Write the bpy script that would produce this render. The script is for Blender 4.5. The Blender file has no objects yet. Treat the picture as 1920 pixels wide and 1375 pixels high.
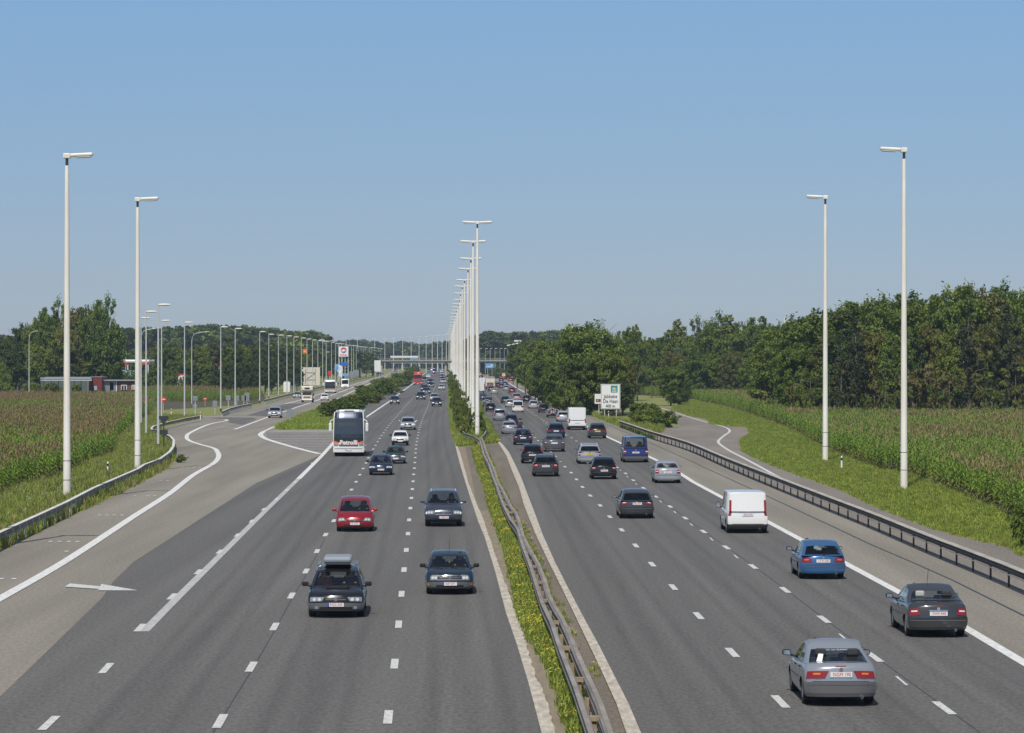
import bpy, bmesh, math, random
import numpy as np
from mathutils import Vector, Matrix
R = math.radians
random.seed(7); RNG = np.random.default_rng(7)
S = bpy.context.scene
COL = S.collection
# ---------------------------------------------------------------- camera, sky, sun
F = 5950.0; CH = 8.15; HY = 672.0; CX = 960.0      # focal length in px of the 1920 wide photo, eye height, horizon row
cam = bpy.data.cameras.new('camera'); cam_o = bpy.data.objects.new('camera', cam); COL.objects.link(cam_o)
cam.sensor_width = 36; cam.lens = F/1920*36; cam.shift_y = -(687.5-HY)/1920
cam.clip_start = 1; cam.clip_end = 30000
cam_o.location = (0, 0, CH); cam_o.rotation_euler = (R(90), 0, 0)
S.camera = cam_o
SUN_EL = 54.0; SUN_AZ = 12.0                       # sun stands behind the camera, 12 degrees to the left
w = bpy.data.worlds.new('World'); S.world = w; w.use_nodes = True
nt = w.node_tree; bgn = nt.nodes['Background']
sky = nt.nodes.new('ShaderNodeTexSky'); sky.sky_type = 'NISHITA'; sky.sun_disc = False
sky.sun_elevation = R(SUN_EL); sky.sun_rotation = R(180+SUN_AZ)
sky.altitude = 0; sky.air_density = 1.0; sky.dust_density = 0.3; sky.ozone_density = 4.0
def wn(t): return nt.nodes.new(t)
tcw = wn('ShaderNodeTexCoord'); spw = wn('ShaderNodeSeparateXYZ'); cbw = wn('ShaderNodeCombineXYZ'); maw = wn('ShaderNodeMath'); maw.operation = 'MULTIPLY_ADD'
nt.links.new(tcw.outputs['Generated'], spw.inputs[0]); nt.links.new(spw.outputs[2], maw.inputs[0]); maw.inputs[1].default_value = 1.5; maw.inputs[2].default_value = .1
nt.links.new(spw.outputs[0], cbw.inputs[0]); nt.links.new(spw.outputs[1], cbw.inputs[1]); nt.links.new(maw.outputs[0], cbw.inputs[2]); nt.links.new(cbw.outputs[0], sky.inputs[0])
crw = wn('ShaderNodeMapRange'); crw.inputs[1].default_value = 0; crw.inputs[2].default_value = .115; nt.links.new(spw.outputs[2], crw.inputs[0])
mxw = wn('ShaderNodeMix'); mxw.data_type = 'RGBA'; mxw.inputs[6].default_value = (1.80, 1.33, 1.09, 1); mxw.inputs[7].default_value = (2.15, 2.25, 2.08, 1); nt.links.new(crw.outputs[0], mxw.inputs[0])
mlw = wn('ShaderNodeMix'); mlw.data_type = 'RGBA'; mlw.blend_type = 'MULTIPLY'; mlw.inputs[0].default_value = 1; mlw.clamp_result = False
crh = wn('ShaderNodeMapRange'); crh.inputs[1].default_value = .13; crh.inputs[2].default_value = .45; nt.links.new(spw.outputs[2], crh.inputs[0])
mxh = wn('ShaderNodeMix'); mxh.data_type = 'RGBA'; nt.links.new(crh.outputs[0], mxh.inputs[0]); nt.links.new(mxw.outputs[2], mxh.inputs[6]); mxh.inputs[7].default_value = (3.0, 2.3, 1.75, 1)
nt.links.new(sky.outputs[0], mlw.inputs[6]); nt.links.new(mxh.outputs[2], mlw.inputs[7]); nt.links.new(mlw.outputs[2], bgn.inputs[0])
bgn.inputs[1].default_value = 0.062
sun = bpy.data.lights.new('sun', 'SUN'); sun.energy = 3.9; sun.angle = R(0.5); sun.color = (1.0, 0.94, 0.85)
sun_o = bpy.data.objects.new('sun', sun); COL.objects.link(sun_o)
sv = Vector((-math.sin(R(SUN_AZ))*math.cos(R(SUN_EL)), -math.cos(R(SUN_AZ))*math.cos(R(SUN_EL)), math.sin(R(SUN_EL))))
sun_o.rotation_euler = sv.to_track_quat('Z', 'Y').to_euler()
S.render.engine = 'CYCLES'
S.view_settings.view_transform = 'Standard'; S.view_settings.look = 'None'
S.view_settings.exposure = 0.0; S.view_settings.gamma = 1.0
S.cycles.max_bounces = 6; S.cycles.transparent_max_bounces = 16
# ---------------------------------------------------------------- helpers
def G(x, y, z=0.0):
    d = (CH-z)*F/(y-HY); return Vector(((x-CX)*d/F, d, z))
def GD(x, d, y=None):                              # point on column x of the photo at distance d, height by row y
    return Vector(((x-CX)*d/F, d, 0 if y is None else CH+(HY-y)*d/F))
def GG(pts, z=0.0): return [G(x, y, z) for x, y in pts]
def tag(o, label=None, cat=None, group=None, kind=None):
    if label: o['label'] = label
    if cat: o['category'] = cat
    if group: o['group'] = group
    if kind: o['kind'] = kind
    return o
def empty(name, loc=(0, 0, 0), rz=0.0, label=None, cat=None, group=None, scale=None):
    o = bpy.data.objects.new(name, None); COL.objects.link(o); o.location = loc; o.rotation_euler = (0, 0, rz)
    o.empty_display_size = .3
    if scale: o.scale = scale
    return tag(o, label, cat, group)
def link(name, me, parent=None, loc=None):
    o = bpy.data.objects.new(name, me); COL.objects.link(o); o.parent = parent
    if loc is not None: o.location = loc
    return o
def kids(o): return [c for c in KIDS.get(o.name, [])] if False else list(o.children)
def copy_tree(o, parent=None):
    c = o.copy(); COL.objects.link(c); c.parent = parent
    for ch in list(o.children): copy_tree(ch, c)
    return c
MATS = {}
def mat(name, col=(.5, .5, .5), rough=.6, metal=0.0, var=0.0, scale=(1, 1, 1), col2=None, bump=0.0, bscale=30, coat=0.0, spec=.5, emit=None, detail=4, coords='Object', isl=0.0, trans=0.0):
    if name in MATS: return MATS[name]
    m = bpy.data.materials.new(name); m.use_nodes = True; MATS[name] = m
    n = m.node_tree.nodes; l = m.node_tree.links; b = n['Principled BSDF']
    b.inputs['Base Color'].default_value = (*col, 1); b.inputs['Roughness'].default_value = rough
    b.inputs['Metallic'].default_value = metal; b.inputs['Specular IOR Level'].default_value = spec
    b.inputs['Coat Weight'].default_value = coat; b.inputs['Coat Roughness'].default_value = .04
    cur = None
    if col2 is not None or bump:
        tc = n.new('ShaderNodeTexCoord')
    if col2 is not None:
        mp = n.new('ShaderNodeMapping'); mp.inputs['Scale'].default_value = scale; l.new(tc.outputs[coords], mp.inputs[0])
        nz = n.new('ShaderNodeTexNoise'); nz.inputs['Scale'].default_value = 1; nz.inputs['Detail'].default_value = detail; nz.inputs['Roughness'].default_value = .65
        l.new(mp.outputs[0], nz.inputs['Vector'])
        mr = n.new('ShaderNodeMapRange'); mr.inputs[1].default_value = .35; mr.inputs[2].default_value = .65; l.new(nz.outputs[0], mr.inputs[0])
        mx = n.new('ShaderNodeMix'); mx.data_type = 'RGBA'; l.new(mr.outputs[0], mx.inputs[0])
        mx.inputs[6].default_value = (*col, 1); mx.inputs[7].default_value = (*col2, 1); cur = mx.outputs[2]
    if isl:
        gi = n.new('ShaderNodeNewGeometry'); oi = n.new('ShaderNodeObjectInfo')
        a = n.new('ShaderNodeMath'); a.operation = 'MULTIPLY_ADD'; l.new(gi.outputs['Random Per Island'], a.inputs[0]); a.inputs[1].default_value = 2*isl; a.inputs[2].default_value = 1-isl*1.4
        a2 = n.new('ShaderNodeMath'); a2.operation = 'MULTIPLY_ADD'; l.new(oi.outputs['Random'], a2.inputs[0]); a2.inputs[1].default_value = .8*isl; l.new(a.outputs[0], a2.inputs[2])
        hs = n.new('ShaderNodeHueSaturation'); l.new(a2.outputs[0], hs.inputs['Value'])
        a3 = n.new('ShaderNodeMath'); a3.operation = 'MULTIPLY_ADD'; l.new(oi.outputs['Random'], a3.inputs[0]); a3.inputs[1].default_value = -.035; a3.inputs[2].default_value = .515; l.new(a3.outputs[0], hs.inputs['Hue'])
        if cur: l.new(cur, hs.inputs['Color'])
        else: hs.inputs['Color'].default_value = (*col, 1)
        cur = hs.outputs[0]
    if cur: l.new(cur, b.inputs['Base Color'])
    if bump:
        nb = n.new('ShaderNodeTexNoise'); nb.inputs['Scale'].default_value = bscale; nb.inputs['Detail'].default_value = 3; l.new(tc.outputs[coords], nb.inputs['Vector'])
        bp = n.new('ShaderNodeBump'); bp.inputs['Strength'].default_value = bump; bp.inputs['Distance'].default_value = .02
        l.new(nb.outputs[0], bp.inputs['Height']); l.new(bp.outputs[0], b.inputs['Normal'])
    if trans:
        t = n.new('ShaderNodeBsdfTranslucent'); ms = n.new('ShaderNodeMixShader'); ms.inputs[0].default_value = trans
        if cur: l.new(cur, t.inputs[0])
        else: t.inputs[0].default_value = (*col, 1)
        l.new(b.outputs[0], ms.inputs[1]); l.new(t.outputs[0], ms.inputs[2]); l.new(ms.outputs[0], n['Material Output'].inputs[0])
    return m
def glass_mat(name, tint=(.25, .3, .3), rough=.02):
    if name in MATS: return MATS[name]
    m = bpy.data.materials.new(name); m.use_nodes = True; MATS[name] = m
    n = m.node_tree.nodes; l = m.node_tree.links; n.remove(n['Principled BSDF'])
    t = n.new('ShaderNodeBsdfTransparent'); t.inputs[0].default_value = (*tint, 1)
    g = n.new('ShaderNodeBsdfGlossy'); g.inputs['Roughness'].default_value = rough; g.inputs[0].default_value = (.9, .95, 1, 1)
    lw = n.new('ShaderNodeLayerWeight'); lw.inputs[0].default_value = .5; pwn = n.new('ShaderNodeMath'); pwn.operation = 'POWER'; l.new(lw.outputs['Facing'], pwn.inputs[0]); pwn.inputs[1].default_value = 4.5
    fr = n.new('ShaderNodeMath'); fr.operation = 'MULTIPLY_ADD'; l.new(pwn.outputs[0], fr.inputs[0]); fr.inputs[1].default_value = .9; fr.inputs[2].default_value = .05
    ms = n.new('ShaderNodeMixShader'); l.new(fr.outputs[0], ms.inputs[0]); l.new(t.outputs[0], ms.inputs[1]); l.new(g.outputs[0], ms.inputs[2])
    l.new(ms.outputs[0], n['Material Output'].inputs[0]); return m

class MB:
    def __init__(s): s.v = []; s.f = []; s.m = []; s.cm = 0
    def quad(s, a, b, c, d):
        i = len(s.v); s.v += [tuple(a), tuple(b), tuple(c), tuple(d)]; s.f.append((i, i+1, i+2, i+3)); s.m.append(s.cm)
    def tri(s, a, b, c):
        i = len(s.v); s.v += [tuple(a), tuple(b), tuple(c)]; s.f.append((i, i+1, i+2)); s.m.append(s.cm)
    def poly(s, pts):
        i = len(s.v); s.v += [tuple(p) for p in pts]; s.f.append(tuple(range(i, i+len(pts)))); s.m.append(s.cm)
    def box(s, c, sz, rz=0.0, M=None):
        x, y, z = [q/2 for q in sz]; i = len(s.v); cr, sr = math.cos(rz), math.sin(rz)
        for dx, dy, dz in ((-x,-y,-z),(x,-y,-z),(x,y,-z),(-x,y,-z),(-x,-y,z),(x,-y,z),(x,y,z),(-x,y,z)):
            p = Vector((c[0]+dx*cr-dy*sr, c[1]+dx*sr+dy*cr, c[2]+dz))
            if M: p = M @ p
            s.v.append(tuple(p))
        for f in ((0,3,2,1),(4,5,6,7),(0,1,5,4),(1,2,6,5),(2,3,7,6),(3,0,4,7)): s.f.append(tuple(i+k for k in f)); s.m.append(s.cm)
    def rbox(s, c, sz, r=.03, n=2):                 # rounded box
        hx, hy, hz = [q/2 for q in sz]; r = min(r, hx*.98, hy*.98, hz*.98)
        bm = bmesh.new(); bmesh.ops.create_cube(bm, size=1)
        for v in bm.verts: v.co = Vector((v.co.x*sz[0], v.co.y*sz[1], v.co.z*sz[2]))
        bmesh.ops.bevel(bm, geom=bm.edges[:], offset=r, segments=n, affect='EDGES', profile=.5)
        i = len(s.v); bm.verts.index_update()
        s.v += [tuple(v.co+Vector(c)) for v in bm.verts]
        for f in bm.faces: s.f.append(tuple(i+v.index for v in f.verts)); s.m.append(s.cm)
        bm.free()
    def tube(s, pts, rad, n=8, cap=True):
        pts = [Vector(p) for p in pts]
        if not isinstance(rad, (list, tuple)): rad = [rad]*len(pts)
        rings = []
        for k, p in enumerate(pts):
            t = (pts[min(k+1, len(pts)-1)]-pts[max(k-1, 0)]).normalized()
            a = t.cross(Vector((0, 0, 1)) if abs(t.z) < .9 else Vector((0, 1, 0))).normalized(); b = t.cross(a)
            i = len(s.v); rings.append(i)
            for q in range(n):
                an = 2*math.pi*q/n; s.v.append(tuple(p+(a*math.cos(an)+b*math.sin(an))*rad[k]))
        for k in range(len(rings)-1):
            for q in range(n):
                q2 = (q+1) % n; s.f.append((rings[k]+q, rings[k]+q2, rings[k+1]+q2, rings[k+1]+q)); s.m.append(s.cm)
        if cap:
            s.f.append(tuple(rings[0]+q for q in reversed(range(n)))); s.m.append(s.cm)
            s.f.append(tuple(rings[-1]+q for q in range(n))); s.m.append(s.cm)
    def lathe(s, prof, n=20, axis='X', c=(0, 0, 0)):   # prof: (axial, radius)
        base = len(s.v)
        for a, r in prof:
            for q in range(n):
                an = 2*math.pi*q/n; co, si = math.cos(an)*r, math.sin(an)*r
                s.v.append({'X': (c[0]+a, c[1]+co, c[2]+si), 'Y': (c[0]+co, c[1]+a, c[2]+si), 'Z': (c[0]+co, c[1]+si, c[2]+a)}[axis])
        for k in range(len(prof)-1):
            for q in range(n):
                q2 = (q+1) % n; s.f.append((base+k*n+q, base+k*n+q2, base+(k+1)*n+q2, base+(k+1)*n+q)); s.m.append(s.cm)
    def grid(s, fn, us, vs, skip=None, flip=False):
        base = len(s.v)
        for u in us:
            for v in vs: s.v.append(tuple(fn(u, v)))
        nv = len(vs)
        for i in range(len(us)-1):
            for j in range(nv-1):
                if skip and skip((us[i]+us[i+1])/2, (vs[j]+vs[j+1])/2): continue
                q = (base+i*nv+j, base+(i+1)*nv+j, base+(i+1)*nv+j+1, base+i*nv+j+1)
                s.f.append(q[::-1] if flip else q); s.m.append(s.cm)
    def mesh(s, name, mats, smooth=False, weld=0.0):
        me = bpy.data.meshes.new(name); me.from_pydata(s.v, [], s.f)
        for m in (mats if isinstance(mats, (list, tuple)) else [mats]): me.materials.append(m)
        if any(s.m): me.polygons.foreach_set('material_index', s.m)
        if weld:
            bm = bmesh.new(); bm.from_mesh(me); bmesh.ops.remove_doubles(bm, verts=bm.verts, dist=weld)
            bmesh.ops.recalc_face_normals(bm, faces=bm.faces); bm.to_mesh(me); bm.free()
        if smooth: me.shade_smooth()
        me.update(); return me
    def build(s, name, mats, parent=None, smooth=False, weld=0.0, loc=None):
        return link(name, s.mesh(name, mats, smooth, weld), parent, loc)
def fastmesh(name, V, Fq, mats, mi=None):
    V = np.asarray(V, dtype=np.float32); Fq = np.asarray(Fq, dtype=np.int32); k = Fq.shape[1]
    me = bpy.data.meshes.new(name); me.vertices.add(len(V)); me.vertices.foreach_set('co', V.ravel())
    me.loops.add(Fq.size); me.loops.foreach_set('vertex_index', Fq.ravel())
    me.polygons.add(len(Fq)); me.polygons.foreach_set('loop_start', np.arange(0, Fq.size, k, dtype=np.int32))
    for m in mats: me.materials.append(m)
    if mi is not None: me.polygons.foreach_set('material_index', np.asarray(mi, dtype=np.int32))
    me.update(calc_edges=True); return me
def text_mb(txt, size, mat_, name, parent, M, depth=.004, align='CENTER', font_scale_x=1.0, bold=0.0):
    cu = bpy.data.curves.new('t', 'FONT'); cu.body = txt; cu.size = size; cu.align_x = align; cu.align_y = 'CENTER'; cu.extrude = depth; cu.offset = bold
    cu.resolution_u = 3
    o = bpy.data.objects.new('t', cu); COL.objects.link(o)
    bpy.context.view_layer.update()
    me = bpy.data.meshes.new_from_object(o.evaluated_get(bpy.context.evaluated_depsgraph_get()))
    bpy.data.objects.remove(o); bpy.data.curves.remove(cu)
    me.transform(M @ Matrix.Diagonal((font_scale_x, 1, 1, 1))); me.name = name
    me.materials.clear(); me.materials.append(mat_)
    return link(name, me, parent)
FACE_NEG_Y = Matrix.Rotation(R(90), 4, 'X')        # text in XZ plane seen from -Y (upright, readable by the camera)
# ---------------------------------------------------------------- scatter (only for uncountable stuff)
def in_poly(px, py, poly):
    c = np.zeros(len(px), bool); n = len(poly)
    for i in range(n):
        x1, y1 = poly[i][0], poly[i][1]; x2, y2 = poly[(i+1) % n][0], poly[(i+1) % n][1]
        if y1 == y2: continue
        t = ((y1 > py) != (y2 > py)) & (px < (x2-x1)*(py-y1)/(y2-y1)+x1); c ^= t
    return c
def sample_poly(poly, dens):
    P = np.array([(p[0], p[1]) for p in poly]); lo, hi = P.min(0), P.max(0)
    n = int((hi[0]-lo[0])*(hi[1]-lo[1])*dens); n = min(n, 6000000)
    x = RNG.uniform(lo[0], hi[0], n); y = RNG.uniform(lo[1], hi[1], n); k = in_poly(x, y, poly)
    return np.stack([x[k], y[k], np.zeros(k.sum())], 1)
def scatter(name, pts, sources, smin, smax, tilt=.15, label=None, cat=None, zrot=True):
    me = bpy.data.meshes.new(name); me.vertices.add(len(pts)); me.vertices.foreach_set('co', np.asarray(pts, dtype=np.float32).ravel()); me.update()
    o = link(name, me); tag(o, label, cat, kind='stuff')
    ng = bpy.data.node_groups.new(name+'_nodes', 'GeometryNodeTree')
    ng.interface.new_socket('Geometry', in_out='INPUT', socket_type='NodeSocketGeometry'); ng.interface.new_socket('Geometry', in_out='OUTPUT', socket_type='NodeSocketGeometry')
    N = ng.nodes; Lk = ng.links
    gi = N.new('NodeGroupInput'); go = N.new('NodeGroupOutput'); ip = N.new('GeometryNodeInstanceOnPoints'); jn = N.new('GeometryNodeJoinGeometry')
    m2p = N.new('GeometryNodeMeshToPoints'); Lk.new(gi.outputs[0], m2p.inputs[0]); Lk.new(m2p.outputs[0], ip.inputs['Points'])
    for sc in sources:
        oi = N.new('GeometryNodeObjectInfo'); oi.inputs['Object'].default_value = sc; oi.inputs['As Instance'].default_value = True
        Lk.new(oi.outputs['Geometry'], jn.inputs[0])
    Lk.new(jn.outputs[0], ip.inputs['Instance']); ip.inputs['Pick Instance'].default_value = True
    ri = N.new('FunctionNodeRandomValue'); ri.data_type = 'INT'; ri.inputs['Min'].default_value = 0; ri.inputs['Max'].default_value = len(sources)-1; Lk.new(ri.outputs[2], ip.inputs['Instance Index'])
    rr = N.new('FunctionNodeRandomValue'); rr.data_type = 'FLOAT_VECTOR'; rr.inputs[0].default_value = (-tilt, -tilt, 0); rr.inputs[1].default_value = (tilt, tilt, 6.283 if zrot else .3); Lk.new(rr.outputs[0], ip.inputs['Rotation'])
    rs = N.new('FunctionNodeRandomValue'); rs.data_type = 'FLOAT'; rs.inputs[2].default_value = smin; rs.inputs[3].default_value = smax; rs.inputs['Seed'].default_value = 5; Lk.new(rs.outputs[1], ip.inputs['Scale'])
    Lk.new(ip.outputs[0], go.inputs[0])
    md = o.modifiers.new('scatter', 'NODES'); md.node_group = ng
    return o
def source(name, me):                               # a mesh for scattering, never linked into the scene itself
    return bpy.data.objects.new(name, me)
# ---------------------------------------------------------------- ground, roads, markings
M_grass = mat('verge_grass', (.16, .20, .04), .9, col2=(.23, .22, .07), scale=(.35, .12, 1), bump=.6, bscale=9)
M_far = mat('far_fields', (.10, .11, .035), .95, col2=(.14, .11, .05), scale=(.01, .004, 1))
M_soil = mat('field_soil', (.06, .065, .022), .95, col2=(.09, .07, .035), scale=(.2, .05, 1))
def asphalt(name, c1, c2, streak, fine=.65):
    m = bpy.data.materials.new(name); m.use_nodes = True; n = m.node_tree.nodes; l = m.node_tree.links; b = n['Principled BSDF']
    b.inputs['Roughness'].default_value = .82; b.inputs['Specular IOR Level'].default_value = .25
    tc = n.new('ShaderNodeTexCoord')
    def noise(sc, det=4):
        mp = n.new('ShaderNodeMapping'); mp.inputs['Scale'].default_value = sc; l.new(tc.outputs['Object'], mp.inputs[0])
        z = n.new('ShaderNodeTexNoise'); z.inputs['Scale'].default_value = 1; z.inputs['Detail'].default_value = det; l.new(mp.outputs[0], z.inputs['Vector']); return z.outputs[0]
    def mul(a, lo, hi, prev):
        mr = n.new('ShaderNodeMapRange'); mr.inputs[1].default_value = .3; mr.inputs[2].default_value = .7; mr.inputs[3].default_value = lo; mr.inputs[4].default_value = hi; l.new(a, mr.inputs[0])
        mm = n.new('ShaderNodeMath'); mm.operation = 'MULTIPLY'; l.new(mr.outputs[0], mm.inputs[0])
        if prev is None: mm.inputs[1].default_value = 1
        else: l.new(prev, mm.inputs[1])
        return mm.outputs[0]
    a = mul(noise(streak, 3), .84, 1.12, None); a = mul(noise((.12, .02, 1)), .94, 1.06, a); a = mul(noise((9, 3.5, 1), 2), 1-fine*.35, 1+fine*.35, a); a = mul(noise((40, 14, 1), 1), 1-fine*.4, 1+fine*.4, a)
    mx = n.new('ShaderNodeMix'); mx.data_type = 'RGBA'; mx.inputs[6].default_value = (*c1, 1); mx.inputs[7].default_value = (*c2, 1)
    l.new(noise((.05, .012, 1)), mx.inputs[0])
    vm = n.new('ShaderNodeVectorMath'); vm.operation = 'SCALE'; l.new(mx.outputs[2], vm.inputs[0]); l.new(a, vm.inputs[3]); l.new(vm.outputs[0], b.inputs['Base Color'])
    return m
M_asph = asphalt('dark_asphalt', (.122, .120, .115), (.138, .133, .124), (.75, .004, 1))
M_conc = asphalt('pale_pavement', (.230, .210, .175), (.258, .238, .200), (.5, .02, 1), .5)
M_shoul = asphalt('grey_shoulder', (.175, .160, .150), (.19, .175, .165), (.6, .01, 1), .5)
M_brown = asphalt('brown_pavement', (.165, .140, .110), (.20, .175, .14), (1.2, .05, 1), .7)
M_path = asphalt('worn_path', (.20, .178, .155), (.235, .21, .18), (.3, .05, 1), .8)
M_white = mat('road_paint', (.80, .80, .78), .6, col2=(.60, .60, .57), scale=(6, 1.5, 1))
M_worn = mat('worn_road_paint', (.50, .50, .49), .7, col2=(.38, .38, .37), scale=(4, 1.2, 1))
M_dash = mat('dash_paint', (.72, .72, .69), .6, col2=(.45, .45, .43), scale=(9, 4, 1))
M_kerbc = mat('pale_concrete', (.58, .53, .45), .8, col2=(.36, .32, .26), scale=(5, 1.2, 1), bump=.3)
M_sand = mat('sandy_dirt', (.27, .22, .16), .95, col2=(.20, .17, .12), scale=(3, .5, 1), bump=.6, bscale=14)
M_tar = mat('tar', (.05, .048, .045), .5)

g = MB(); g.quad((-6000, -400, 0), (6000, -400, 0), (6000, 9000, 0), (-6000, 9000, 0)); tag(g.build('ground', M_grass), kind='structure')
def ribbon(name, Lp, Rp, z, m, px=True, dmin=25, dmax=None):
    A = GG(Lp) if px else Lp; B = GG(Rp) if px else Rp
    def ext(P):
        P = sorted(P, key=lambda p: p.y); a, b = P[0], P[min(2, len(P)-1)]
        if P[0].y > dmin: t = (dmin-a.y)/(b.y-a.y); P = [a+(b-a)*t]+P
        return P
    A, B = ext(A), ext(B); dm = min(A[-1].y, B[-1].y)
    if dmax: dm = min(dm, dmax)
    ds = sorted(set([p.y for p in A+B if p.y < dm]+[dm])); ds2 = []
    for d in ds:
        if not ds2 or d-ds2[-1] > .05: ds2.append(d)
    ax = np.interp(ds2, [p.y for p in A], [p.x for p in A]); bx = np.interp(ds2, [p.y for p in B], [p.x for p in B])
    mb = MB()
    for k in range(len(ds2)-1): mb.quad((ax[k], ds2[k], z), (bx[k], ds2[k], z), (bx[k+1], ds2[k+1], z), (ax[k+1], ds2[k+1], z))
    return tag(mb.build(name, m, weld=.001), kind='structure')
def area(name, pts, z, m, px=True):
    P = GG(pts) if px else pts; bm = bmesh.new()
    vs = [bm.verts.new((p[0], p[1], z)) for p in P]; f = bm.faces.new(vs); bm.normal_update()
    if f.normal.z < 0: f.normal_flip()
    bmesh.ops.triangulate(bm, faces=bm.faces[:], ngon_method='BEAUTY'); me = bpy.data.meshes.new(name); bm.to_mesh(me); bm.free()
    me.materials.append(m); return tag(link(name, me), kind='structure')
def smooth_line(P, n=6):
    out = []
    for i in range(len(P)-1):
        p0, p1, p2, p3 = P[max(i-1, 0)], P[i], P[i+1], P[min(i+2, len(P)-1)]
        for k in range(n):
            t = k/n; out.append(.5*((2*p1)+(p2-p0)*t+(2*p0-5*p1+4*p2-p3)*t*t+(3*p1-p0-3*p2+p3)*t**3))
    return out+[P[-1]]
def offset_line(P, o):
    out = []
    for i, p in enumerate(P):
        t = (P[min(i+1, len(P)-1)]-P[max(i-1, 0)]); t.z = 0; t.normalize(); out.append(p+Vector((t.y, -t.x, 0))*o)
    return out
def line(name, pts, wid, z, m, px=True, sm=0, ext=False):
    P = GG(pts) if px else [Vector(p) for p in pts]
    if sm: P = smooth_line(P, sm)
    if ext:
        i = 0 if P[0].y < P[-1].y else -1; a = P[i]; b = P[1] if i == 0 else P[-2]
        q = a+(a-b)*((a.y-30)/(b.y-a.y)) if b.y != a.y else a
        P = [q]+P if i == 0 else P+[q]
    A, B = offset_line(P, wid/2), offset_line(P, -wid/2); mb = MB()
    for k in range(len(P)-1): mb.quad((A[k].x, A[k].y, z), (A[k+1].x, A[k+1].y, z), (B[k+1].x, B[k+1].y, z), (B[k].x, B[k].y, z))
    return tag(mb.build(name, m, weld=.0005), kind='structure')
def dashes(name, pts, z, m, pitch=12.5, ln=2.7, wid=.2, d0=71.84, dmax=1000, anchor=True):
    P = sorted(GG(pts), key=lambda p: p.y); ys = [p.y for p in P]; xs = [p.x for p in P]
    s = (xs[1]-xs[0])/(ys[1]-ys[0]); mb = MB(); fx = lambda d: float(np.interp(d, ys, xs)) if d > ys[0] else xs[0]+s*(d-ys[0])
    d = d0
    while d-pitch > 25: d -= pitch
    while d < min(dmax, ys[-1]):
        a, b = d-ln/2, d+ln/2; mb.quad((fx(a)-wid/2, a, z), (fx(a)+wid/2, a, z), (fx(b)+wid/2, b, z), (fx(b)-wid/2, b, z)); d += pitch
    return tag(mb.build(name, m), kind='structure')
# left carriageway
strip_L = [(1015,1375),(990.6,1281.7),(969,1210),(949,1152),(929,1075),(909,1009),(897,980),(881,932),(869,893.6),(861,865.7),(854,837.7),(848,820),(844.4,806),(842.7,783.6),(840.6,740),(839,717),(837.5,700),(835,692)]
strip_L2 = [(1042,1375),(1023.7,1310),(1003.6,1267),(986,1207),(966,1144),(944.7,1086),(923,1023),(908.7,980),(890,937),(879,907.5),(870.6,878),(863.6,851.7),(858,838.6),(852,822),(846.6,806),(844.2,783.6),(841.6,740),(839.8,717),(838,700),(835.6,692)]
ed_L = [(0,1308),(60,1250),(125,1187),(190,1124),(212,1092),(250,1055),(480,907),(603,853)]
ribbon('left_carriageway', ed_L+[(625,830),(665,767),(695,755.5),(727,734),(774,709),(800,697),(812,692)], strip_L, .024, M_asph)
area('slip_road', [(-300,1190),(0,1032),(50,1010),(100,985),(175,950),(237,920),(300,887),(325,872),(331,858),(329,843),(322,830),(308,817),(303,811),(312,802),(345,791),(385,785.5),(340,783.5),(300,783.2),(300,780),(400,780),(440,771),(480,762),(500,757),(560,742),(620,728),(690,712),(712,705),(742,696),(752,696),(728,705),(668,733),(607,763),(544,788),(513,800.5),(520,807),(626,806),(655,785),(700,800),(640,900),(500,1100),(330,1300),(-60,1560),(-500,1500)], .012, M_conc)
area('slip_road_patch', [(463,779.5),(507,765.6),(539,757.5),(575,756.5),(548,765),(503,781)], .018, M_asph)
area('side_road_patch', [(392,783.4),(475,783.6),(482,786),(455,797),(430,793),(426,787.4),(410,786)], .018, M_asph)
line('slip_edge_line', [(0,1124),(125,1052),(250,970),(317,927),(362,892),(400,870),(410,857),(407,847),(400,841),(375,834),(355,827),(350,820),(357,812),(390,797),(422,790),(425,787.6),(410,786.6),(387,786.7)], .42, .034, M_white, sm=5, ext=True)
line('hatch_edge_line', [(494,810),(488.5,815),(491,819),(502,825),(545,838),(575,846),(600,852)], .55, .036, M_white, sm=4)
line('slip_right_line', [(494,810),(544,787),(607,760.5),(668,731),(728,704.5)], .35, .034, M_white)
line('slip_lane_line', [(440,806),(507,781),(581,756),(640,735),(700,712)], .35, .034, M_white)
line('slip_far_line', [(535,758),(562,751),(601,739),(639,729),(712,707),(733.6,700)], .35, .034, M_white)
line('side_road_line', [(335,781.6),(480,782.6)], .9, .034, M_white)
line('side_road_line', [(487,761.5),(570,761)], .8, .034, M_worn)
line('crossing_line', [(380,811),(425,811)], .35, .034, M_dash); line('crossing_line', [(405,801),(445,803)], .35, .034, M_dash)
line('nose_line', [(270,1186),(331,1124),(480,976),(575,884),(603,856),(640,815)], .30, .0325, M_worn)
line('nose_white_line', [(560,899),(603,856),(640,815),(682,786)], .34, .038, M_white)
line('left_edge_line', [(640,815),(682,786),(729,754),(744,742),(774,720),(797,700),(801,697)], .34, .040, M_white)
dashA = [(85,1365),(197,1259),(262,1179),(318,1125),(367,1079),(407,1041),(440,1010),(468,983),(490,960),(515,940),(533,925),(548,910),(562,897),(575,884),(583,873),(592,862)]
laneB = [(410,1360),(470,1255),(515,1177),(545,1121),(572,1076),(593,1038),(609,1006.6),(625,979.5),(642,950),(656.6,923.3),(666.3,907.4),(673.2,894),(680,881.3),(686,869.8),(691,859),(696,850),(700.5,841.3),(705.5,833.8),(709.4,827),(717,815.2),(724.7,805),(730,797),(743.7,781.8),(757,765.6),(772,749),(777,744),(795,722),(815,699)]
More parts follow.
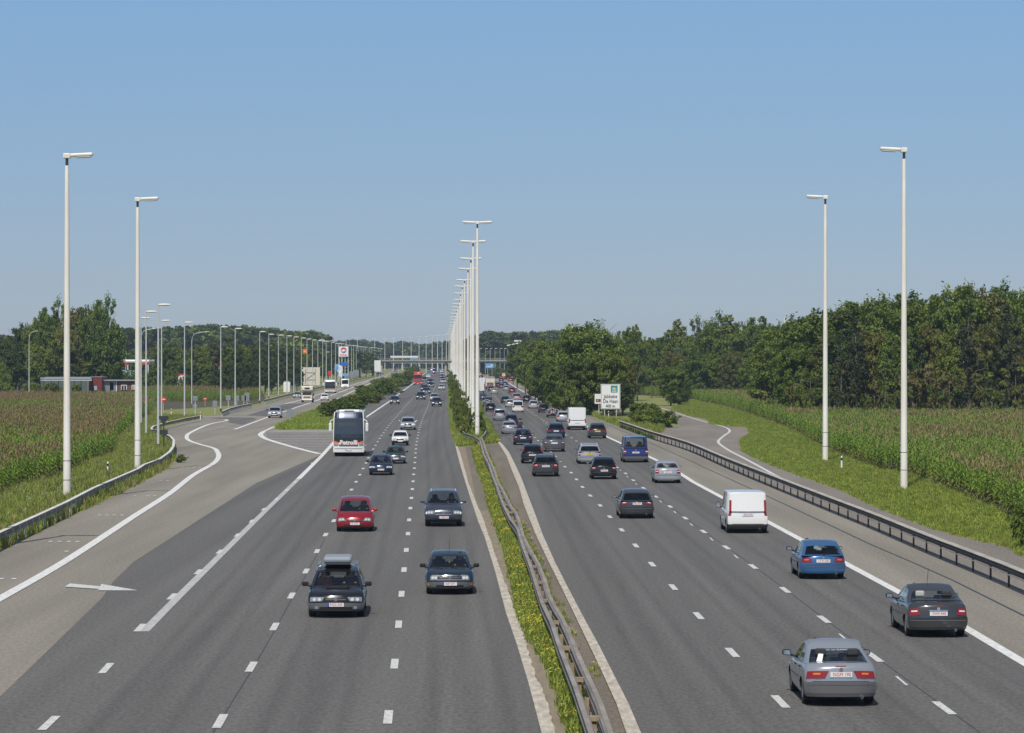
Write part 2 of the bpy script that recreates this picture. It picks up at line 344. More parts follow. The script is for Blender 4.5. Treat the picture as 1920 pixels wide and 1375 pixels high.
laneC = [(728,1347),(740,1247),(747.5,1172),(753,1115),(757.5,1070),(762,1032),(765,1003),(767,977),(769.5,955),(771.4,936),(773,919.5),(774.5,904.5),(775.5,891.4),(777,878.9),(778.7,857.6),(780,839.3),(782,825.5),(784.4,814.2),(787,802),(791,789),(797,775),(801,766),(810,740),(820,716),(828,699)]
dashes('lane_dashes', dashA, .036, M_dash, d0=48490/(1179-HY)); dashes('lane_dashes', laneB, .036, M_dash, d0=48490/(1177-HY)); dashes('lane_dashes', laneC, .036, M_dash)
line('asphalt_seam', [(400,1375),(470,1262),(515,1184),(545,1128),(572,1083),(609,1012)], .03, .030, M_tar)
mbx = MB()
for P in ([(121,1102),(131,1096),(188.5,1101.3),(185.6,1106.4)], [(186,1106.5),(190,1097),(259,1109),(181,1109)]): mbx.poly([(p.x, p.y, .036) for p in GG(P)])
tag(mbx.build('lane_arrow', M_dash), kind='structure')
mbx = MB()
for row, y in (((95,112,129,145),1016.5),((186,201,214,229),967),((253,277,290),930.6),((301,314),902),((341,352,364,375),877.5),((2,26),1086.6),((125,146),1035)):
    for x in row:
        p = G(x, y); mbx.quad((p.x-.09, p.y-.25, .03), (p.x+.09, p.y-.25, .03), (p.x+.09, p.y+.25, .03), (p.x-.09, p.y+.25, .03))
tag(mbx.build('small_marks', M_white), kind='structure')
mbx = MB()                                            # painted chevron stripes of the gore
tri_ = [G(500,812), G(560,838), G(603,852), G(645,806)]
for k in range(14):
    y = 812.5+k*3.0
    if y > 849: break
    xl = np.interp(y, [812,824,838,846,852], [496,500,545,575,600]); xr = np.interp(y, [806,815,852], [628,638,604])
    if xr-xl > 3: mbx.poly([(p.x, p.y, .030) for p in (G(xl+2,y+.9), G(xr-2,y+.9), G(xr-2,y-.6), G(xl+2,y-.6))])
tag(mbx.build('gore_stripes', M_shoul), kind='structure')
area('gore_pavement', [(494,812),(502,824),(545,837),(575,845),(602,852),(640,814),(655,795),(655,786),(626,806),(520,807)], .020, asphalt('gore_paving', (.27, .26, .24), (.31, .30, .27), (3, .5, 1), 1.0))
# median
band_R1 = [(1173,1375),(1156,1325),(1130,1267),(1107,1218.5),(1081,1164),(1052,1103.6),(1026.5,1052),(1003.6,1003),(983,951),(973,915),(960,884),(950,857),(939.6,840),(932,829)]
band_R2 = [(1200,1375),(1179,1325),(1147,1261.6),(1124,1215.6),(1092.6,1158),(1067,1109),(1041,1057.6),(1018,1006),(1004,967.5),(989.6,930),(977,896.7),(964.6,869.6),(954,848.8),(943.7,836),(935,827)]
edge_R = band_R2+[(925,811),(914.6,792.5),(906,780),(900,769),(896,755),(893,740),(890,725),(887,712),(884,702),(880,695)]
def ragged(P, amp):
    Q = sorted(GG(P), key=lambda p: p.y); out = []; d = 30.0
    s = (Q[2].x-Q[0].x)/(Q[2].y-Q[0].y)
    while d < 330:
        x = float(np.interp(d, [p.y for p in Q], [p.x for p in Q])) if d > Q[0].y else Q[0].x+s*(d-Q[0].y)
        out.append(Vector((x+random.uniform(-amp, amp*.6)*(1 if d < 160 else .4), d, 0))); d += random.uniform(.35, .8) if d < 160 else 3
    return out+[p for p in Q if p.y > 331]
ribbon('pale_edge_strip', GG(strip_L), ragged(strip_L2, .035), .034, M_kerbc, px=False)
ribbon('dirt_strip', strip_L2, [(1075,1375),(1052,1325),(1036,1267),(1012,1224),(975,1164),(957,1075),(948,1037),(932,991),(930,980),(917,946),(909,909),(900,888),(893,858.7),(889,838.5)], .016, M_sand)
ribbon('median_grey_pavement', [(872,838.5),(876,858),(884,893),(893,940)][::-1], [(889,838.5),(890,858),(896,888),(906,920)][::-1], .018, M_brown, dmin=170)
ribbon('median_brown_pavement', [(1110,1375),(1095,1333),(1064,1247),(1035,1167),(1006,1095),(980,1023),(963,980),(945,947),(931,911),(917,872),(906,851),(902,833)], band_R1, .014, M_brown)
ribbon('concrete_strip', band_R1, band_R2, .060, M_kerbc)
# right carriageway
line_R = [(1920,1245),(1808,1178),(1440,980),(1300,905),(1277,890),(1233,865),(1160,830),(1137.5,819.6),(1100.7,800.7),(1040,768),(967,727),(953.6,718.7),(911,710.5),(906,707.5),(893,701)]
seam_R = [(1881,1137),(1787,1090),(1711,1056),(1635.6,1023.7),(1560,988),(1437.7,931),(1326,880),(1300,867.5),(1217,830),(1156,804),(1108,784),(1050,762),(990,735)]
outer_R = [(1920,1114),(1824.6,1073),(1737.7,1037),(1647,997),(1560,961),(1484.6,929.5),(1367,880),(1291.7,846),(1225,824.6),(1162.5,801.7),(1130,790),(1073,767),(1030,750),(990,732),(975,722),(955,712),(925,704)]
ribbon('right_carriageway', edge_R, line_R, .024, M_asph)
ribbon('right_shoulder', line_R, outer_R, .0245, M_conc)
line('right_edge_line', line_R, .34, .036, M_white, ext=True)
line('shoulder_seam', seam_R, .10, .030, M_tar, ext=True)
lane1 = [(1463,1318),(1373,1226),(1309,1156),(1258,1098),(1220,1057),(1188,1020),(1162,991),(1140,966.5),(1122,945),(1104,928),(1090,912),(1069.8,886),(1058,875),(1049,865),(1040.6,855.6),(1008.7,827),(1003,821),(985,806),(965,785),(945,765),(925,740),(905,710)]
lane2 = [(1770,1330),(1640,1235),(1543,1162),(1468,1105),(1408,1061),(1356,1024),(1316,996),(1281,970),(1251,947),(1226,930),(1204,914.4),(1185.6,900.3),(1170,886),(1090.6,834.8),(1083,829.6),(1074,823),(1062.5,817),(1025.5,794),(1012,784.8),(998.7,775.6),(975,760),(945,737),(915,715)]
dashes('lane_dashes', lane1, .036, M_dash, d0=48490/(1318-HY)); dashes('lane_dashes', lane2, .036, M_dash, d0=48490/(1330-HY))
P2 = [p+Vector((.05, 0, 0)) for p in GG(lane2[:14])]; line('asphalt_seam', P2, .03, .030, M_tar, px=False, ext=True)
P2 = [p+Vector((-.25, 0, 0)) for p in GG(lane2[:13])]
Pd = [(p.x, p.y) for p in P2]; mbx = MB()
for k in range(14):
    d = 48490/(1330-HY)+6.2+12.5*k; x = float(np.interp(d, [q[1] for q in Pd], [q[0] for q in Pd]))+.12
    if k in (2, 3): continue
    mbx.quad((x-.035, d-1.1, .034), (x+.035, d-1.1, .034), (x+.035, d+1.1, .034), (x-.035, d+1.1, .034))
tag(mbx.build('thin_marks', M_dash), kind='structure')
# dark worn streaks down the middle of each lane
mw_ = bpy.data.materials.new('lane_wear'); mw_.use_nodes = True; n_ = mw_.node_tree.nodes; l_ = mw_.node_tree.links; b_ = n_['Principled BSDF']; b_.inputs['Base Color'].default_value = (.06, .058, .055, 1); b_.inputs['Roughness'].default_value = .7
uvn = n_.new('ShaderNodeUVMap'); sx_ = n_.new('ShaderNodeSeparateXYZ'); l_.new(uvn.outputs[0], sx_.inputs[0])
m1 = n_.new('ShaderNodeMath'); m1.operation = 'PINGPONG'; l_.new(sx_.outputs[0], m1.inputs[0]); m1.inputs[1].default_value = .5
mp_ = n_.new('ShaderNodeMapping'); mp_.inputs['Scale'].default_value = (3, .25, 1); l_.new(uvn.outputs[0], mp_.inputs[0]); nz_ = n_.new('ShaderNodeTexNoise'); nz_.inputs['Scale'].default_value = 1; nz_.inputs['Detail'].default_value = 5; l_.new(mp_.outputs[0], nz_.inputs['Vector'])
m2_ = n_.new('ShaderNodeMath'); m2_.operation = 'MULTIPLY'; l_.new(m1.outputs[0], m2_.inputs[0]); l_.new(nz_.outputs[0], m2_.inputs[1]); m3_ = n_.new('ShaderNodeMath'); m3_.operation = 'MULTIPLY'; l_.new(m2_.outputs[0], m3_.inputs[0]); m3_.inputs[1].default_value = .42
tr_ = n_.new('ShaderNodeBsdfTransparent'); mx_ = n_.new('ShaderNodeMixShader'); l_.new(m3_.outputs[0], mx_.inputs[0]); l_.new(tr_.outputs[0], mx_.inputs[1]); l_.new(b_.outputs[0], mx_.inputs[2]); l_.new(mx_.outputs[0], n_['Material Output'].inputs[0])
def wear(pts, off, wd=1.0):
    P = sorted(GG(pts), key=lambda p: p.y); s = (P[1].x-P[0].x)/(P[1].y-P[0].y); P = [P[0]-Vector((s*40, 40, 0))]+P; P = [p for p in P if p.y < 900]
    me = bpy.data.meshes.new('lane_wear'); V = []; Fc = []; UV = []
    for i, p in enumerate(P): V += [(p.x+off-wd/2, p.y, .027), (p.x+off+wd/2, p.y, .027)]
    for i in range(len(P)-1): Fc.append((2*i, 2*i+1, 2*i+3, 2*i+2)); UV += [(0, P[i].y), (1, P[i].y), (1, P[i+1].y), (0, P[i+1].y)]
    me.from_pydata(V, [], Fc); uv = me.uv_layers.new(name='UVMap'); uv.data.foreach_set('uv', [q for t in UV for q in t]); me.materials.append(mw_); tag(link('lane_wear', me), kind='structure')
for pts, off in ((laneB, -1.87), (laneB, 1.87), (laneC, 1.87), (lane1, -1.87), (lane1, 1.87), (lane2, 1.87)): wear(pts, off); wear(pts, off-.85, .5); wear(pts, off+.85, .5)
# exit path beyond the right guardrail
area('exit_path', [(1950,1135),(1920,1114),(1824.6,1073),(1737.7,1037),(1647,997),(1560,961),(1484.6,929.5),(1367,880),(1291.7,846),(1225,824.6),(1175,804),(1215,797),(1252,800),(1277,799),(1268,790),(1244,768),(1238,763),(1258,766.5),(1290,779),(1327,786),(1331,795),(1369,799.3),(1402,801.5),(1408,812),(1389.6,826.7),(1391.7,846),(1430,866),(1500,892),(1584.6,921.6),(1645,952),(1711,978),(1777,1001),(1843.6,1016),(1891,1027.5),(1920,1044),(2100,1100),(2100,1250)], .016, M_path)
line('path_line', [(1238,765),(1287,781),(1331,794),(1352,799.5),(1365,804.5),(1368,810),(1360,816),(1348,826),(1349,833),(1368,846),(1395,860),(1432,880),(1471,901),(1560,938)], .28, .030, M_dash, sm=4)
line('path_mark', [(1228,810),(1241.7,801.7)], .3, .030, M_worn)
area('field_soil_patch', [(-1400,1500),(0,930),(37,915),(100,897),(150,877),(212,852),(212,827),(252,795),(280,780),(290,770),(480,758),(500,750),(480,712),(-400,712)], .006, M_soil)
area('right_field_soil', [(3000,1500),(1920,982),(1862,953),(1806,929),(1758,908),(1703,889.5),(1645,880),(1537,835),(1490,807),(1441.7,789),(1367,764),(1317,754),(1292,748.5),(1186,740),(1186,728),(1920,728),(2600,740)], .006, M_soil)
LC = sorted(GG(laneC), key=lambda p: p.y); R1 = sorted(GG(lane1), key=lambda p: p.y)
def heading(side, d):
    P = LC if side == 'L' else R1; ys = [p.y for p in P]; xs = [p.x for p in P]
    if side == 'S':
        P = sorted(GG([(440,806),(507,781),(581,756),(640,735),(700,712)]), key=lambda p: p.y); ys = [p.y for p in P]; xs = [p.x for p in P]
    d = max(ys[0]+5, min(d, ys[-1]-40)); h = max(25, d*.12)
    return math.atan2(float(np.interp(d+h, ys, xs)-np.interp(d-h, ys, xs)), 2*h)
# ---------------------------------------------------------------- vegetation
def leaf_mat(name, c, isl=.35, trans=.32): return mat(name, c, .65, isl=isl, trans=trans, spec=.3)
M_leafA = leaf_mat('foliage_mid_green', (.140, .200, .030)); M_leafB = leaf_mat('foliage_dark_green', (.080, .120, .026)); M_leafC = leaf_mat('foliage_bright_green', (.16, .22, .040))
M_leafD = leaf_mat('foliage_olive', (.150, .170, .038)); M_leafE = leaf_mat('foliage_russet', (.160, .150, .050)); M_leafF = leaf_mat('foliage_needles', (.075, .090, .038))
M_bark = mat('bark', (.10, .08, .06), .9, col2=(.18, .15, .12), scale=(3, 3, .8), bump=.5)
def crown_mesh(name, blobs, nleaf, ls, mats, seed, gap=.0):
    """blobs: ellipsoids (x,y,z,rx,ry,rz); leaves gather in clumps on and under their surfaces"""
    r = np.random.default_rng(seed); vol = np.array([b[3]*b[4]+b[4]*b[5]+b[3]*b[5] for b in blobs]); vol = vol/vol.sum()
    nc = max(20, nleaf//60); C = []; Nn = []
    ids = r.choice(len(blobs), nc, p=vol)
    for i in ids:
        b = blobs[i]; v = r.normal(size=3); v /= np.linalg.norm(v); rad = r.uniform(.50, .98)**.5 if r.random() < .85 else r.uniform(.2, .8)
        C.append([b[0]+v[0]*b[3]*rad, b[1]+v[1]*b[4]*rad, b[2]+v[2]*b[5]*rad]); Nn.append(v)
    C = np.array(C); Nn = np.array(Nn); k = r.integers(0, nc, nleaf)
    cr = r.uniform(.6, 1.3, nc)*np.mean([b[3] for b in blobs])*.36
    off = np.clip(r.normal(size=(nleaf, 3)), -1.5, 1.5); off *= (cr[k]*.62)[:, None]; off[:, 2] *= .62; off += np.abs(r.normal(size=(nleaf, 1)))*Nn[k]*cr[k][:, None]*.25
    P = C[k]+off
    n = Nn[k]*.6+np.array([0, 0, .75])+r.normal(size=(nleaf, 3))*.62; n /= np.linalg.norm(n, axis=1)[:, None]
    a = np.cross(n, r.normal(size=(nleaf, 3))); a /= np.linalg.norm(a, axis=1)[:, None]; b2 = np.cross(n, a)
    s = (ls*r.uniform(.6, 1.35, nleaf))[:, None]; asp = r.uniform(.55, .9, nleaf)[:, None]
    V = np.stack([P-a*s, P-b2*s*asp*.8+n*s*.15, P+a*s, P+b2*s*asp*.8+n*s*.15], 1).reshape(-1, 3)
    Fq = np.arange(nleaf*4).reshape(-1, 4)
    mi = None
    if len(mats) > 1: pick = r.choice(len(mats), nc, p=None if len(mats) != 2 else [.8, .2]); mi = pick[k]
    return fastmesh(name, V, Fq, mats, mi)
def blob_tree(seed, H, rad, z0, n, kind='round'):
    r = random.Random(seed); B = []
    if kind == 'round':
        B.append((0, 0, z0+(H-z0)*.5, rad*.75, rad*.75, (H-z0)*.46))
        for i in range(n):
            a = r.uniform(0, 6.28); q = r.uniform(.3, .72); z = r.uniform(z0+.12*(H-z0), H*.86); rr = rad*r.uniform(.28, .42)*(1.0 if z < H*.7 else .8)
            lim = math.sqrt(max(.15, 1-((z-(z0+H)/2)/((H-z0)*.56))**2)); B.append((math.cos(a)*rad*q*lim, math.sin(a)*rad*q*lim, z, rr, rr, rr*r.uniform(.6, .85)))
    elif kind == 'airy':
        for i in range(n):
            a = r.uniform(0, 6.28); q = r.uniform(.1, .85); z = r.uniform(z0, H*.94); rr = rad*r.uniform(.2, .36)
            lim = math.sqrt(max(.1, 1-((z-(z0+H)/2)/((H-z0)*.58))**2)); B.append((math.cos(a)*rad*q*lim, math.sin(a)*rad*q*lim, z, rr, rr, rr*.6))
    elif kind == 'larch':                          # drooping dark branches in tiers, pointed top
        for i in range(n):
            t = i/(n-1); z = z0+(H-z0)*t; rr = rad*(1-t*.8)*r.uniform(.75, 1.1); a = r.uniform(0, 6.28)
            B.append((math.cos(a)*rr*.45, math.sin(a)*rr*.45, z, rr*.6, rr*.6, (H-z0)/n*.9))
    elif kind == 'poplar':
        for i in range(n):
            t = (i+.5)/n; z = z0+(H-z0)*t; rr = rad*math.sin(math.pi*(.18+.74*t))*r.uniform(.55, .8); a = r.uniform(0, 6.28)
            B.append((math.cos(a)*rad*.25, math.sin(a)*rad*.25, z, rr, rr, (H-z0)/n*1.1))
    return B
def trunk_mesh(name, H, z0, rad, seed, limbs=7, top=.8, r0=None):
    r = random.Random(seed); mb = MB(); r0 = r0 or H*.016+.05
    pts = [(0, 0, -.1)]; x = y = 0
    for i in range(1, 6): x += r.uniform(-.02, .02)*H; y += r.uniform(-.02, .02)*H; pts.append((x, y, H*top*i/5))
    mb.tube(pts, [r0*1.25, r0, r0*.85, r0*.65, r0*.42, r0*.15], 7)
    for i in range(limbs):
        t = r.uniform(.3, .9); k = t*5; j = int(k); p = Vector(pts[j]).lerp(Vector(pts[min(j+1, 5)]), k-j); a = r.uniform(0, 6.28); L = rad*r.uniform(.5, .9)
        q = p+Vector((math.cos(a)*L*.5, math.sin(a)*L*.5, L*.35)); e = p+Vector((math.cos(a)*L, math.sin(a)*L, L*r.uniform(.4, .8)))
        mb.tube([p, q, e], [r0*.42*(1-t*.5), r0*.28*(1-t*.5), r0*.08], 5, cap=False)
    return mb.mesh(name, M_bark, smooth=True)
VT = {}
def variant(key, H, rad, z0, kind, n, nleaf, ls, mats, seed, limbs=7, top=.8):
    VT[key] = (H, rad, crown_mesh('crown', blob_tree(seed, H, rad, z0, n, kind), nleaf, ls, mats, seed), trunk_mesh('trunk', H, z0, rad, seed, limbs, top))
variant('oak1', 14, 6, 1.5, 'round', 16, 17000, .25, [M_leafA], 1); variant('oak2', 14, 6, 1.2, 'round', 20, 17000, .25, [M_leafA, M_leafC], 2)
variant('oak3', 15, 5.5, 2.0, 'round', 14, 15000, .25, [M_leafB], 3); variant('oak4', 14, 6, 1.0, 'round', 18, 16000, .25, [M_leafD, M_leafE], 4)
variant('dome', 14, 7, .6, 'round', 24, 26000, .23, [M_leafA, M_leafC], 5); variant('airy1', 15, 5, 3, 'airy', 16, 9500, .24, [M_leafA, M_leafD], 6)
variant('airy2', 15, 5, 2, 'airy', 20, 11000, .24, [M_leafC, M_leafA], 7); variant('larch1', 17, 4.2, 6, 'larch', 10, 6500, .26, [M_leafF], 8, 16, .97)
variant('larch2', 17, 4.6, 5, 'larch', 9, 6500, .26, [M_leafF, M_leafE], 9, 18, .97); variant('poplar', 16, 3, 1.5, 'poplar', 9, 6000, .32, [M_leafA], 10, 5)
variant('young', 8, 2.6, 1.2, 'airy', 11, 2600, .26, [M_leafC, M_leafD], 11, 6); variant('under', 6, 3, .6, 'airy', 12, 3000, .26, [M_leafE, M_leafD], 12, 6)
variant('far1', 16, 7, .5, 'round', 14, 2600, .75, [M_leafB], 13, 2); variant('far2', 16, 7, .5, 'round', 16, 2600, .75, [M_leafA], 14, 2)
variant('bush1', 3.0, 2.2, -.2, 'round', 10, 5200, .13, [M_leafA, M_leafD], 15, 3, .6); variant('bush2', 3.0, 2.2, -.2, 'round', 12, 5200, .13, [M_leafC, M_leafA], 16, 3, .6)
variant('bush3', 3.0, 2.2, -.2, 'airy', 16, 4600, .13, [M_leafD, M_leafC], 17, 3, .6)
def tree(key, x, d, ytop, wpx=None, name='tree', label=None, cat='tree', group=None, hs=None):
    H, rad, cm, tm = VT[key]; h = hs if hs else CH+(HY-ytop)*d/F
    sz = h/H; sx = sz if wpx is None else (wpx*d/F/2)/rad
    o = empty(name, GD(x, d), random.uniform(0, 6.28), label, cat, group, scale=(sx, sx, sz))
    link('crown', cm, o)
    if sz*H > 3.6: link('trunk', tm, o)
    return o
g_r = 'trees of the wood behind the right maize field'
# right wood: back row, front row with visible trunks
for i, (x, y, k) in enumerate([(1462,602,'oak1'),(1490,588,'oak2'),(1515,577,'oak1'),(1545,572,'oak3'),(1572,568,'oak2'),(1590,556,'oak1'),(1612,556,'oak3'),(1632,556,'oak2'),(1652,549,'oak2'),(1678,546,'oak1'),(1700,543,'oak3'),(1722,552,'oak2'),(1745,543,'oak1'),(1768,532,'oak2'),(1792,528,'oak1'),(1815,527,'oak2'),(1840,524,'oak4'),(1865,526,'oak1'),(1890,521,'oak2'),(1915,521,'oak1'),(1945,522,'oak1'),(1975,520,'oak2')]):
    tree(k, x, 440+random.uniform(-14, 25), y+random.uniform(-2, 3), random.uniform(120, 150) if k[0] == 'o' else 60, 'broadleaf_tree' if k[0] == 'o' else 'conifer_tree', 'tall tree of the wood skyline above the right maize field', group=g_r)
for i in range(16):
    x = 1486+i*32+random.uniform(-8, 8); yt = np.interp(x, [1450,1600,1750,1980], [640,612,600,585]); tree(random.choice(['oak3','oak1','oak3','oak4','oak2']), x, 415+random.uniform(-6, 10), yt+random.uniform(-8, 8), random.uniform(75, 100), 'broadleaf_tree', 'lower tree filling the middle of the right wood', group='middle trees of the right wood')
for x, yt, k, d, wp, lb in [(1603,600,'larch1',398,64,'dark conifer with bare leaning trunk at the left part of the right wood edge'),(1577,640,'larch2',396,44,'thin dark conifer beside the leaning one at the wood edge'),(1818,590,'larch2',395,84,'dark conifer with long straight bare trunk left of the pair at the right wood edge'),(1885,575,'larch1',395,88,'tallest dark conifer with bare broken limbs near the right picture edge'),(1910,620,'larch2',402,50,'conifer half hidden at the far right picture edge'),(1520,690,'young',396,48,'small dark tree at the left corner of the right wood'),(1700,670,'under',396,70,'russet leaning young tree in front of the right wood behind the near lamp mast'),(1735,655,'under',398,84,'widest russet young tree in front of the right wood'),(1770,672,'under',394,60,'russet sapling clump just left of the long trunked conifer'),(1660,668,'young',393,54,'yellow green young tree left of the near right lamp mast'),(1780,700,'young',392,44,'small bright sapling below the russet clump'),(1850,690,'young',392,60,'bright green sapling between the two big conifers'),(1905,680,'young',392,58,'bright green sapling at the right picture edge'),(1625,738,'bush3',388,30,'low bright bush at the foot of the leaning conifer'),(1685,735,'bush3',389,34,'low bush at the foot of the near right mast behind the maize'),(1640,700,'under',400,50,'shaded sapling right of the leaning conifer'),(1550,700,'oak3',402,60,'dark low tree at the wood edge behind the far right mast')]:
    tree(k, x, d, yt, wp, 'conifer_tree' if 'larch' in k else ('bush' if 'bush' in k else 'young_tree'), lb, 'tree' if 'bush' not in k else 'bush')
for i in range(26):
    x = 1490+i*17+random.uniform(-5, 5); tree(random.choice(['young','under','bush3','bush1','young']), x, 404+random.uniform(-5, 5), 715+random.uniform(-22, 12), 40, 'undergrowth_bush', 'undergrowth bush at the dark foot of the right wood', 'bush', 'undergrowth along the foot of the right wood')
# mid right group behind the maize
for x, y, k, wp, d in [(1250,618,'airy1',46,700),(1277,596,'airy2',52,690),(1310,589,'oak2',62,680),(1346,580,'oak2',72,690),(1375,588,'airy2',60,670),(1402,588,'oak1',58,680),(1433,590,'airy2',56,675),(1458,601,'oak2',56,640),(1485,597,'oak1',60,600),(1505,592,'oak3',56,560),(1235,632,'oak1',50,720),(1205,640,'oak2',58,720),(1170,640,'oak1',50,740),(1265,655,'oak4',56,650),(1300,650,'oak2',60,640),(1335,660,'oak1',56,645),(1370,655,'oak4',50,640),(1410,660,'oak2',56,630),(1445,655,'oak1',56,600),(1470,660,'oak2',50,560),(1395,690,'oak1',40,640),(1430,695,'oak2',44,600),(1460,700,'oak3',40,540),(1345,695,'bush1',30,700),(1225,690,'oak1',44,720),(1210,700,'oak2',36,730),(1180,602,'airy1',44,600),(1195,606,'airy2',40,610),(1222,622,'airy1',32,650)]:
    tree(k, x, d, y, wp*1.15, 'broadleaf_tree', 'hazy green tree in the row behind the right maize field', group='trees behind the right maize field')
tree('dome', 1258, 545, 684, 76, 'round_shrub_tree', 'lone round dark bush tree standing in the maize right of the big direction sign')
# dome trees along the right carriageway
for x, y, d, wp, k, lb in [(1108,599,458,150,'dome','big domed tree behind the large white direction sign'),(1150,622,470,70,'dome','right shoulder of the big domed tree group, over the direction sign'),(1058,618,480,80,'oak2','tree left of the big dome tree'),(1025,628,540,66,'oak1','olive tree third left from the dome tree'),(1003,630,620,56,'oak2','yellow green tree above the blue sign'),(985,636,720,44,'oak1','dark tree left of the yellow green tree above the blue sign'),(970,637,850,36,'oak3','farthest dark tree at the end of the overpass'),(1132,650,450,90,'dome','low wide tree right behind the direction sign'),(1080,668,452,70,'oak3','dark leafy tree at the verge left of the direction sign'),(1045,665,470,56,'oak1','low tree at the verge beside the blue sign'),(1020,672,530,50,'oak3','small dark tree just behind the blue sign'),(1003,680,600,36,'oak2','verge tree behind the blue sign, smallest of the row'),(1168,660,455,50,'oak4','right most low tree of the dome group'),(1094,700,452,60,'oak3','lowest dark tree at the foot of the dome group'),(1070,712,430,46,'bush1','verge bush left of the direction sign'),(1040,712,480,40,'bush2','verge bush under the olive tree'),(1018,715,540,30,'bush1','verge bush beside the blue sign post'),(1160,712,445,50,'oak3','dark low tree right of the direction sign'),(1176,650,700,50,'oak1','hazy tree peeking out right of the dome tree'),(962,648,1000,30,'oak1','hazy tree where the overpass ends')]:
    tree(k, x, d, y, wp*1.12, 'roadside_tree' if 'bush' not in k else 'roadside_bush', lb, 'tree' if 'bush' not in k else 'bush')
for x, d, y, wp, lb in [(1195,395,752,50,'dark low bush right of the direction sign legs'),(1225,385,754,56,'dark low bush in front of the lone round tree'),(1255,372,768,44,'low bush at the nose between guardrail and exit path'),(1205,380,768,60,'bramble patch with pale flowers behind the guardrail end'),(1238,372,772,50,'bramble patch right beside the exit path')]:
    tree('bush1' if 'dark' in lb else 'bush2', x, d, y, wp, 'low_bush', lb, 'bush')
# left tree group
for x, y, d, wp, k, lb in [(200,548,640,66,'oak2','tallest broadleaf tree of the left group, over the maroon building'),(176,553,645,60,'oak1','tree directly right of the nearest left lamp mast'),(140,568,650,60,'oak4','tree right behind the nearest left lamp mast'),(113,554,655,56,'oak2','loose crowned tree behind the nearest left lamp mast'),(88,568,655,56,'oak1','tree left of the nearest left lamp mast'),(62,588,660,46,'oak1','small topped tree over the left street lamp'),(37,602,665,44,'oak3','narrow poplar like tree at the left picture side'),(20,626,670,44,'oak3','dark rounded tree at the left picture edge'),(-8,622,680,60,'oak3','dark tree cut by the left picture edge'),(205,610,655,54,'oak4','low limb of trees over the maroon building'),(165,640,645,60,'oak3','shaded tree behind the glass pavilion'),(120,640,642,60,'oak3','shaded tree left of the glass pavilion roof'),(75,640,636,60,'oak1','shaded tree behind the left street lamp'),(35,650,640,56,'oak3','shaded tree left of the street lamp'),(0,680,610,46,'oak2','bright round tree at the left picture edge'),(12,700,596,30,'bush2','bright bush at the left picture edge'),(183,668,640,50,'airy2','thin tree in front of the maroon building')]:
    tree(k, x, d, y, wp*1.15, 'broadleaf_tree' if 'bush' not in k else 'bush', lb, 'tree' if 'bush' not in k else 'bush')
for x in (55, 68, 88, 98, 108, 118, 146): tree('bush1', x+random.uniform(-3, 3), 596, random.uniform(714, 721), 26, 'bush', 'grey green bush in front of the glass pavilion', 'bush', 'bushes before the glass pavilion')
# trees of the service area and dark belt along the slip road
for x, y, d, wp, k in [(250,652,900,40,'oak1'),(228,655,900,40,'oak2'),(213,684,700,38,'oak3'),(243,688,715,26,'oak2'),(270,694,720,26,'oak2'),(285,648,900,44,'oak4'),(310,640,790,50,'oak1'),(335,644,800,44,'oak2'),(372,642,760,44,'oak1'),(398,638,770,46,'oak4'),(292,676,740,30,'oak1'),(322,690,735,26,'oak2'),(362,680,720,30,'oak3'),(385,676,720,36,'oak1'),(408,690,700,26,'oak3'),(345,700,740,20,'bush1')]:
    tree(k, x, d, y, wp*1.2, 'service_area_tree', 'tree standing around the red roofed petrol station', group='trees of the service area')
for i in range(24):
    x = 425+i*12+random.uniform(-4, 4); d = np.interp(x, [420,545,720], [640,860,1500])+random.uniform(-15, 25); y = np.interp(x, [420,470,545,600,700], [645,640,650,652,656])+random.uniform(-5, 5)
    tree(random.choice(['oak3','oak1','oak3','poplar']), x, d, y, random.uniform(30, 44), 'belt_tree', 'dark tree of the belt behind the slip road lamps', group='dark tree belt left of the slip road')
for i in range(12):
    x = 425+i*12; tree('oak3', x, 630+i*14, 676+random.uniform(-6, 6), 30, 'belt_tree', 'shaded low tree at the foot of the belt behind the slip road lamps', group='low trees of the slip road belt')
# far woods: one mass of crowns nobody could count
far = []
def farrow(x0, x1, d, prof, n, hs):
    for i in range(n):
        x = random.uniform(x0, x1); dd = d*random.uniform(.96, 1.1); far.append((x, dd, float(np.interp(x, [p[0] for p in prof], [p[1] for p in prof]))+random.uniform(-1, 5)))
farrow(180, 600, 1400, [(180,612),(250,609),(325,606),(388,600),(430,602),(462,606),(500,609),(560,612),(590,614),(600,630)], 150, 0)
farrow(-80, 180, 1400, [(-80,622),(180,620)], 50, 0)
farrow(590, 860, 2500, [(590,640),(640,636),(660,632),(690,634),(720,640),(760,635),(790,643),(815,638),(860,634)], 150, 0)
farrow(880, 1100, 1650, [(880,628),(903,623),(925,615),(950,615),(975,619),(1000,615),(1040,613),(1060,612),(1100,616)], 110, 0)
farrow(1100, 1520, 1250, [(1100,640),(1200,634),(1230,628),(1400,625),(1520,620)], 110, 0)
farrow(-200, 2200, 2800, [(-200,645),(2200,640)], 400, 0)
fw = empty('far_wood', (0, 0, 0), label=None); COL.objects.unlink(fw) if False else None
bpy.data.objects.remove(fw)
pts = []; sc_ = []
for x, d, y in far: p = GD(x, d); pts.append((p.x, p.y, 0)); sc_.append((CH+(HY-y)*d/F)/16)
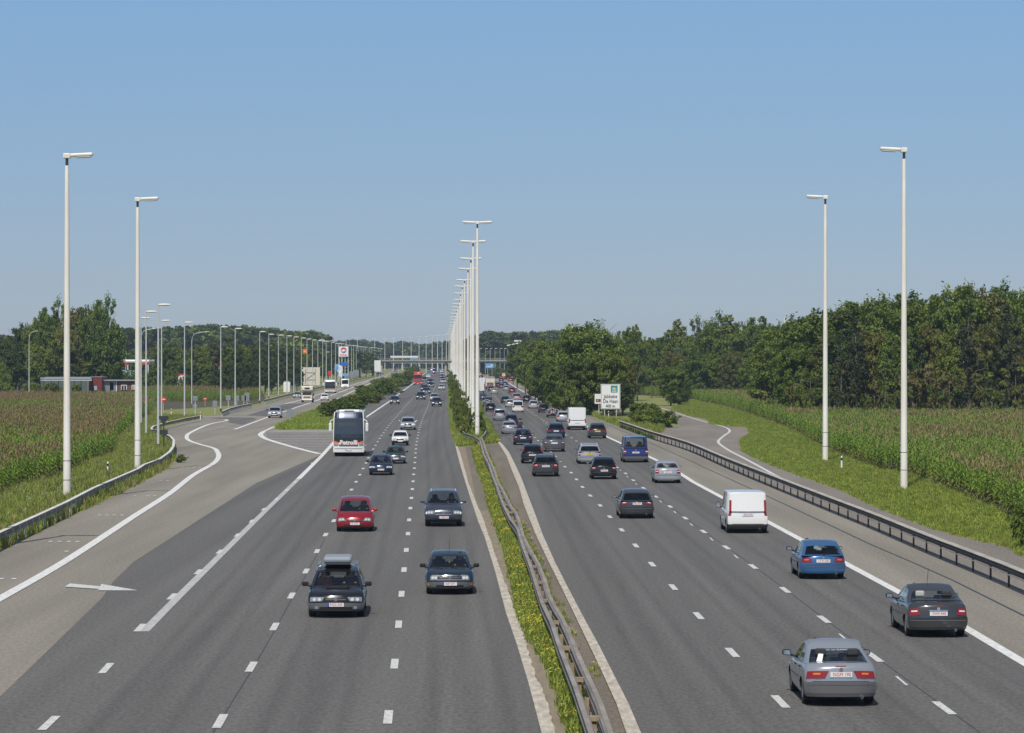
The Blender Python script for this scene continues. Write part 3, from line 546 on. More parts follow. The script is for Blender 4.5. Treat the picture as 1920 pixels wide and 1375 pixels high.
def scatter_scaled(name, pts, scales, sources, label, cat):
    o = scatter(name, pts, sources, 1, 1, 0, label, cat)
    at = o.data.attributes.new('sz', 'FLOAT', 'POINT'); at.data.foreach_set('value', np.array(scales, dtype=np.float32))
    ng = o.modifiers[0].node_group; na = ng.nodes.new('GeometryNodeInputNamedAttribute'); na.data_type = 'FLOAT'; na.inputs[0].default_value = 'sz'
    ip = [n for n in ng.nodes if n.bl_idname == 'GeometryNodeInstanceOnPoints'][0]; ng.links.new(na.outputs[0], ip.inputs['Scale']); return o
scatter_scaled('far_woodland', pts, sc_, [source('far_crown_source', VT['far1'][2]), source('far_crown_source', VT['far2'][2])], 'hazy bluish woodland along the whole horizon', 'woodland')
# hedge between slip road and left carriageway
for x, yb, yt in [(612,785,752),(628,780,745),(645,776,742),(655,768,738),(668,764,735),(680,760,728),(692,756,722),(705,750,716),(718,742,708),(728,736,708),(738,730,706),(748,726,700),(757,720,698),(765,715,692),(772,709,688),(778,703,685),(640,768,748),(700,757,736),(670,770,750),(735,740,724),(760,724,712),(684,745,720),(712,733,706),(747,715,698)]:
    p = G(x, yb); tree(random.choice(['bush1','bush2','bush1']), x, p.y, yt, random.uniform(34, 44)*min(1.1, 500/p.y+.35), 'verge_bush', 'dense green bush of the hedge between slip road and left carriageway', 'bush', 'hedge between slip road and left carriageway')
# median shrubs
for i, (x, yb, yt) in enumerate([(872,822,786),(861,812,778),(884,815,772),(901,820,786),(858,798,760),(872,800,752),(866,786,742),(855,782,748),(862,770,728),(852,764,730),(858,755,716),(849,748,716),(853,742,708),(846,736,706),(849,728,702),(844,722,700),(846,715,696),(843,708,692),(895,800,768),(888,790,752),(882,778,742),(878,766,732),(874,752,722),(868,742,714),(862,730,706),(856,720,700),(903,808,786),(850,772,745)]):
    p = G(x, yb); tree(['bush1','bush2','bush3'][i % 3], x, p.y, yt, random.uniform(22, 30)*(300/p.y)**.5, 'median_shrub', 'dark shrub around the feet of the median lamp masts', 'shrub', 'shrubs on the median around the masts')
for x, yb, lb in [(340,868,'weed tuft on the hard shoulder beside the curved guardrail'),(1918,1030,'dark bush cut by the right picture edge above the guardrail')]:
    p = G(x, yb); tree('bush2', x, p.y, 0, 26 if x < 900 else 60, 'weed_bush', lb, 'bush', hs=.7 if x < 900 else 2.2)
for x, yb, wp in [(980,716,26),(935,710,22),(922,706,20),(945,712,20),(928,698,20)]:
    p = G(x, yb); tree('bush2', x, p.y, yb-22, wp, 'roadside_bush', 'bush on the green nose beside the exit before the overpass', 'bush', 'bushes on the right hand exit nose')
# ------------------------------------------------ maize, grass, flowers
M_corn = mat('maize_leaf', (.17, .27, .035), .55, isl=.35, trans=.25, spec=.4); M_corny = mat('maize_leaf_dry', (.16, .15, .04), .7, isl=.3)
M_tass = mat('maize_tassel', (.25, .205, .085), .8, isl=.3)
def corn_mesh(seed, H=2.1, nt_=6):
    r = random.Random(seed); mb = MB(); mb.cm = 0; mb.tube([(0,0,0),(0,0,H*.85)], [.018,.01], 3, False)
    for i in range(11):
        z = .25+i*(H*.72)/11; a = i*math.pi+r.uniform(-.7, .7)+seed; L = r.uniform(.5, .8)*(1-.25*i/11); w_ = .045; ca, sa = math.cos(a), math.sin(a)
        pr = None; mb.cm = 1 if (i < 2) else 0
        for k in range(5):
            t = k/4; q = L*t; zz = z+.42*math.sin(t*2.3)*L-.25*t*t*L; ww = w_*(math.sin(math.pi*min(1, t*.85+.15))+.08); c_ = Vector((ca*q, sa*q, zz)); e = Vector((-sa*ww, ca*ww, 0))
            if pr: mb.quad(pr[0], pr[1], c_+e, c_-e)
            pr = (c_-e, c_+e)
    mb.cm = 2
    for i in range(nt_):
        a = r.uniform(0, 6.28); L = .18; b = Vector((0, 0, H*.85)); e = b+Vector((math.cos(a)*L*.75, math.sin(a)*L*.75, .26)); s_ = Vector((-math.sin(a), math.cos(a), 0))*.018
        mb.quad(b-s_, b+s_, e+s_, e-s_)
    if nt_ > 2: b = Vector((0, 0, H*.85)); mb.quad(b+Vector((-.02, 0, 0)), b+Vector((.02, 0, 0)), b+Vector((.015, 0, .38)), b+Vector((-.015, 0, .38)))
    return mb.mesh('maize_plant', [M_corn, M_corny, M_tass])
corn = [source('maize_source', corn_mesh(i, 1.9+.12*i, [2, 0, 0, 1][i])) for i in range(4)]; cornL = [source('maize_source', corn_mesh(i+5, 1.9+.12*i, [5, 3, 0, 2][i])) for i in range(4)]
def rowed(poly, dens, px=True):
    P = [(p.x, p.y) for p in GG(poly)] if px else poly; a = sample_poly(P, dens); a[:, 0] += 0; return a
def patchy(a, keep, s=.03):                       # bare and lush patches
    v = np.sin(a[:, 0]*s*3+1.7)*np.sin(a[:, 1]*s+.6)+.5*np.sin(a[:, 0]*s*7+a[:, 1]*s*2.3); return a[(v > keep) | (RNG.random(len(a)) > .45)]
fr = rowed([(2900,1400),(1985,1012),(1920,985),(1862,955),(1806,931),(1758,910),(1703,891),(1645,881),(1537,837),(1490,809),(1441,790),(1367,765),(1317,755),(1300,749),(1298,737),(1960,737),(2200,760)], 2.6)
fr = fr[(fr[:, 1] < 398) | ((960+fr[:, 0]*F/fr[:, 1] < 1500) & (RNG.random(len(fr)) < .6))]; fr2 = rowed([(1292,748),(1186,740),(1186,729.5),(1560,728),(1560,746),(1317,752)], .8)
fr2 = fr2[(fr2[:, 1] >= 398) & (fr2[:, 1] < 740)]
fl = rowed([(-900,1290),(0,932),(37,917),(100,899),(150,879),(212,854),(214,829),(252,797),(280,782),(287,765),(262,757),(255,747),(255,738),(-240,738)], 2.2)
fl = fl[fl[:, 1] < 592]; fl2 = rowed([(-120,738),(258,738),(262,731.5),(-120,731.5)], .6); fl3 = rowed([(266,752),(300,754),(470,752),(490,747),(478,741),(410,736),(262,735)], .9)
def mound(cx, cy, rx, ry): return lambda a: ((a[:, 0]-cx)/rx)**2+((a[:, 1]-cy)/ry)**2 < 1
def patches(a, s=1.0, bias=0.0):
    v = np.sin(a[:, 0]*.11*s+2*np.sin(a[:, 1]*.021*s))+np.sin(a[:, 1]*.047*s+a[:, 0]*.06*s+1.3)+.8*np.sin(a[:, 0]*.31*s-a[:, 1]*.09*s); return v+RNG.normal(size=len(a))*.8 > bias
cornB = [source('maize_source', corn_mesh(i+9, 1.95+.1*i, [6, 4, 5][i])) for i in range(3)]
FR = np.concatenate([fr, fr2]); FL = np.concatenate([fl, fl3]); kr = patches(FR, 1.3, 1.1); kl = patches(FL, 1.0, .15)
scatter('maize_tassels', FR[kr], cornB, .85, 1.15, .12, 'reddish flowering patches of the right maize field', 'maize')
MT2 = mat('maize_tassel_red', (.25, .18, .085), .8, isl=.3)
cornC = [source('maize_source', corn_mesh(i+19, 1.95+.1*i, [6, 4, 5][i])) for i in range(3)]
for q in cornC: q.data.materials[2] = MT2
scatter('maize_tassels', FL[kl], cornC, .85, 1.15, .12, 'reddish flowering patches of the left maize field', 'maize')
scatter('maize_field', FR[~kr], corn, .85, 1.15, .12, 'ripening maize with brown tassels filling the field right of the motorway', 'maize')
scatter('maize_field', FL[~kl], corn, .85, 1.15, .12, 'ripening maize with brown tassels filling the field left of the motorway', 'maize')
fl = fl[fl[:, 1] < 628]
print('corn', len(fr), len(fr2), len(fl), len(fl2), len(fl3))
M_gr = mat('grass_blade', (.21, .28, .042), .7, isl=.35, trans=.3); M_grd = mat('dry_grass_blade', (.27, .24, .10), .8, isl=.3, trans=.2); M_grb = mat('bright_grass_blade', (.34, .42, .06), .7, isl=.3, trans=.3)
M_yel = mat('yellow_petal', (.58, .50, .05), .6); M_wht = mat('white_petal', (.75, .75, .70), .6)
def tuft(seed, n, h, spread, mats, flower=None, nf=0, wd=.012):
    r = random.Random(seed); mb = MB(); mb.cm = 0
    for i in range(n):
        a = r.uniform(0, 6.28); q = spread*r.random()**.5; b = Vector((math.cos(a)*q, math.sin(a)*q, 0)); a2 = r.uniform(0, 6.28); hh = h*r.uniform(.5, 1.1); L = hh*r.uniform(.2, .6)
        m = b+Vector((math.cos(a2)*L*.3, math.sin(a2)*L*.3, hh*.6)); e = b+Vector((math.cos(a2)*L, math.sin(a2)*L, hh)); s_ = Vector((-math.sin(a2), math.cos(a2), 0))*wd*r.uniform(.7, 1.4)
        mb.cm = 0 if r.random() < .8 or len(mats) < 3 else 1
        mb.quad(b-s_, b+s_, m+s_*.8, m-s_*.8); mb.tri(m-s_*.8, m+s_*.8, e)
    mb.cm = len(mats)-1
    for i in range(nf):
        a = r.uniform(0, 6.28); q = spread*r.random()**.5; c = Vector((math.cos(a)*q, math.sin(a)*q, h*r.uniform(.7, 1.15))); s_ = r.uniform(.010, .020); nrm = Vector((r.uniform(-.5, .5), r.uniform(-1, .2), 1)).normalized(); u = nrm.cross(Vector((1, 0, 0))).normalized()*s_; v = nrm.cross(u)
        mb.quad(c-u-v, c+u-v, c+u+v, c-u+v)
    return source('tuft_source', mb.mesh('tuft', mats))
t_long = [tuft(1, 26, .55, .30, [M_gr, M_grd, M_gr]), tuft(2, 26, .45, .30, [M_grd, M_gr, M_grd]), tuft(3, 30, .35, .3, [M_gr, M_grb, M_gr])]
t_short = [tuft(4, 30, .16, .25, [M_grb, M_gr, M_gr], wd=.014), tuft(5, 30, .22, .25, [M_gr, M_grb, M_gr], wd=.014)]
t_yel = [tuft(6, 34, .27, .2, [M_gr, M_grb, M_yel], nf=16), tuft(7, 34, .22, .2, [M_gr, M_grb, M_yel], nf=8), tuft(8, 34, .28, .2, [M_gr, M_grd, M_gr], nf=0), tuft(9, 34, .30, .2, [M_grb, M_gr, M_yel], nf=24)]
t_whi = [tuft(10, 22, .45, .3, [M_gr, M_grd, M_wht], nf=5), tuft(11, 22, .4, .3, [M_gr, M_grd, M_wht], nf=2)]
ms = rowed([(1078,1375),(1055,1325),(1041,1267),(1017,1224),(980,1164),(962,1075),(952,1037),(935,991),(932,980),(919,946),(910,909),(900,888),(892,858.7),(888,840),(906,840),(909,851),(921,872),(935,911),(948,947),(968,985),(985,1030),(1011,1100),(1041,1175),(1070,1255),(1100,1340),(1118,1400),(1092,1430)], 44)
nx = np.sin(ms[:, 1]*.9)*np.sin(ms[:, 1]*.37+1)+RNG.uniform(-.5, .5, len(ms))
scatter('flowering_verge', ms[nx > .8], t_yel, .6, 1.3, .2, 'yellow flowering weeds along the left side of the median barrier', 'wildflowers')
scatter('median_grass', ms[nx <= .8], [t_yel[2], t_short[1], t_yel[1]], .8, 1.3, .2, 'green weeds between the yellow flowers of the median', 'grass')
mt = rowed([(859,838),(852,822),(847,806),(844.6,784),(842,742),(840,712),(884,702),(893,740),(906,780),(925,811),(935,831)], 9)
scatter('median_top_grass', mt, t_yel[:3]+[t_long[0]], .8, 1.4, .2, 'grass and yellow weeds around the feet of the median masts', 'grass')
mr = rowed([(1112,1300),(1085,1240),(1040,1130),(1000,1040),(975,975),(985,985),(1030,1090),(1090,1200),(1130,1290)], 1.6)
scatter('median_weed', mr, t_yel[:2], .5, .9, .2, 'sparse yellow weeds on the brown pavement right of the barrier', 'weeds')
mw = rowed([(1112,1365),(1095,1310),(1064,1235),(1040,1167),(1018,1100),(985,1020),(952,950),(928,900),(912,850),(916,850),(935,900),(962,950),(995,1020),(1030,1100),(1052,1160),(1080,1235),(1110,1300),(1135,1365)], 9)
scatter('barrier_weed', mw, [t_long[1], t_yel[1], t_yel[2]], .4, .7, .2, 'dry weeds growing between the two rails of the median barrier', 'weeds')
vl = rowed([(-900,1460),(-300,1180),(0,1030),(100,983),(175,948),(237,918),(300,885),(325,866),(322,835),(300,812),(300,800),(380,784),(300,782),(288,768),(278,785),(252,799),(214,832),(212,856),(150,881),(100,901),(37,919),(0,934),(-900,1292)], 5)
scatter('verge_grass', vl, t_long+t_long, .8, 1.4, .2, 'tall verge grass between the maize and the left guardrail', 'grass')
wf = rowed([(0,990),(60,960),(118,935),(100,918),(40,930),(0,945)], .8); wf2 = rowed([(120,950),(130,925),(105,925)], 4)
scatter('white_flowers', np.concatenate([wf, wf2]), t_whi, .9, 1.3, .2, 'white daisies in the grass beside the left maize', 'wildflowers')
vr = rowed([(2100,1110),(1920,1045),(1891,1028.5),(1843,1017),(1777,1002),(1711,979),(1645,953),(1584,922.6),(1500,893),(1430,867),(1391,847),(1389,827),(1408,813),(1402,802.5),(1369,800),(1331,796),(1327,787),(1290,780),(1258,767),(1300,750),(1367,765),(1441,790),(1490,809),(1537,837),(1645,881),(1703,891),(1758,910),(1806,931),(1862,955),(1920,985),(2150,1080)], 9)
kk = RNG.random(len(vr))*.6+.4*(np.sin(vr[:, 0]*.5+vr[:, 1]*.11)*np.sin(vr[:, 1]*.05)*.5+.5); 
scatter('verge_grass', vr[kk < .6], t_short, .7, 1.2, .2, 'bright mown grass between the exit path and the right maize field', 'grass')
near_c = vr[kk >= .6]; scatter('verge_grass', near_c, [t_long[2], t_long[0], t_short[1]], .45, .9, .2, 'longer grass stalks on the right verge beside the maize', 'grass')
gn = rowed([(517,800),(520,806),(625,806),(660,770),(700,752),(727,733),(774,708),(760,716),(700,740),(640,765),(607,762),(544,788)], 2.5)
scatter('gore_grass', gn, t_short, 1.1, 1.9, .2, 'mown grass triangle between slip road and left carriageway', 'grass')
rn = rowed([(1225,824),(1162,801),(1073,766),(1020,745),(975,722),(985,722),(1060,755),(1130,786),(1200,795),(1250,799)], 2.5)
scatter('verge_grass', rn, t_short+t_long[:1], 1.0, 1.6, .2, 'grass strip at the foot of the direction sign', 'grass')
# ---------------------------------------------------------------- lamps
M_mast = mat('concrete_mast', (.84, .82, .77), .7, col2=(.72, .68, .60), scale=(2, 2, .35), bump=.2)
M_head = mat('lamp_housing', (.80, .79, .75), .45, col2=(.70, .67, .60), scale=(2, 2, 2)); M_dark = mat('dark_steel', (.045, .05, .055), .5, .3)
M_galv = mat('galvanised_steel', (.62, .64, .65), .45, .2, col2=(.54, .55, .56), scale=(1.5, 1.5, 1.5)); M_lens = mat('lamp_glass', (.55, .57, .55), .2)
M_whitep = mat('white_plastic', (.78, .78, .76), .5); M_black = mat('black_rubber', (.018, .018, .018), .8)
def head_mb(sgn, L=1.3, w_=.42):
    mb = MB(); mb.rbox((sgn*(L/2+.02), 0, .13), (L, w_, .20), .07, 2); return mb
def lens_mb(sgn, L=1.3):
    mb = MB(); mb.rbox((sgn*(L*.6), 0, .0), (L*.66, .34, .10), .03, 1); return mb
def mast(name, x, yb, yt, arms, label, group=None, d=None, lean=0.0):
    p = G(x, yb) if d is None else GD(x, d); H = CH+(HY-yt)*p.y/F-.15
    o = empty(name, (p.x, p.y, 0), 0, label, 'lamp post', group)
    mb = MB(); mb.tube([(0, 0, 0), (0, 0, H*.5), (0, 0, H-.45)], [.225, .17, .115], 14); mb.build('pole', M_mast, o, smooth=False)
    mb = MB(); mb.tube([(0, 0, 1.2), (0, 0, 1.23)], [.2275, .2275], 14); mb.tube([(0, 0, 2.3), (0, 0, 2.325)], [.2255, .2255], 14); mb.build('seam_ring', M_tar, o)
    mb = MB(); mb.tube([(0, 0, H-.45), (0, 0, H)], .085, 10); mb.build('spigot', M_dark, o)
    mb = MB(); mb.rbox((0, 0, H+.1), (.42, .34, .30), .05); mb.build('bracket', M_head, o, loc=None)
    for s in arms:
        h = head_mb(s).build('lamp_head', M_head, o, smooth=False, loc=(s*.18, 0, H)); h.rotation_euler = (0, -s*R(3), 0)
        lens_mb(s).build('lens', M_lens, h)
    return o
mast('lamp_mast', 125.5, 940, 291, (1,), 'nearest tall single headed mast on the left, behind the guardrail')
mast('lamp_mast', 258, 886, 373, (1,), 'second tall single headed mast on the left, where the guardrail bends')
mast('lamp_mast', -106, 1041, 130, (1,), 'tall single headed mast just outside the left picture edge')
mast('lamp_mast', 1695, 918, 280, (-1,), 'nearest tall single headed mast on the right verge')
mast('lamp_mast', 1547.5, 866, 369, (-1,), 'second tall single headed mast on the right verge, beside the maize')
med = [(895,417),(887,453),(883,485),(877.6,504),(871,525),(866.7,537),(863.7,550),(862,562),(859,570),(858,576),(856,582),(853.6,588),(852,594.5),(851,599),(850,605),(849.3,609.6),(848.5,613),(847.5,616.5),(846.5,619.5),(845.5,622),(844,624.5),(841.8,626.6),(836.8,628.4),(829,629),(820.4,629.7),(810.4,630.6),(799,631.4),(785.8,632),(771,632.7),(755,633.6),(738,634.8),(721.7,635.2),(702.5,635.8),(670,634),(649,634)]
M0 = None; ords = ['nearest','second','third','fourth','fifth','sixth','seventh','eighth','ninth','tenth','eleventh','twelfth']
for i, (x, yt) in enumerate(med):
    d = 13.75*F/(HY-yt); gr = 'twin headed masts along the median' if i < 22 else 'far twin headed masts beyond the overpass'
    lb = (ords[i]+' twin headed mast of the median row') if i < 12 else ('distant twin headed mast packed behind the others in the median row' if i < 22 else 'tiny far twin headed mast standing apart beyond the overpass')
    if M0 is None: M0 = mast('lamp_mast', x, 0, CH, (-1, 1), lb, gr, d=d); bpy.data.objects.remove(M0) if False else None
    if i == 0:
        for c in list(M0.children_recursive): bpy.data.objects.remove(c)
        bpy.data.objects.remove(M0); M0 = mast('lamp_mast', x, 0, yt, (-1, 1), lb, gr, d=d); continue
    m = copy_tree(M0); p = GD(x, d); m.location = (p.x, p.y, 0); m['label'] = lb; m['group'] = gr
    m.scale = (1, 1, 1)
# slender galvanised lamps
def slim(name, x, d, H, label, group, s=1):
    p = GD(x, d); o = empty(name, (p.x, p.y, 0), 0, label, 'lamp post', group)
    mb = MB(); mb.tube([(0, 0, 0), (0, 0, H*.5), (0, 0, H)], [.12, .09, .06], 10); mb.build('pole', M_galv, o)
    mb = MB(); mb.tube([(0, 0, .02), (0, 0, .5)], [.135, .13], 10); mb.build('base_sleeve', M_dark, o)
    mb = MB(); n = 12
    pr = [(0, .02), (.10, .13), (.35, .19), (.8, .20), (1.1, .13), (1.2, .02)]; mb.lathe([(a*s-.05*s, r) for a, r in pr], n, 'X', (0, 0, 0))
    for i, v in enumerate(mb.v): mb.v[i] = (v[0], v[1], v[2]*.55)
    mb.build('lamp_head', M_head, o, smooth=True, loc=(0, 0, H+.02))
    return o
sl = [(296.7,571),(274,584),(264.5,596),(303,601),(346,604.5),(414,613),(441,616),(487,622),(504,627),(522,628.5),(538,630),(551,632),(565,634),(575.6,636),(586,637.7),(596,639),(605,640),(611.5,640),(621.6,642),(629,644),(635,644.4),(640,645),(647,647),(653,647.6),(659,648),(663,648.6),(668,649),(672.6,650),(677,650.5),(681,651),(685,651.4),(692.6,652),(697,652.3),(701,652.7),(705,653),(709,653.6),(714,654)]
S0 = None
lbl = ['galvanised lamp nearest to the camera, inside the guardrail curve','galvanised lamp just left of the nearest one by the guardrail curve','galvanised lamp touching the second tall left mast','galvanised lamp behind the warning sign post at the guardrail','galvanised lamp behind the end of the first guardrail','galvanised lamp left of the second guardrail','galvanised lamp at the middle of the second guardrail','galvanised lamp between the second and third guardrail']
for i, (x, yt) in enumerate(sl):
    d = 4.8*F/(HY-yt); lb = lbl[i] if i < len(lbl) else ('thin pale lamp of the long row lining the slip road' if i < 20 else 'far thin lamp crowded at the end of the slip road row')
    gr = 'galvanised lamps along the slip road' if i < 20 else 'far crowded lamps of the slip road row'
    if S0 is None: S0 = slim('street_lamp', x, d, 12.9, lb, gr); continue
    m = copy_tree(S0); p = GD(x, d); m.location = (p.x, p.y, 0); m['label'] = lb; m['group'] = gr
for x in (899.5, 910, 919, 928, 937.6, 945.6, 951.7, 957, 963): m = copy_tree(S0); p = GD(x, 1560); m.location = (p.x, p.y, 0); m['label'] = 'tiny pale lamp behind the right part of the overpass'; m['group'] = 'lamps behind the overpass'
for x in (222, 236): m = copy_tree(S0); p = GD(x, 860); m.location = (p.x, p.y, 0); m.scale = (1, 1, .72); m['label'] = 'small lamp above the white petrol station roof'; m['group'] = 'lamps of the petrol station'
for x, yt, d in ((561, 667, 980), (612, 660, 1000), (555.5, 655, 1300), (776, 639, 2600), (793, 657, 2300)):
    m = copy_tree(S0); p = GD(x, d); m.location = (p.x, p.y, 0); m.scale = (1, 1, max(.4, (CH+(HY-yt)*d/F)/13)); m['label'] = 'grey pole standing apart behind the lamp rows'; m['group'] = 'odd poles behind the lamp rows'
def curved_lamp(x, d, H, L, label):
    p = GD(x, d); o = empty('curved_street_lamp', (p.x, p.y, 0), 0, label, 'lamp post'); mb = MB()
    pts = [(0, 0, 0), (0, 0, H*.4), (0, 0, H*.86)]+[(L*.28*(1-math.cos(t)), 0, H*.86+H*.12*math.sin(t)) for t in (.5, 1.0, 1.45)]+[(L*.8, 0, H)]
    mb.tube(pts, [.11, .09, .06, .05, .045, .04, .035], 8); mb.build('pole', M_galv, o)
    mb = MB(); mb.rbox((L*.92, 0, H+.02), (L*.3, .22, .10), .04); mb.build('lamp_head', M_head, o)
curved_lamp(359.5, 570, 12.9, 2.9, 'curved arm lamp between the galvanised lamps'); curved_lamp(54.5, 590, 13.2, 1.5, 'lonely street lamp standing in the left maize field'); curved_lamp(264, 480, 12.7, 3.0, 'curved arm lamp half hidden behind the second tall left mast')
# ---------------------------------------------------------------- guardrails
M_rail = mat('rail_steel', (.26, .25, .235), .65, .15, col2=(.17, .155, .135), scale=(1.2, .4, 1.2)); M_railp = mat('pale_rail_steel', (.50, .475, .42), .65, .05, col2=(.34, .31, .26), scale=(1.5, .5, 1.5))
M_rust = mat('rusty_spacer', (.26, .19, .12), .8, .1, col2=(.42, .34, .22), scale=(3, 3, 3)); M_post = mat('white_post', (.66, .65, .60), .6, col2=(.50, .48, .42), scale=(2, 2, 2))
M_capw = mat('white_rail_cap', (.74, .73, .70), .6, col2=(.56, .53, .48), scale=(1.5, .6, 1.5))
def w_rail(mb, P, zc, side, hh=.155):                # W profile swept along P, facing side
    prof = [(-.02, hh), (.055, hh*.72), (.055, hh*.42), (0, hh*.12), (0, -hh*.12), (.055, -hh*.42), (.055, -hh*.72), (-.02, -hh)]
    base = len(mb.v); n = len(prof)
    for i, p in enumerate(P):
        t = (P[min(i+1, len(P)-1)]-P[max(i-1, 0)]); t.z = 0; t.normalize(); nx = Vector((t.y, -t.x, 0))*side
        for a, z in prof: mb.v.append((p.x+nx.x*a, p.y+nx.y*a, zc+z+p.z))
    for i in range(len(P)-1):
        for j in range(n-1): mb.f.append((base+i*n+j, base+(i+1)*n+j, base+(i+1)*n+j+1, base+i*n+j+1)); mb.m.append(mb.cm)
def along(P, step, start=0):
    out = []; acc = start
    for i in range(len(P)-1):
        a, b = P[i], P[i+1]; L = (b-a).length
        while acc <= L: out.append((a+(b-a)*(acc/L), (b-a).normalized())); acc += step
        acc -= L
    return out
def thick(me_o, th=.012):
    return me_o
def guardrail(name, P, label, side, posts='white', cap=False, step=2.0, top=.75):
    o = empty(name, tuple(P[0]), 0, label, 'guardrail'); O = P[0]; Q = [p-O for p in P]
    mb = MB(); w_rail(mb, Q, top-.155, side)
    t_ = [q.copy() for q in Q]; w_rail(mb, offset_line([q for q in Q], -.03*side), top-.155, -side); mb.build('rail', M_rail, o)
    mb = MB(); L = offset_line(Q, -.11); Rr = offset_line(Q, .11)
    for k in range(len(Q)-1): mb.quad((L[k].x, L[k].y, top+.012), (L[k+1].x, L[k+1].y, top+.012), (Rr[k+1].x, Rr[k+1].y, top+.012), (Rr[k].x, Rr[k].y, top+.012))
    mb.build('rail_cap', M_capw, o)
    pl = along(Q, step, .3); near = sorted(pl, key=lambda q: (q[0]+O).y)[:100]
    for q, t in near:
        mb = MB(); mb.box((q.x-t.y*-.0+side*-.0, q.y, (top-.02)/2), (.10, .12, top-.02), math.atan2(t.y, t.x)); mb.build('post', M_post if posts == 'white' else M_dark, o)
    return o
def gtop(pts, z): return [Vector((G(x, y, z).x, G(x, y, z).y, 0)) for x, y in pts]
gl = gtop([(-300,1143),(-100,1046),(0,999),(75,965),(125,942),(175,916),(235,890),(258,880),(270,872),(300,861),(318,848),(325,838),(326,826),(320,819),(308,813),(295,807),(285,806),(284,803),(288,799.5),(300,796),(315,791.5),(330,788.5),(345,785),(360,782.5),(374,780)], .72)
guardrail('guardrail', gl, 'long curving guardrail on pale posts along the left hard shoulder', 1, step=2.67)
guardrail('guardrail', gtop([(417,771.5),(430,766),(450,761),(472,757)], .72), 'short guardrail left of the silver car on the slip road', 1, step=2.0)
guardrail('guardrail', gtop([(496,750),(549,737),(607,723.5),(656,714),(694,706.5),(712,702)], .72), 'far guardrail running along the slip road lamp row', 1, step=4)
# right barrier: high top rail, thin lower pipe, dark posts
def right_barrier():
    P = [Vector((p.x, p.y, 0)) for p in GG([(1162.5,801.7),(1225,824.6),(1291.7,846),(1367,880),(1484.6,929.5),(1560,961),(1647,997),(1737.7,1037),(1824.6,1073),(1920,1114),(2150,1222),(2500,1390)])]
    o = empty('guardrail', tuple(P[0]), 0, 'long guardrail with dark shaded beam and dark posts between right hard shoulder and exit path', 'guardrail'); O = P[0]; Q = [p-O for p in P]
    Q = [Q[0]]+[q for q in Q[1:]]; Qs = smooth_line(Q, 3)
    def sweep(off, z0, z1, wd, m, nm):
        mb = MB(); A = offset_line(Qs, off-wd/2); B = offset_line(Qs, off+wd/2)
        for k in range(len(Qs)-1):
            a, b, c, d_ = A[k], A[k+1], B[k+1], B[k]
            mb.quad((a.x,a.y,z1),(b.x,b.y,z1),(c.x,c.y,z1),(d_.x,d_.y,z1)); mb.quad((a.x,a.y,z0),(b.x,b.y,z0),(b.x,b.y,z1),(a.x,a.y,z1)); mb.quad((d_.x,d_.y,z0),(c.x,c.y,z0),(c.x,c.y,z1),(d_.x,d_.y,z1)); mb.quad((a.x,a.y,z0),(b.x,b.y,z0),(c.x,c.y,z0),(d_.x,d_.y,z0))
        mb.build(nm, m, o)
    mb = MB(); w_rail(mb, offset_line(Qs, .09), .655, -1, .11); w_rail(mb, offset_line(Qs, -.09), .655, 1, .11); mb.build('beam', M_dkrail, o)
    sweep(0, .765, .785, .30, M_railp, 'top_plate'); sweep(.10, .47, .50, .05, M_railp, 'lower_pipe'); sweep(.12, .0, .05, .06, M_dark, 'foot_strip')
    for q, t in along(Qs, 4.0, 1): mb = MB(); mb.box((q.x, q.y, .38), (.07, .07, .76), math.atan2(t.y, t.x)); mb.build('post', M_dark, o)
M_dkrail = mat('weathered_shade_toned_beam', (.10, .095, .088), .7, .1, col2=(.16, .15, .13), scale=(1, .3, 1)); M_panel = mat('weathered_concrete_panel', (.30, .275, .235), .85, col2=(.23, .21, .18), scale=(1, .5, 2))  # beam: mottled steel, its shaded side put into the dark colour
right_barrier()
# median double barrier
zt = .75
lr = gtop([(1150,1470),(1110,1375),(1095.5,1333),(1081,1290),(1064,1247),(1049.5,1210),(1035,1167),(1018,1132),(1006,1095),(995,1060),(980.6,1023),(972,994),(963,980),(958,975),(945,947.7),(938.7,932),(931.7,911),(924.7,893.6),(917.7,872.6),(907,851.7),(903.8,837.7),(900,825.5),(890,819),(872,813),(866,806),(862.8,798.5)], zt)
rr_ = gtop([(1186,1470),(1143,1375),(1124,1319),(1107,1281.7),(1087,1238.6),(1067,1190),(1052,1158),(1041,1141),(1029,1118),(1021,1089),(1009,1057.6),(992,1029),(980.6,1006),(973.6,980),(968,963),(956,947.7),(942,918),(931.7,900.6),(928,885),(919.5,865.7),(910.8,844.7),(905.5,827),(902,820),(906,816.5),(909,813),(911.6,806),(910,797.6)], zt)
lr = [lr[0]+(lr[0]-lr[1])*1.2]+lr; rr_ = [rr_[0]+(rr_[0]-rr_[1])*1.2]+rr_
M_raillip = mat('weathered_rail_lip', (.34, .31, .27), .7, .05, col2=(.22, .19, .16), scale=(1.5, .5, 1.5))
o = empty('median_barrier', tuple(lr[0]), 0, 'buckled double steel barrier winding along the flowery median, forked around the first mast', 'guardrail'); O = lr[0]
for P, side in ((lr, -1), (rr_, 1)):
    Q = [p-O for p in P]; mb = MB(); w_rail(mb, Q, zt-.155, side); w_rail(mb, offset_line(Q, -.03*side), zt-.155, -side); mb.build('rail', M_rail, o)
    mb = MB(); A = offset_line(Q, -.055+.02*side); B = offset_line(Q, .055+.02*side)
    for k in range(len(Q)-1): mb.quad((A[k].x, A[k].y, zt+.012), (A[k+1].x, A[k+1].y, zt+.012), (B[k+1].x, B[k+1].y, zt+.012), (B[k].x, B[k].y, zt+.012))
    mb.build('rail_lip', M_raillip, o)
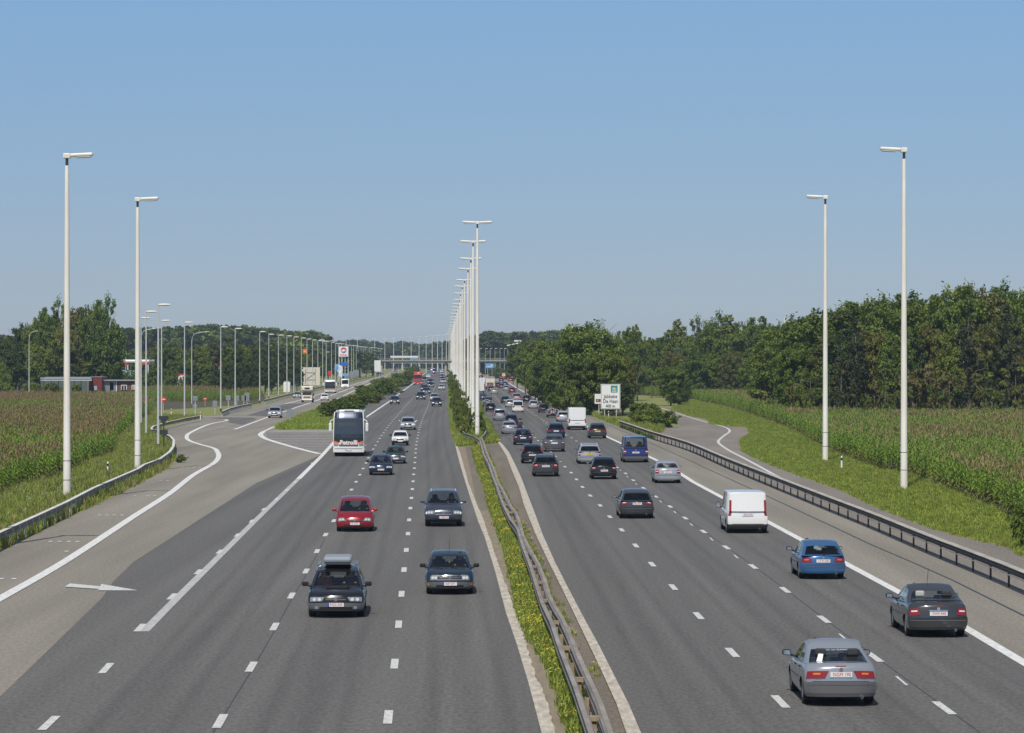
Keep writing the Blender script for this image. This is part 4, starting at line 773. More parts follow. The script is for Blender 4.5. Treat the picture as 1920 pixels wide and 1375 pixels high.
lx = lambda d, P: float(np.interp(d, [p.y for p in P], [p.x for p in P]))
k = 0; d = 42.0
while d < 300:
    a, b = lx(d, lr), lx(d, rr_); mb = MB(); mb.box(((a+b)/2-O.x, d-O.y, .33), (.10, .10, .66)); mb.build('post', M_rust, o)
    if k % 2 == 0: mb = MB(); mb.box(((a+b)/2-O.x, d-O.y, .66), (max(.12, b-a-.06), .20, .10)); mb.build('spacer', M_rust, o)
    d += 4.0; k += 1
lr3 = gtop([(1128,1440),(1160,1440)], .5)
mb = MB(); P = gtop([(1170,1470),(1131,1375),(1113,1330),(1097,1285)], .62); P = [P[0]+(P[0]-P[1])]+P; Q = [p-O for p in P]; w_rail(mb, Q, .5, 1); mb.build('inner_rail', M_rail, o)
# ---------------------------------------------------------------- delineators and signs
M_ref = mat('reflector', (.45, .03, .02), .3); M_signback = mat('sign_back', (.26, .28, .30), .5, .4); M_signw = mat('sign_white', (.74, .76, .76), .4); M_blk = mat('sign_black', (.02, .02, .02), .5)
M_red = mat('sign_red', (.55, .025, .02), .4); M_blue = mat('sign_blue', (.02, .12, .50), .4); M_lblue = mat('sign_light_blue', (.12, .36, .68), .4); M_green = mat('sign_green', (.02, .22, .09), .4); M_yell = mat('sign_yellow', (.80, .50, .02), .4); M_oran = mat('sign_orange', (.80, .16, .02), .4)
del0 = None
def delineator(x, yb, label, h=1.0):
    global del0
    p = G(x, yb)
    if del0 is None:
        o = empty('delineator_post', (0, 0, 0)); mb = MB(); mb.rbox((0, 0, .5), (.12, .10, 1.0), .03); mb.build('post', M_whitep, o); mb = MB(); mb.rbox((0, -.055, .78), (.125, .02, .18), .008); mb.build('black_band', M_blk, o); del0 = o
    else: o = copy_tree(del0)
    o.location = (p.x, p.y, 0); tag(o, label, 'road post', 'white delineator posts')
    return o
for x, y, lb in [(202,893,'delineator post in the grass between the two tall left masts'),(376,787,'delineator post at the end of the curved guardrail'),(321,780,'delineator post in the grass behind the guardrail'),(609,770,'delineator post at the hedge foot left above the coach'),(613,784,'delineator post on the gore grass left of the coach'),(637,770,'delineator post behind the coach roof'),(658,762,'delineator post at the hedge foot right behind the coach'),(674,756,'delineator post second along the hedge foot'),(687,746,'delineator post third along the hedge foot'),(698,742,'delineator post fourth along the hedge foot'),(707,738,'delineator post fifth along the hedge foot'),(734,721,'delineator post by the small round sign of the hedge'),(1102,775,'delineator post behind the tall white van'),(1078,762,'delineator post where the tree row ends'),(1056,757,'delineator post under the dome trees'),(1141,785,'delineator post between the legs of the direction sign'),(1578,881,'dark banded marker post in the right verge grass'),(1000,735,'delineator post under the blue sign')]:
    delineator(x, y, lb)
def panel(name, x0, x1, y0, y1, d, label, cat, m, legs=2, frame=None, back=False, th=.05, legmat=None, foot=0.0):
    A, B = GD(x0, d, y0), GD(x1, d, y1); cx = (A.x+B.x)/2; o = empty(name, (cx, d, 0), 0, label, cat)
    W_, H_ = B.x-A.x, A.z-B.z; cz = (A.z+B.z)/2; mb = MB(); mb.rbox((0, 0, cz), (W_, th, H_), min(.02, th*.4)); mb.build('panel', m, o)
    for i in range(legs):
        lx_ = 0 if legs == 1 else (-W_*.3 if i == 0 else W_*.3) if legs == 2 else -W_*.45+W_*.9*i/(legs-1)
        mb = MB(); mb.tube([(lx_, .06+th/2, foot), (lx_, .06+th/2, B.z+.3*H_)], .06, 8); mb.build('leg', legmat or M_galv, o)
    return o, W_, H_, cz
o, W_, H_, cz = panel('direction_sign', 1126.5, 1163, 720.5, 767.5, 433, 'large white direction sign reading Jabbeke De Haan with green emblem', 'road sign', M_signw)
fr = MB()
for a in ((0, H_/2-.09, W_-.16, .035), (0, -H_/2+.09, W_-.16, .035)): fr.box((a[0], -.032, cz+a[1]), (a[2], .012, a[3]))
for s in (-1, 1): fr.box((s*(W_/2-.09), -.0335, cz), (.035, .011, H_-.18))
fr.build('border_line', M_blk, o)
text_mb('Jabbeke', .70, M_blk, 'place_name', o, Matrix.Translation((0, -.04, cz+.02)) @ FACE_NEG_Y, .01, font_scale_x=.84, bold=.004)
text_mb('De Haan', .70, M_blk, 'place_name', o, Matrix.Translation((0, -.04, cz-.64)) @ FACE_NEG_Y, .01, font_scale_x=.82, bold=.004)
text_mb('400 m', .56, M_blk, 'distance_text', o, Matrix.Translation((-.02, -.04, cz-1.30)) @ FACE_NEG_Y, .01, font_scale_x=.9, bold=.008)
mb = MB(); mb.box((.50, -.035, cz+1.03), (.92, .014, .92)); e = mb.build('emblem', M_green, o)
mb = MB(); mb.box((.50, -.044, cz+.98), (.64, .012, .66)); mb.build('emblem_square', M_lblue, e)
mb = MB(); mb.box((.50, -.052, cz+.70), (.64, .012, .14)); mb.build('emblem_band', M_yell, e)
mb = MB(); mb.lathe([(-.006, .0), (-.006, .17), (.006, .17), (.006, 0)], 16, 'Y', (.50, -.056, cz+1.04)); mb.build('emblem_disc', M_yell, e)
o, W_, H_, cz = panel('exit_number_sign', 1115, 1131, 739, 757.5, 434.2, 'small white sign with a brown field left behind the large direction sign', 'road sign', M_signw, 1)
mb = MB(); mb.box((.0, -.032, cz-.22), (.85, .012, .42)); mb.build('brown_field', mat('sign_brown', (.16, .05, .03), .5), o)
text_mb('6', .36, M_signw, 'number_text', o, Matrix.Translation((-.15, -.045, cz-.2)) @ FACE_NEG_Y, .006)
o, W_, H_, cz = panel('exit_sign', 992.5, 1001.5, 710.5, 730.5, 620, 'tall blue sign at the dark tree edge', 'road sign', M_blue, 2)
text_mb('E', .5, M_signw, 'sign_mark', o, Matrix.Translation((0, -.04, cz+.5)) @ FACE_NEG_Y, .006)
mb = MB(); mb.box((0.05, -.035, cz-.45), (.10, .012, .8)); mb.box((.15, -.035, cz-.1), (.34, .012, .09), 0); mb.build('arrow_mark', M_signw, o)
o, W_, H_, cz = panel('motorway_sign', 911, 925.5, 682, 690.5, 1150, 'pale blue sign hanging low under the right half of the overpass', 'road sign', M_lblue, 2)
mb = MB(); mb.box((-.2, -.035, cz-.3), (1.8, .012, .18)); mb.box((.7, -.035, cz+.2), (.5, .012, .5)); mb.build('sign_marks', M_signw, o)
o, W_, H_, cz = panel('information_sign', 769, 783, 671.5, 675, 1700, 'pale blue sign above the middle of the overpass', 'road sign', M_lblue, 2)
def disc_sign(name, x, yc, yb, r, label, m1, m2=None, d=None, bar=False):
    p = G(x, yb) if d is None else GD(x, d); o = empty(name, (p.x, p.y, 0), 0, label, 'road sign'); zc = CH+(HY-yc)*p.y/F
    mb = MB(); mb.tube([(0, .05, 0), (0, .05, zc)], .035, 8); mb.build('post', M_galv, o)
    mb = MB(); mb.lathe([(-.015, .0), (-.015, r), (.015, r), (.015, 0)], 24, 'Y', (0, 0, zc)); mb.build('disc', m1, o)
    if m2: mb = MB(); mb.lathe([(-.008, .0), (-.008, r*.68), (.004, r*.68)], 20, 'Y', (0, -.014, zc)); mb.build('inner_field', m2, o)
    if bar: mb = MB(); mb.box((0, -.024, zc), (r*1.3, .014, r*.34)); mb.build('white_bar', M_signw, o)
    return o, zc
disc_sign('round_sign', 544, 774, 792, .52, 'back of a round grey sign at the tip of the gore grass', M_signback)
disc_sign('no_entry_sign', 306, 749, 778, .45, 'red no entry sign directly behind the fourth galvanised lamp', M_red, bar=True)
disc_sign('no_entry_sign', 384.5, 748, 762, .32, 'small red no entry sign at the maize edge before the second guardrail', M_red, bar=True)
o, zc = disc_sign('warning_sign', 944.5, 703, 716, .75, 'round white sign with red ring above the right hand traffic queue', M_red, M_signw)
mb = MB(); mb.lathe([(-.008, 0), (-.008, .28), (.004, .28)], 4, 'Y', (0, -.028, zc)); mb.build('dark_symbol', M_ref, o)
disc_sign('round_sign', 747.5, 711, 716, .55, 'small pinkish round sign on the hedge beside the left carriageway', M_oran, M_signw)
# dark post with give way signs seen from behind, beside the guardrail curve
p = G(307, 847); o = empty('sign_post', (p.x, p.y, 0), 0, 'dark post carrying the backs of two dark signs inside the guardrail curve', 'road sign')
zz = lambda y, d=p.y: CH+(HY-y)*d/F
mb = MB(); mb.tube([(0, .04, 0), (0, .04, zz(780))], .05, 8); mb.build('post', M_dark, o)
for (xa, xb, ya, yb_, tr) in ((-.42, .42, 780, 787, 0), (-.3, .3, 786, 800, 1), (-.36, .36, 806, 815, 0)):
    mb = MB()
    if tr: mb.poly([(-.3, -.02, zz(ya)), (0, -.02, zz(yb_)), (.3, -.02, zz(ya))]); mb.poly([(-.3, .01, zz(ya)), (.3, .01, zz(ya)), (0, .01, zz(yb_))])
    else: mb.rbox((0, -.01, (zz(ya)+zz(yb_))/2), (xb-xa, .04, zz(ya)-zz(yb_)), .01)
    mb.build('sign_plate', M_dark, o)
for x, y0, y1, yb, lb in [(366,743,752,785,'grey sign back on a post left of the second guardrail start'),(365.5,759,766,784,'lower grey sign back near the second guardrail start'),(403,752,764,777,'grey square sign back in the grass'),(428,742,751,764,'grey sign back by the second guardrail end'),(444,742,752,760,'grey sign back behind the second guardrail end'),(463,737,753,759,'tall dark sign back at the end of the second guardrail'),(457,742,752,759,'narrow grey sign back beside the tall dark one')]:
    p = G(x, yb); panel('sign_back_board', x-4.5, x+4.5, y0, y1, p.y, lb, 'road sign', M_signback, 1)
# big advertising boards seen from behind, price signs, flags
o, W_, H_, cz = panel('billboard', 564.5, 600, 689, 722.5, 850, 'large cream billboard seen from behind above the motorhome', 'billboard', mat('cream_board', (.62, .58, .48), .6), 4, th=.12, foot=0)
mb = MB(); mb.box((-W_*.27, -.1, cz), (.16, .06, H_*.82)); mb.box((W_*.25, -.1, cz), (.16, .06, H_*.82)); mb.box((0, -.115, cz+H_*.2), (W_*.5, .05, .16)); mb.box((0, -.115, cz-H_*.2), (W_*.5, .05, .16)); mb.tube([(-W_*.24, -.15, cz-H_*.17), (W_*.22, -.15, cz+H_*.16)], .07, 6); mb.build('back_frame', M_signback, o)
o, W_, H_, cz = panel('billboard', 702, 714, 676, 697, 1150, 'white ribbed board at the left end of the overpass', 'billboard', M_signw, 2, th=.12)
mb = MB()
for k_ in range(5): mb.box((-W_*.4+W_*.2*k_, -.08, cz), (.12, .05, H_*.96))
mb.build('ribs', mat('cream_board'), o)
o, W_, H_, cz = panel('grey_board', 541, 558, 704, 727, 800, 'grey latticed board left of the cream billboard', 'board', M_signback, 2, th=.1)
mb = MB(); [mb.box((-W_/2+W_/4*k_, -.07, cz), (.08, .04, H_)) for k_ in (1, 2, 3)]; mb.build('lattice', M_dark, o)
o, W_, H_, cz = panel('brand_tower', 635.3, 653.3, 650, 669, 960, 'tall white tower sign with a red and blue round emblem reading TOTAL', 'tower sign', M_signw, 4, th=.5, legmat=M_whitep)
for rr0, rr1, a0, a1, m in ((.45, .95, 20, 150, M_red), (.40, .85, 150, 250, mat('emblem_orange', (.75, .25, .15), .4)), (.30, .80, 250, 330, M_blue), (.5, .9, 330, 380, M_lblue)):
    mb = MB(); n = 10
    for q in range(n):
        b0, b1 = R(a0+(a1-a0)*q/n), R(a0+(a1-a0)*(q+1)/n); mb.quad((math.cos(b0)*rr0, -.27, cz+.32+math.sin(b0)*rr0), (math.cos(b0)*rr1, -.27, cz+.32+math.sin(b0)*rr1), (math.cos(b1)*rr1, -.27, cz+.32+math.sin(b1)*rr1), (math.cos(b1)*rr0, -.27, cz+.32+math.sin(b1)*rr0))
    mb.build('emblem_swirl', m, o)
text_mb('TOTAL', .72, M_red, 'name_text', o, Matrix.Translation((0, -.27, cz-1.12)) @ FACE_NEG_Y, .01, bold=.02)
mb = MB(); mb.box((0, .1, CH+(HY-703)*960/F), (W_*.85, .2, .9)); mb.build('lower_board', M_lblue, o)
mb = MB(); mb.box((.2, .3, CH+(HY-683)*960/F), (W_*.8, .2, 1.1)); mb.build('middle_board', M_blue, o)
o, W_, H_, cz = panel('price_tower', 568, 575.5, 654.5, 684, 1000, 'narrow yellow and orange tower sign reading SHELL downwards', 'tower sign', M_yell, 2, th=.4)
mb = MB(); mb.box((0, -.22, cz+H_*.34), (W_*.98, .06, H_*.32)); mb.build('orange_field', M_oran, o)
mb = MB(); 
for k_ in range(7):
    a = R(20+140*k_/7); b = R(20+140*(k_+1)/7); mb.tri((0, -.27, cz+H_*.27), (math.cos(a)*.48, -.27, cz+H_*.27+math.sin(a)*.62), (math.cos(b)*.48, -.27, cz+H_*.27+math.sin(b)*.62))
mb.build('shell_emblem', M_yell, o)
for k_, ch in enumerate('SHELL'): text_mb(ch, .62, M_red, 'letter', o, Matrix.Translation((0, -.22, cz+.35-.52*k_)) @ FACE_NEG_Y, .01)
for x, y0, y1, d, m, lb in [(628,682,694,900,M_lblue,'pale blue flag left of the white tower sign'),(632,683,696,905,M_signw,'white flag second left of the tower sign'),(636,684,705,910,M_signw,'drooping white flag beside the tower sign legs'),(1236,0,0,0,None,'')]:
    if m is None: continue
    p = GD(x, d); o = empty('flag', (p.x, p.y, 0), 0, lb, 'flag'); zt_ = CH+(HY-y0)*d/F; zb_ = CH+(HY-y1)*d/F; mb = MB(); mb.tube([(0, 0, 0), (0, 0, zt_+.1)], .05, 6); mb.build('pole', M_galv, o)
    mb = MB(); mb.grid(lambda u, v: (u*.9+.15*math.sin(v*5), .12*math.sin(u*6+v*4), zt_-v*(zt_-zb_)-u*.5), np.linspace(0, 1, 6), np.linspace(0, 1, 7)); mb.build('cloth', m, o, smooth=True)
p = GD(618, 900); o = empty('red_sign', (p.x, p.y, 0), 0, 'red rounded sign between the flags and the white coach', 'sign'); mb = MB(); mb.rbox((0, 0, CH+(HY-700)*900/F), (.95, .2, 1.2), .3, 3); mb.build('sign_face', M_red, o); mb = MB(); mb.tube([(0, .1, 0), (0, .1, 3)], .06, 6); mb.build('post', M_galv, o)
p = GD(538, 690); o = empty('storage_tank', (p.x, p.y, 0), 0, 'white box shaped tank on the grass left of the cream billboard', 'tank'); mb = MB(); mb.rbox((0, 0, 1.5+.3), (1.5, 1.4, 2.2), .15, 2); mb.build('tank_body', M_whitep, o); mb = MB(); mb.rbox((0, 0, 3.0), (1.3, 1.2, .3), .08); mb.build('tank_lid', M_signback, o); mb = MB(); mb.rbox((.9, 0, .9), (.5, .5, 1.5), .04); mb.build('pump_box', M_panel, o)
for x, y0, y1, d, lb in [(660,697,708,1050,'dark blue container behind the lamp row, right of the tower sign'),(668,694,705,1100,'second dark container behind the lamp row')]:
    o, W_, H_, cz = panel('container', x-5, x+5, y0, y1, d, lb, 'container', M_signback, 2, th=1.5)
# ---------------------------------------------------------------- overpass
M_conb = mat('bridge_concrete', (.40, .39, .35), .85, col2=(.32, .31, .28), scale=(.3, .3, 1)); M_brail = mat('bridge_railing', (.30, .33, .31), .6, .2)
d = 1500; zz = lambda y: CH+(HY-y)*d/F
o = empty('overpass', (GD(840, d).x, d, 0), 0, 'concrete overpass crossing both carriageways in the distance', 'bridge')
xa, xb = GD(690, d).x-GD(840, d).x, GD(1010, d).x-GD(840, d).x
mb = MB(); mb.box(((xa+xb)/2, 0, (zz(675.8)+zz(677.6))/2), (xb-xa, 11, zz(675.8)-zz(677.6))); mb.build('fascia', M_conb, o)
mb = MB(); mb.box(((xa+xb)/2, .2, (zz(677.6)+zz(680.5))/2), (xb-xa, 9.5, zz(677.6)-zz(680.5)-.01)); mb.build('deck', mat('shaded_beam_concrete', (.20, .20, .19), .9), o)  # deck concrete toned darker, shade under the fascia put into its colour
for x in (716, 836, 962): mb = MB(); mb.box((GD(x, d).x-GD(840, d).x, 0, zz(680.5)/2), (.9, 8, zz(680.5))); mb.build('pier', M_conb, o)
mb = MB()
for k_ in range(40): mb.box((xa+(xb-xa)*k_/39, -5.3, zz(675.8)+.5), (.08, .08, 1.0))
for z_ in (.35, .7, 1.0): mb.box(((xa+xb)/2, -5.3, zz(675.8)+z_), (xb-xa, .07, .09))
mb.build('railing', M_brail, o)
d = 2300; o = empty('second_overpass', (GD(790, d).x, d, 0), 0, 'pale second bridge seen under the overpass', 'bridge'); z0 = CH+(HY-681.5)*d/F; z1 = CH+(HY-679.8)*d/F
mb = MB(); mb.box((0, 0, (z0+z1)/2), (44, 8, z1-z0)); mb.build('deck', M_conb, o)
for x in (-14, -1, 12): mb = MB(); mb.box((x, 0, z0/2), (1, 6, z0)); mb.build('pier', M_conb, o)
# ---------------------------------------------------------------- buildings
M_brick = mat('brown_brick', (.16, .085, .065), .9, col2=(.12, .06, .05), scale=(2, 2, 6)); M_maroon = mat('maroon_wall', (.17, .025, .025), .7); M_roofg = mat('grey_flat_roof', (.30, .31, .32), .7); M_win = mat('window_dark', (.02, .025, .03), .08, spec=.8); M_roofw = mat('white_canopy', (.72, .73, .72), .5); M_redc = mat('red_canopy_band', (.55, .04, .03), .5)
M_redf = mat('faded_red', (.32, .06, .045), .7); M_teal = mat('pale_teal_wall', (.30, .42, .46), .6); M_yw = mat('yellow_wall', (.72, .50, .04), .6)
def bx(o, nm, x0, x1, y0, y1, d, m, dep=6.0, off=0.0, r=.0, base=False):
    A, B = GD(x0, d, y0), GD(x1, d, y1); z0_ = 0 if base else B.z; mb = MB()
    (mb.rbox if r else mb.box)(((A.x+B.x)/2-o.location.x, dep/2+off, (A.z+z0_)/2), (B.x-A.x, dep, A.z-z0_), *( (r,) if r else ()))
    return mb.build(nm, m, o)
d = 600
o = empty('brick_building', (GD(215, d).x, d, 0), 0, 'low brown brick building with white framed windows behind the left maize', 'building')
bx(o, 'wall', 220, 257, 714.5, 0+732, d, M_brick, base=True); bx(o, 'roof', 188, 258, 712.5, 714.5, d, M_roofg, 7, -.6)
bx(o, 'rear_wall', 191, 219.5, 714.5, 732, d+3, M_signback, base=True)
for x in (191, 207, 218): bx(o, 'column', x-1, x+1, 714.5, 732, d, M_whitep, .3, 0, base=True)
for x0, x1 in ((227, 238), (247, 253)):
    f = bx(o, 'window', x0, x1, 722, 731, d, M_whitep, .1, -.12); bx(f, 'pane', x0+1.2, (x0+x1)/2-.6, 723, 730.4, d, M_win, .05, -.17) ; bx(f, 'pane', (x0+x1)/2+.6, x1-1.2, 723, 730.4, d, M_win, .05, -.17)
    for c in f.children: c.location = (-0, 0, 0)
    for c in f.children:
        c.data.transform(Matrix.Translation((-o.location.x, 0, 0)))
f = bx(o, 'door', 211, 216, 718, 732, d+2.5, M_whitep, .1)
o = empty('maroon_building', (GD(182, d).x, d-2, 0), 0, 'dark red block between the glass pavilion and the brick building', 'building')
bx(o, 'wall', 169, 191, 707.5, 732, d-2, M_maroon, 8, base=True); bx(o, 'door', 176, 182, 724, 732, d-2, M_teal, .1, -.12)
bx(o, 'roof_edge', 168.6, 191.4, 706.7, 707.5, d-2, M_roofg, 8.2, -.1)
o = empty('glass_pavilion', (GD(125, d).x, d-4, 0), 0, 'long flat roofed glass pavilion under the left trees', 'building')
bx(o, 'roof', 76, 171, 707.5, 713, d-4, mat('blue_grey_roof', (.30, .34, .38), .6), 9, 0); bx(o, 'roof_fascia', 75.5, 171.5, 712, 714, d-4.3, M_whitep, .2)
bx(o, 'glass_wall', 80, 168, 714, 732, d-1, mat('grey_green_glass', (.10, .13, .125), .3), .2, base=True)
for x in (82, 96, 110, 124, 139, 152, 165): bx(o, 'column', x-.6, x+.6, 714, 732, d-4, M_roofg, .2, base=True)
d = 830
o = empty('petrol_station_canopy', (GD(245, d).x, d, 0), 0, 'white arched petrol station canopy with a red band, partly hidden by trees', 'canopy')
bx(o, 'roof', 215, 280, 674.5, 681, d, M_roofw, 14, 0, 1.0); bx(o, 'red_band', 213, 241, 680.5, 684.5, d-.4, M_redc, .3); bx(o, 'red_band', 264, 281, 680.5, 684, d-.4, M_redc, .3); bx(o, 'shop_front', 228, 255, 694, 712, d+4, M_teal, .3, base=True); bx(o, 'yellow_base', 222, 285, 705.5, 713, d+3, M_yw, .3)
for x in (222, 240, 262, 278): bx(o, 'column', x-.8, x+.8, 681, 712, d+.5, M_whitep, .4, base=True)
o = empty('petrol_station_canopy', (GD(385, d).x, d+10, 0), 0, 'long red edged petrol station canopy behind the service area trees', 'canopy')
bx(o, 'roof', 345, 430, 679.2, 683.6, d+10, M_redc, 16)
for x in (352, 372, 392, 412, 426): bx(o, 'column', x-.8, x+.8, 683.6, 712, d+12, M_whitep, .4, base=True)
o = empty('petrol_station_canopy', (GD(290, d).x, d+30, 0), 0, 'short red canopy piece between the two stations', 'canopy')
bx(o, 'roof', 285, 345, 680, 683.5, d+30, M_redf, 12)
for x in (290, 315, 340): bx(o, 'column', x-.8, x+.8, 683.5, 712, d+32, M_whitep, .4, base=True)
o = empty('kiosk', (GD(338, 740).x, 740, 0), 0, 'small white and red kiosk under the service area trees', 'kiosk')
bx(o, 'wall', 331, 346, 703, 712, 740, M_whitep, 3, base=True); bx(o, 'red_band', 330.5, 346.5, 701, 703, 740, M_redc, 3.2, -.1); bx(o, 'window', 334, 341, 695.6, 701, 740, M_win, 2)
bx(o, 'white_sign', 344, 353, 705, 712.5, 738, M_signw, .3)
o = empty('farmhouse', (GD(933, 1900).x, 1900, 0), 0, 'red tiled farmhouse roof above the right half of the overpass', 'house')
A, B = GD(926, 1900, 665), GD(945, 1900, 672); mb = MB(); w2 = (B.x-A.x)/2; ox = 0
mb.poly([(-w2, 0, B.z-1), (w2, 0, B.z-1), (w2*.9, 4, A.z), (-w2*.6, 4, A.z)]); mb.poly([(-w2, 8, B.z-1), (-w2*.6, 4, A.z), (w2*.9, 4, A.z), (w2, 8, B.z-1)]); mb.poly([(-w2, 0, B.z-1), (-w2*.6, 4, A.z), (-w2, 8, B.z-1)]); mb.poly([(w2, 0, B.z-1), (w2, 8, B.z-1), (w2*.9, 4, A.z)]); mb.build('roof', mat('red_tiles', (.36, .11, .07), .8), o); mb = MB(); mb.box((0, 4, (B.z-1)/2), (w2*1.9, 7.4, B.z-1)); mb.build('wall', M_conb, o)
o = empty('long_white_building', (GD(758, 1850).x, 1850, 0), 0, 'long pale building visible above the left half of the overpass', 'building'); A, B = GD(732, 1850, 667.5), GD(784, 1850, 671); mb = MB(); mb.box((0, 5, (A.z+B.z)/2), (B.x-A.x, 10, A.z-B.z)); mb.build('roof', M_roofw, o); mb = MB(); [mb.box((q, 5, B.z/2), (.5, .5, B.z)) for q in (-7, -3.5, 0, 3.5, 7)]; mb.build('columns', M_conb, o)
# ramp of a fairground like white structure above the tree line right of the overpass
d = 1050; o = empty('floodlight_rack', (GD(966, d).x, d, 0), 0, 'slanted white lamp rack sticking out of the trees right of the overpass', 'rack')
mb = MB(); a, b = GD(951, d, 648.5), GD(976, d, 643); mb.tube([(a.x-o.location.x, 0, a.z), (b.x-o.location.x, 0, b.z)], .22, 6); mb.build('lower_beam', M_head, o)
mb = MB(); a, b = GD(964, d, 638.5), GD(977, d, 640.5); mb.box(((a.x+b.x)/2-o.location.x, 0, (a.z+b.z)/2), (b.x-a.x, .5, .5)); mb.build('upper_beam', M_head, o)
mb = MB(); c = GD(973, d); mb.tube([(c.x-o.location.x, .3, 0), (c.x-o.location.x, .3, b.z)], .15, 6); mb.build('pole', M_galv, o)
# white lattice trailers at the exit
o = empty('roadwork_trailer', (G(973, 716).x, G(973, 716).y, 0), 0, 'white lattice warning trailer on the verge beyond the blue sign', 'trailer')
mb = MB()
for x in (-1.0, 0, 1.0): mb.box((x, 0, 1.6), (.22, .15, 3.2))
for z_ in (.7, 1.6, 2.5): mb.box((0, -.01, z_), (2.3, .14, .22))
mb.build('lattice', M_whitep, o)
for x in (-.9, .5): mb = MB(); mb.lathe([(-.09, .0), (-.09, .3), (.09, .3), (.09, 0)], 12, 'X', (x, .2, .3)); mb.build('wheel', M_black, o)
p = GD(1471, 2400); o = empty('antenna_mast', (p.x, p.y, 0), 0, 'thin pale antenna tower peeking over the middle trees', 'tower'); mb = MB(); mb.tube([(0, 0, 0), (0, 0, CH+(HY-597)*2400/F)], [.9, .5], 8); mb.build('shaft', M_whitep, o)
# ---------------------------------------------------------------- vehicles
def paint(name, c, metal=.5, rough=.26): return mat('paint_'+name, c, rough, metal, coat=.8)
PC = dict(black=(.010,.011,.014), navy=(.012,.022,.055), teal=(.014,.030,.044), slate=(.045,.060,.085), darkgrey=(.050,.052,.056), grey=(.10,.105,.11), silver=(.38,.40,.43), bluesilver=(.30,.325,.36), lightsilver=(.50,.51,.53), white=(.74,.74,.73), red=(.30,.012,.020), darkred=(.14,.012,.02), blue=(.035,.13,.30), royal=(.016,.035,.17), green=(.02,.05,.04), beige=(.46,.43,.38), cream=(.70,.66,.54), truckred=(.50,.025,.02), rose=(.42,.34,.33))
M_glass = glass_mat('tinted_glass', (.62, .67, .66)); M_glassd = glass_mat('dark_glass', (.16, .18, .19)); M_tyre = M_black
M_rim = mat('alloy_rim', (.50, .51, .53), .3, .8); M_trim = mat('black_trim', (.022, .022, .024), .75, spec=.2); M_trimg = mat('grey_trim', (.11, .11, .115), .6); M_int = mat('dark_upholstery', (.035, .036, .04), .9); M_inl = mat('pale_upholstery', (.40, .42, .40), .8)
M_under = mat('underbody', (.012, .012, .012), .9); M_chrome = mat('chrome', (.75, .76, .78), .12, 1.0); M_tail = mat('tail_lamp', (.25, .008, .007), .18, coat=.6); M_taild = mat('dark_tail_lamp', (.22, .01, .01), .2, coat=.6); M_amber = mat('amber_lamp', (.65, .20, .02), .2, coat=.5); M_hl = mat('headlamp_lens', (.26, .29, .31), .12, .2, coat=.6); M_hlw = mat('white_lamp_lens', (.75, .76, .76), .2, .1)
M_plate = mat('number_plate', (.74, .73, .72), .4); M_platey = mat('yellow_number_plate', (.75, .50, .03), .4); M_platet = mat('plate_red_text', (.45, .03, .03), .5); M_plateb = mat('plate_blue_band', (.03, .06, .40), .5)
def pw(pts, y):
    if y <= pts[0][0]: return pts[0][1]
    for (a, b), (c, d) in zip(pts, pts[1:]):
        if y <= c:
            t = (y-a)/(c-a); return b+(d-b)*(t*t*(3-2*t)*.5+t*.5)
    return pts[-1][1]
SECT = [(0, .93), (.12, .965), (.35, 1.0), (.62, 1.0), (.84, .985), (.94, .945), (1.0, .87)]
class Car:
    def __init__(s, L, W, H, zt, cab, clear=.20, wr=.31, wb=None, wt=.72, bb=.93, round_=.24, axf=None, axr=None, roofbow=.08, lbow=.12):
        s.lb = lbow
        s.L, s.W, s.H, s.zt, s.cab, s.clear, s.wr, s.wtf, s.bb, s.rd, s.rb = L, W, H, zt, cab, clear, wr, wt, bb, round_, roofbow
        s.ya = (axr if axr is not None else -L/2+.80, axf if axf is not None else L/2-.85)
    def zbot(s, y):
        z = s.clear+.02
        for a in s.ya:
            q = abs(y-a); rr = s.wr+.06
            if q < rr: z = max(z, s.wr*.95+math.sqrt(rr*rr-q*q)*.93)
        return z
    def hw(s, y): return s.W/2*(1-.05*abs(y/(s.L/2))**4)
    def B(s, u, y, t):
        h = s.L/2; zb = s.zbot(y) if abs(u) > .9 else s.clear+.02
        zt_ = pw(s.zt, y)-.035*abs(u)**4-(.02*abs(u)**2 if y > s.cab[3] else 0)
        x = u*s.hw(y)*pw(SECT, t if zb < s.clear+.05 else 1-(1-t)*(zt_-zb)/(zt_-s.clear))
        z = zb+(zt_-zb)*t; tt = (z-s.clear)/(zt_-s.clear)
        nose = -.09*max(0, 1-tt/.15)**2-.10*max(0, (tt-.52)/.48)**1.3
        pl = -s.rd*abs(u)**3.2
        fy = max(0, min(1, (y-(h-.75))/.75))**1.5; ry = max(0, min(1, (-(y)-(h-.6))/.6))**1.5
        yy = y+(nose+pl)*fy-(nose*.6+pl*.62)*ry
        return Vector((x, yy, z))
    def C(s, u, v, t):                              # cabin
        yr, ytr, ytf, yf = s.cab; tt = t
        y0 = yr+(yf-yr)*v; y1 = ytr+(ytf-ytr)*v; e = 1-(1-t)**1.08; y = y0+(y1-y0)*e
        wb_ = s.hw(y0)*s.bb; wt_ = s.W/2*s.wtf; x = u*(wb_+(wt_-wb_)*t**1.15)
        x *= 1-.035*(1-min(1, 4*v*(1-v)+.35)) if False else 1
        zb = pw(s.zt, y0)-.05; zr = s.H-s.rb*.5*abs(u)**3-s.lb*abs(2*v-1.06)**2.2
        z = zb+(zr-zb)*(t if t < .88 else .88+(t-.88)*1.0)
        if t > .93: x *= 1-.05*((t-.93)/.07)**2
        bow = (.09*(1-u*u))*(1-t*.35); y += bow*max(0, (v-.9)/.1)-bow*.8*max(0, (.1-v)/.1)
        return Vector((x, y, z))
